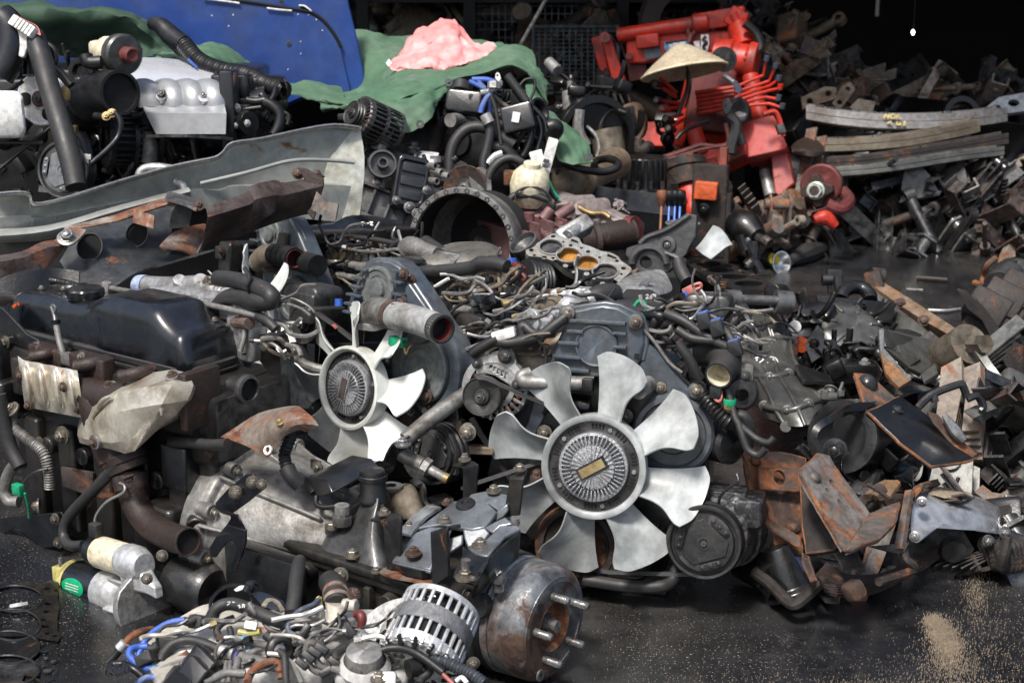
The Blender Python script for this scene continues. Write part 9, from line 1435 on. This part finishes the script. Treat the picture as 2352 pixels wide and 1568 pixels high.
# column: motor, mast, cross pieces
def zz(x,y,d):return z3(x,y,d)
b=MB().tube([zz(1210,180,7.15),zz(1240,260,7.12),zz(1260,330,7.1)],[.06,.065,.075],n=18);b.lathe(zz(1240,420,7.05),V((.9,-.3,-.1)),[(0,-.16),(.09,-.15),(.10,-.06),(.085,-.05),(.085,.02),(.10,.03),(.10,.07),(.06,.08),(0,.08)],24);b.rbox(zz(1180,470,7.1),basis(nrm(0),roll=-10),.07,.06,.06,.3,.2);b.tube([zz(1150,330,7.2),zz(1200,420,7.15),zz(1230,500,7.1)],.07,n=14)
for k in range(6):a=k;b.cyl(zz(1285+30*math.cos(a),400+40*math.sin(a),6.97),zz(1290+30*math.cos(a),400+40*math.sin(a),6.95),.012,n=6)
CRN.part('slew_motor',b,m_red,bev=.005)
b=MB().tube([zz(1290,520,7.0),zz(1320,660,6.98),zz(1370,840,6.95)],.042,n=16);b.tube([zz(890,860,6.9),zz(920,960,6.88),zz(960,1070,6.86)],.042,n=16)
b.rbox(zz(1000,640,7.15),basis(nrm(0),roll=-8),.06,.20,.06,.3,.2);b.rbox(zz(850,720,7.05),basis(nrm(0),roll=-12),.03,.22,.05,.2,.15);b.rbox(zz(1040,800,7.1),basis(nrm(0),roll=-8),.10,.14,.06,.3,.2)
CRN.part('mast',b,m_red,bev=.006)
def zplate(name,pts,d,m,t=.05,n=None):
 n=n or nrm(-18,20);c=z3(*pts[0],d);return CRN.part(name,MB().plate([PP((1900+x/2.0411)*.68056,y/2.0411*.68056,c,n)for x,y in pts],n,t),m,bev=.006)
m_redw=mat('scraped_red_paint',(.46,.045,.035),.42,0,(.40,.12,.11),.5,4,.15,rust=.06,vary=.2)
zplate('outrigger_box',((1180,850),(1450,790),(1480,850),(1540,1000),(1530,1030),(1260,1090),(1240,1040)),6.9,m_redw,.22);zplate('outrigger_leg',((1430,1060),(1540,1030),(1590,1260),(1490,1350),(1460,1330)),6.92,m_redw,.12);zplate('leg_guard',((1540,1030),(1560,1060),(1600,1270),(1575,1300)),6.95,m_red,.04);zplate('inner_leg',((1340,1130),(1440,1090),(1480,1340),(1400,1360)),7.1,m_redd,.1);CRN.part('leg_cylinder',MB().cyl(z3(1390,1180,7.0),z3(1430,1350,6.95),.03,n=12),m_alud)
zplate('base_box',((940,1020),(1080,1000),(1260,960),(1260,1060),(1070,1150),(960,1180)),6.85,m_red,.2);zplate('red_foot',((960,1090),(1050,1060),(1070,1150),(950,1185)),6.8,m_red,.05);zplate('rear_wing',((410,1000),(450,940),(700,850),(800,870),(760,960),(700,1010)),7.4,m_red,.05);zplate('back_plate',((550,840),(800,830),(820,880),(740,930),(560,900)),7.5,m_red,.05);zplate('gusset',((895,1030),(930,1050),(960,1200),(940,1215),(860,1160),(880,1110)),6.75,m_redd,.05)
b=MB().cyl(z3(830,1110,6.72),z3(860,1270,6.7),.095,n=28).cyl(z3(785,1120,6.72),z3(900,1100,6.72),.04,n=10);b.lathe(z3(835,1140,6.72),z3(860,1270,6.7)-z3(830,1110,6.72),[(.095,-.02),(.108,-.02),(.108,.02),(.095,.02)],28);b.lathe(z3(858,1260,6.7),z3(860,1270,6.7)-z3(830,1110,6.72),[(.095,-.02),(.108,-.02),(.108,.02),(.06,.02)],28)
CRN.part('stabiliser_sleeve',b,m_rustd,bev=.003);CRN.part('stabiliser_leg',MB().tube([z3(860,1270,6.7),z3(890,1380,6.66),z3(915,1480,6.62),z3(920,1500,6.62)],[.075,.078,.08,.05],n=22),m_red);CRN.part('side_pipe',MB().tube([z3(720,1150,6.8),z3(760,1230,6.75),z3(790,1310,6.72)],.016,n=8),m_red)
# control levers: left row with pale knobs, right row
lv=((620,495,780,640),(630,575,780,670),(640,688,800,715),(680,745,820,745),(705,815,820,790),(722,880,850,815))
for k,(x0,y0,x1,y1)in enumerate(lv):
 CRN.part('control_lever',MB().tube([z3(x0+14,y0+8,6.75),z3((x0*1.3+x1*.7)/2+20,(y0*1.1+y1*.9)/2,6.78),z3(x1,y1,6.85)],.009,n=8),m_red);CRN.part('lever_knob',MB().lathe(z3(x0+8,y0+5,6.74),V((-.7,-.6,.25)),[(0,-.05),(.012,-.045),(.019,-.01),(.019,.012),(.014,.018),(0,.019)],18),m_blk if k!=3 else m_red);CRN.part('knob_face',MB().lathe(z3(x0+2,y0+2,6.715),V((-.7,-.6,.25)),[(0,.0),(.015,0),(.012,.005),(0,.006)],16),m_hose)
rv=((1408,385,1380,520,1190,600),(1470,435,1420,560,1210,630),(1490,520,1430,590,1220,660),(1500,580,1420,625,1210,690),(1490,655,1400,670,1230,710),(1515,712,1420,715,1230,730))
for k,(x0,y0,x1,y1,x2,y2)in enumerate(rv):
 CRN.part('control_lever',MB().tube([z3(x0-6,y0+30,6.72),z3(x1,y1,6.76),z3(x2,y2,6.82),z3(920,y2+60,6.9)],.008,n=8,sub=1),m_red);CRN.part('lever_grip',MB().cyl(z3(x0-8,y0+36,6.72),z3(x0,y0,6.71),.014,n=10),m_red if k==3 else mat('steel_blue_grip',(.06,.08,.11),.4))
for k in range(6):CRN.part('control_rod',MB().cyl(z3(910+6*k,640+28*k,6.85),z3(1180,600+27*k,6.8),.010,n=8),m_red)
CRN.part('valve_bank',MB().rbox(z3(1010,690,7.0),basis(nrm(0,10),roll=-8),.11,.16,.05,.2,.15),m_redd,bev=.004);CRN.part('gauge',MB().lathe(z3(1190,745,6.8),nrm(20,40),[(0,-.03),(.06,-.02),(.07,.0),(.06,.012),(0,.013)],24),m_alu);CRN.part('gauge_cup',MB().lathe(z3(1210,770,6.78),nrm(20,10),[(0,-.03),(.06,-.02),(.07,.0),(.05,.01),(0,.0)],20),m_dark)
for pts,r,m in(([(1130,800),(1180,840),(1190,900),(1160,1000),(1150,1060)],.03,m_rubg),([(1150,820),(1200,900),(1240,1000)],.02,m_rub),([(680,1090),(860,1030),(950,1000),(1060,1010),(1140,980),(1120,850)],.012,m_redd),([(700,1100),(880,1050),(1000,1020),(1100,1010)],.010,m_redd),([(780,960),(840,900),(1010,830)],.010,m_rub),([(1380,790),(1460,770),(1500,850),(1520,940)],.012,m_red),([(1490,860),(1510,920)],.022,m_irong),([(860,490),(860,600),(820,720),(790,800)],.010,m_rub),([(1100,520),(1150,550),(1190,580)],.012,m_alu)):CRN.part('hydraulic_hose',MB().tube([z3(x,y,6.72)for x,y in pts],r,n=8),m)
CRN.part('paddle',MB().plate([z3(x,y,6.7)for x,y in((1175,560),(1195,555),(1230,610),(1215,660),(1175,600))],nrm(-20,10),.02),mat('slate_paddle',(.05,.06,.09),.4));CRN.part('black_cap',MB().lathe(z3(1110,410,6.8),nrm(0,0),[(0,-.03),(.06,-.03),(.06,.02),(0,.024)],20),m_dark);CRN.part('black_hose',MB().tube([z3(1250,160,7.0),z3(1330,230,7.0),z3(1360,320,7.0),z3(1330,360,7.0)],.022,n=10),m_rub)
b=MB();clutter(b,lambda:z3(random.uniform(700,1250),random.uniform(780,1080),random.uniform(7.0,7.2)),40,.03,.08);CRN.part('dark_workings',b,m_dark,bev=.004)
# hook block
HK=Th('hook_block','rust brown crane hook block with sheave cheeks hanging from the red boom','hook',z3(480,1050,6.9))
HK.part('cheek_plate',MB().plate(crv([z3(x,y,6.9)for x,y in((395,760),(450,715),(520,730),(560,820),(565,890),(540,955),(500,960),(430,900))],3,True),nrm(-16,0),.08),mat('brown_hook_paint',(.13,.08,.045),.55,.2,(.08,.05,.035),.5,7,.4),bev=.008);HK.part('slot',MB().rbox(z3(475,800,6.87),basis(nrm(-16,0),roll=10),.016,.05,.01,.6,.3),m_dark);HK.part('hook',MB().tube([z3(530,960,6.88),z3(520,1010,6.88),z3(545,1040,6.88),z3(590,1010,6.88),z3(620,1030,6.88)],[.025,.028,.034,.03,.014],n=12),m_rustd)
for x in(350,390,450):HK.part('cable',MB().cyl(z3(x,650 if x<440 else 655,7.05),z3(x+40 if x<440 else 470,740,6.92),.006,n=6),m_dark)
HK.part('sheave_edge',MB().tube([z3(x,y,6.98)for x,y in((400,740),(380,800),(410,880),(460,930))],.03,n=8),m_rustd);HK.part('silver_bag',MB().rbox(z3(345,750,6.85),basis(nrm(20,30),roll=40),.04,.03,.02,.5,.5),m_alu)
# straw hat
HT=Th('straw_hat','conical woven straw hat sitting on the control levers of the red crane','hat',z3(840,560,6.75))
hc=z3(838,500,6.62);hn_=V((-.16,.26,1)).normalized()
prof=[(.006,.135),(.02,.133),(.06,.112),(.10,.086),(.14,.058),(.175,.032),(.198,.012),(.203,.005),(.203,-.002),(.198,-.004),(.192,.002),(.165,.02),(.10,.068),(.03,.118),(.003,.126)]
ht=HT.part('hat_cone',MB().lathe(hc,hn_,prof,64),m_straw,smooth=60)
def hh(r):
 for(r0,h0),(r1,h1)in zip(prof[:8],prof[1:8]):
  if r0<=r<=r1:return h0+(h1-h0)*(r-r0)/(r1-r0)
 return .005
for k in range(12):r=.024+.0148*k;HT.part('straw_ring',MB().lathe(hc,hn_,[(r,hh(r)+.0008),(r+.0015,hh(r+.0015)+.002),(r+.003,hh(r+.003)+.0008)],48),m_straw,ht)
HT.part('brim_band',MB().lathe(hc,hn_,[(.198,.010),(.207,.006),(.208,.0),(.2,-.004)],64),mat('pale_brim',(.66,.58,.40),.8,0,(.5,.4,.25),.4,30,.3),ht)
HT.part('chin_cord',MB().tube([hc+V((0,-.05,.04)),hc+V((.02,-.08,-.06)),hc+V((0,-.05,-.16))],.005,n=6),m_rub)
# orange and dark clamp post
OP=Th('clamp_post','dark steel post with two bright orange blocks on top, right of the gear levers','post',V((P(1630,480,6.1).x,P(1630,480,6.1).y,0)))
pn_=nrm(-12,5)
OP.part('post',MB().rbox(z3(1010,1450,6.1),basis(pn_),.075,.20,.06,.1,.06),m_rustd,bev=.004);OP.part('red_flange',MB().rbox(z3(1095,1400,6.1),basis(pn_),.016,.24,.06,.2,.1),mat('dull_red_rust',(.22,.04,.02),.6,.1,(.08,.03,.02),.5,6,.4),bev=.003);OP.part('orange_block',MB().rbox(z3(988,1312,6.02),basis(pn_,roll=-3),.048,.038,.05,.15,.1),m_orange,bev=.004);OP.part('orange_block',MB().rbox(z3(1028,1262,6.1),basis(pn_,roll=-3),.048,.032,.05,.15,.1),m_orange,bev=.004);OP.bolts([(z3(970,1440,6.03),pn_,.022)],m_dark)
OP.part('support',MB().rbox(z3(1040,1640,6.12),basis(pn_),.07,.2,.06,.1,.06),m_rustd)
# ================================================================ wire cages and shelves with junk in the dark behind
def cage(label,x0,y0,x1,y1,d,n1,n2):
 t=Th('wire_cage',label,'cage',V((P((x0+x1)/2,y1,d).x,P((x0+x1)/2,y1,d).y,P((x0+x1)/2,y1,d).z)))
 A,B_,C_,D0=P(x0,y0,d),P(x1,y0,d),P(x1,y1,d),P(x0,y1,d);bk=V((0,.7,0))
 for k in range(n1+1):
  f=k/n1;t.part('upright_wire',MB().cyl(A*(1-f)+B_*f,D0*(1-f)+C_*f,.0045,n=5),m_cage)
 for k in range(n2+1):
  f=k/n2;t.part('cross_wire',MB().cyl(A*(1-f)+D0*f,B_*(1-f)+C_*f,.0045,n=5),m_cage)
 for p,q in((A,B_),(B_,C_),(C_,D0),(D0,A)):t.part('frame_bar',MB().cyl(p,q,.012,n=8),m_cage)
 for p in(A,B_,C_,D0):t.part('depth_bar',MB().cyl(p,p+bk,.010,n=6),m_cage)
 return t
m_cage=mat('dark_teal_wire',(.03,.045,.05),.5,.4)
cage('dark wire cage full of junk above the pink sack',1085,-40,1420,105,8.6,22,8)
cage('dark wire cage stacked lower beside the red boom',1225,62,1420,215,8.2,14,16)
cage('dark wire cage of junk behind the red boom',1425,-40,1640,60,8.8,14,6)
MTd=[(m_rustd,'dark rusty'),(m_olive,'olive'),(m_irong,'sooty grey'),(m_dark,'greasy black'),(m_rusty,'brown rusty')]
heap(60,lambda:P(rnd.uniform(830,1440),rnd.uniform(-20,110),rnd.uniform(8.8,9.4)),.8,1.5,MTd,'among the caged parts in the dark shed','in the shed cages',rnd,['flanged_disc','casting','axle_stub','hanger'])
heap(30,lambda:P(rnd.uniform(1230,1440),rnd.uniform(80,230),rnd.uniform(8.4,8.8)),.7,1.3,MTd,'among the caged parts in the dark shed','in the shed cages',rnd,['flanged_disc','casting','axle_stub','hanger'])
heap(26,lambda:P(rnd.uniform(1440,1700),rnd.uniform(-20,90),rnd.uniform(8.8,9.3)),.9,1.6,MTd,'on the racks behind the red boom','on the racks',rnd,['flanged_disc','casting','axle_stub','hanger'])
rk_=Th('storage_rack','dark steel rack holding the caged junk in the shed','rack',V((P(1250,200,8.9).x,8.9,0)))
for x in(840,1080,1425,1700):rk_.part('rack_post',MB().box(V((P(x,200,8.7).x,8.75,.9)),.07,.07,1.9),m_wall)
for z in(.25,.72,1.15):rk_.part('rack_shelf',MB().box(V(((P(840,200,8.7).x+P(1700,200,8.7).x)/2,9.2,z)),P(1700,200,8.7).x-P(840,200,8.7).x+.1,.9,.05),m_wall)
solo('iron_rod','long thin iron rod leaning up from the tarpaulin into the dark','rod',MB().cyl(q1(1220,335,5.6),q1(1420,-20,5.9),.008,n=8),m_irong,q1(1220,335,5.6))
b=MB().lathe(P(1590,60,8.2),nrm(0,0),[(.2,-.05),(.30,-.04),(.32,.0),(.30,.04),(.2,.05)],36);solo('tyre','brown dusty tyre resting behind the top of the red boom','tyre',b,mat('dusty_brown_tyre',(.06,.035,.03),.7),P(1590,60,8.2))
solo('blue_crate','pale blue plastic crate edge high in the dark shed','crate',MB().box(P(1340,8,9.0),.12,.1,.07).box(P(1480,-6,9.0),.6,.1,.04),mat('pale_blue_crate',(.16,.25,.38),.5),P(1340,8,9.0))
# ================================================================ the heap of axles and springs at the back right
LONG=['channel_piece','small_leaf_spring','bent_bracket','hanger','channel_piece','shock_strut']
def slope():
 x=rnd.uniform(1680,1960);top=-20+max(0,x-1750)*1.15;return P(x,rnd.uniform(top,300),rnd.uniform(7.9,8.6))
heap(130,slope,.5,.95,MT,'in the tall heap right of the red crane','in the tall heap',rnd,LONG+['casting','flanged_disc'])
heap(110,lambda:P(rnd.uniform(1830,2352),rnd.uniform(190,320),rnd.uniform(8.3,9.2)),.5,.9,MT,'on top of the long springs at the back','above the long springs',rnd,LONG)
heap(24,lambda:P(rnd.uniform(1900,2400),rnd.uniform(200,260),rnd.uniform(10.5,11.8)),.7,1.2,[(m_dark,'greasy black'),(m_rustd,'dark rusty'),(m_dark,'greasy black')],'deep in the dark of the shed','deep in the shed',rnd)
heap(150,hp(1840,2420,390,575,6.9,7.6,.15),.45,.85,MR+[(m_dark,'greasy black'),(m_irong,'sooty grey'),(m_rustd,'dark rusty')],'in the low heap at the back of the asphalt','in the low heap',rnd,LONG)
heap(14,hp(1665,1800,470,560,6.4,6.8,.15),.5,.8,MT,'at the foot of the red crane','at the crane foot',rnd)
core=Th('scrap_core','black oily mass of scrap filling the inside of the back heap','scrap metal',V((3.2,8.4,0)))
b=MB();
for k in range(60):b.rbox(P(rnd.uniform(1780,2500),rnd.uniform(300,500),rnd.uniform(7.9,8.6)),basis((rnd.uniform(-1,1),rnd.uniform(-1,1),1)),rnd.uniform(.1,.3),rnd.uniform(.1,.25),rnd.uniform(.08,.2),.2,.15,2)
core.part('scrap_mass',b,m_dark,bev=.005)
def leafbeam(label,pts,th_,m,bands,d0,writing=False):
 t=Th('long_leaf_spring',label,'leaf spring',P(*pts[len(pts)//2]),'long leaf springs stacked at the back')
 for k in range(2):t.part('leaf',MB().surf([[P(x,y-th_*.5+th_*k/2+.5,d-.012*k)for x,y,d in pts],[P(x,y-th_*.5+th_*(k+1)/2,d-.012*k)for x,y,d in pts]],1,4,.07),m,bev=.003)
 t.part('top_leaf',MB().surf([[P(x,y-th_*.5-2,d+.08)for x,y,d in pts],[P(x,y-th_*.5,d)for x,y,d in pts]],1,4,.012),m)
 for x in bands:
  for(xa,ya,da),(xb,yb,db)in zip(pts,pts[1:]):
   if xa<=x<=xb:f=(x-xa)/(xb-xa);y=ya+(yb-ya)*f;d=da+(db-da)*f;t.part('clamp_band',MB().rbox(P(x,y,d+.02),basis(nrm(-5,15)),.022,px(d)*th_*.62,.06,.2,.1),m_irong if rnd.random()<.6 else m_rusty,bev=.002)
 return t
m_lsp=mat('pale_grey_spring',(.26,.255,.25),.5,.35,(.14,.12,.10),.5,6,.3,rust=.12,rs=9);m_lsp2=mat('tan_mottled_spring',(.17,.145,.105),.6,.2,(.09,.065,.045),.55,5,.3,rust=.2)
l1=leafbeam('pale grey long leaf spring with yellow chalk letters, topmost of the stack',[(1855,262,7.35),(1930,275,7.3),(2020,283,7.28),(2130,283,7.3),(2230,276,7.4),(2290,266,7.5)],34,m_lsp,(1880,1905,1960,2000,2025,2170),7.3)
m_ychalk=mat('yellow_chalk',(.62,.52,.25),.8,bump=0)
for s_ in([(2031,272),(2034,263),(2040,272),(2043,263)],[(2048,264),(2046,272),(2055,272),(2054,264),(2048,264)],[(2060,273),(2060,264),(2060,268),(2067,264),(2061,268),(2068,273)],[(2038,285),(2046,280),(2048,287)],[(2062,280),(2060,287),(2068,287),(2066,281)],[(2074,281),(2080,281),(2076,284),(2080,288),(2074,288)]):l1.part('chalk_letter',MB().tube([P(x,y,7.185)for x,y in s_],.006,n=6,sub=2),m_ychalk)
leafbeam('tan mottled long leaf spring, second of the stack',[(1890,338,7.2),(1980,335,7.15),(2080,325,7.15),(2180,305,7.2),(2230,292,7.25)],30,m_lsp2,(1905,1930,1950,2010),7.2)
leafbeam('dark brown long leaf spring, third of the stack',[(1900,380,7.05),(2000,372,7.0),(2100,356,7.0),(2200,340,7.05),(2300,322,7.1)],26,m_rustd,(1965,2120),7.0)
leafbeam('dark grey long leaf spring, lowest of the stack',[(1905,400,6.95),(2000,392,6.9),(2080,380,6.9),(2190,362,6.95),(2290,350,7.0)],22,m_gbox,(1966,),6.9)
# hub with pale nut and red brake drum
RH=Th('brake_hub','dark red brake hub with a pale greenish nut, in the middle of the low heap','hub',z3(1760,1420,6.6))
hp_=P(1875,438,6.55);hn_=nrm(-25,8)
RH.part('red_drum',MB().lathe(hp_-hn_*.0+V((.03,.05,.02)),hn_,[(.02,-.06),(.09,-.06),(.098,-.045),(.098,.0),(.088,.008),(.04,.0),(0,.0)],36),m_redd);RH.part('hub_spider',MB().plate([hp_+basis(hn_)[0]*r*math.cos(a)+basis(hn_)[1]*r*math.sin(a)for a,r in[(R(k*22.5),.078 if k%4 in(0,1)else .052)for k in range(16)]],hn_,.04),m_rusty,bev=.004);RH.part('nut',MB().cyl(hp_,hp_+hn_*.045,.034,n=6).lathe(hp_,hn_,[(.042,.0),(.042,.02),(.034,.024)],24),mat('pale_green_nut',(.42,.48,.40),.45,.2));RH.part('nut_bore',MB().lathe(hp_+hn_*.0455,hn_,[(.022,.0),(.024,.001),(0,.001)],20),m_rusty);RH.part('red_shoe',MB().tube([P(1900,470,6.5),P(1930,480,6.5),P(1950,460,6.55),P(1935,440,6.6)],.03,n=10),m_redd);RH.part('lower_red_lug',MB().tube([P(1870,505,6.4),P(1895,500,6.4),P(1920,520,6.4)],[.02,.035,.02],n=10),m_red)
# things on the asphalt below the crane
RV=Th('inner_tubes','flattened dark rubber strips lying on the asphalt under the heap','rubber strips',PZ(1830,585))
for k,(x0,y0,x1,y1)in enumerate(((1740,570,1830,555),(1770,588,1880,560),(1815,600,1890,570))):RV.part('strip',MB().tube([PZ(x0,y0,.03),PZ((x0+x1)/2,(y0+y1)/2-3,.035),PZ(x1,y1,.03)],[.02,.05,.03],n=10),m_rubg)
LMP=Th('reflector','shiny metal lamp reflector lying on the asphalt beyond the black block','lamp',PZ(1795,605));LMP.part('bowl',MB().lathe(PZ(1796,604,.04),V((.5,-.8,.2)),[(.0,-.05),(.03,-.04),(.05,-.01),(.055,.0),(.05,.0),(.03,-.03),(0,-.04)],24),mat('chrome',(.8,.82,.84),.15,.9,bump=0));LMP.part('yellow_tail',MB().tube([PZ(1768,590,.05),PZ(1780,598,.05)],.024,n=10),mat('yellow_print',(.5,.42,.05),.5));LMP.part('neck',MB().tube([PZ(1756,590,.05),PZ(1772,593,.05)],.03,n=12),m_dark)
PL_=Th('pipe_cluster','small cluster of bent dark pipes standing on the asphalt by the black block','pipes',PZ(1720,620))
for pts in([(1700,540),(1705,560),(1712,575)],[(1720,615),(1728,590),(1718,560),(1722,550)],[(1730,610),(1732,580),(1734,555)],[(1745,625),(1730,600),(1715,610)]):PL_.part('pipe',MB().tube([P(x,y,5.6)for x,y in pts],.022,n=10,hollow=.7),m_dark)
PL_.part('joint_casting',MB().tube([P(1690,510,5.7),P(1715,525,5.65),P(1740,545,5.6)],[.06,.07,.04],n=14).cyl(P(1740,545,5.6),P(1765,560,5.55),.02,n=10),m_dark);PL_.part('rust_tip',MB().cyl(P(1755,550,5.57),P(1768,560,5.55),.022,n=10),m_rusty)
# ragged pieces on the right back edge
solo('pierced_plate','pale pierced steel plate at the right edge of the back heap','plate',MB().plate([q2(x,y,8.0)for x,y in((2090,740),(2180,670),(2352,640),(2400,650),(2400,760),(2250,780),(2150,785))],nrm(-10,40),.03,[[q2(2165+30*math.cos(t),740+18*math.sin(t),8.0)for t in[i*.63 for i in range(10)]],[q2(2280+40*math.cos(t),710+25*math.sin(t),8.0)for t in[i*.63 for i in range(10)]]]),m_alu,q2(2250,780,8.0));solo('tyre','black tyre half buried behind the long leaf springs','tyre',MB().lathe(q2(1915,790,7.9),nrm(0,15),[(.07,-.03),(.10,-.03),(.11,.0),(.10,.03),(.07,.03)],32),m_rub,q2(1915,790,7.9))  # pierced plate has one even pale metal colour
for x,y,w_,lb in((940,670,.11,'pale tan pierced lug plate at the left of the back heap'),(1110,660,.09,'pale tan upright lug with an eye, right of the pierced one')):
 c=q2(x,y,7.6);n=nrm(-5,30);e=basis(n,roll=25 if x<1000 else 60);solo('lug_plate',lb,'plate',MB().plate([c+e[0]*w_*a+e[1]*w_*b_*.5 for a,b_ in((-1,-.5),(.7,-.8),(1,.2),(.5,.8),(-.8,.7))],n,.03,[[c+e[0]*w_*(-.5+.16*math.cos(t))+e[1]*w_*.16*math.sin(t)for t in[i*.8 for i in range(8)]],[c+e[0]*w_*(.5+.16*math.cos(t))+e[1]*w_*.16*math.sin(t)for t in[i*.8 for i in range(8)]]]),m_tanst,c)
solo('capped_plate','rust brown plate with bolt holes leaning above the long springs','plate',MB().plate([q2(x,y,7.5)for x,y in((1150,740),(1210,680),(1330,700),(1310,770),(1180,770))],nrm(-5,35),.02),m_olive,q2(1250,770,7.5))
solo('rusty_cup','bright-rimmed rusty sheet cup at the left end of the springs','cup',MB().surf([[q2(750,1030,6.9),q2(790,990,6.95),q2(880,955,7.0),q2(970,1030,6.9)],[q2(760,1040,6.85),q2(830,1040,6.8),q2(900,1050,6.8),q2(970,1045,6.85)],[q2(770,1050,6.85),q2(840,1070,6.8),q2(910,1070,6.8),q2(965,1060,6.85)]],4,4,.012),m_rusty,q2(860,1070,6.9))
# joined small pieces that cannot be picked apart
for o in bpy.data.objects:
 if o.parent and o.name.split('.')[0]in('dark_ancillaries','throttle_body','injection_pump','valve_gear','dark_parts','dark_workings','scrap_mass','tail_fittings','slot_shade','rivets','copper','block_side','cylinder_head','dark_scrap','frame_casting'):o['kind']='stuff'
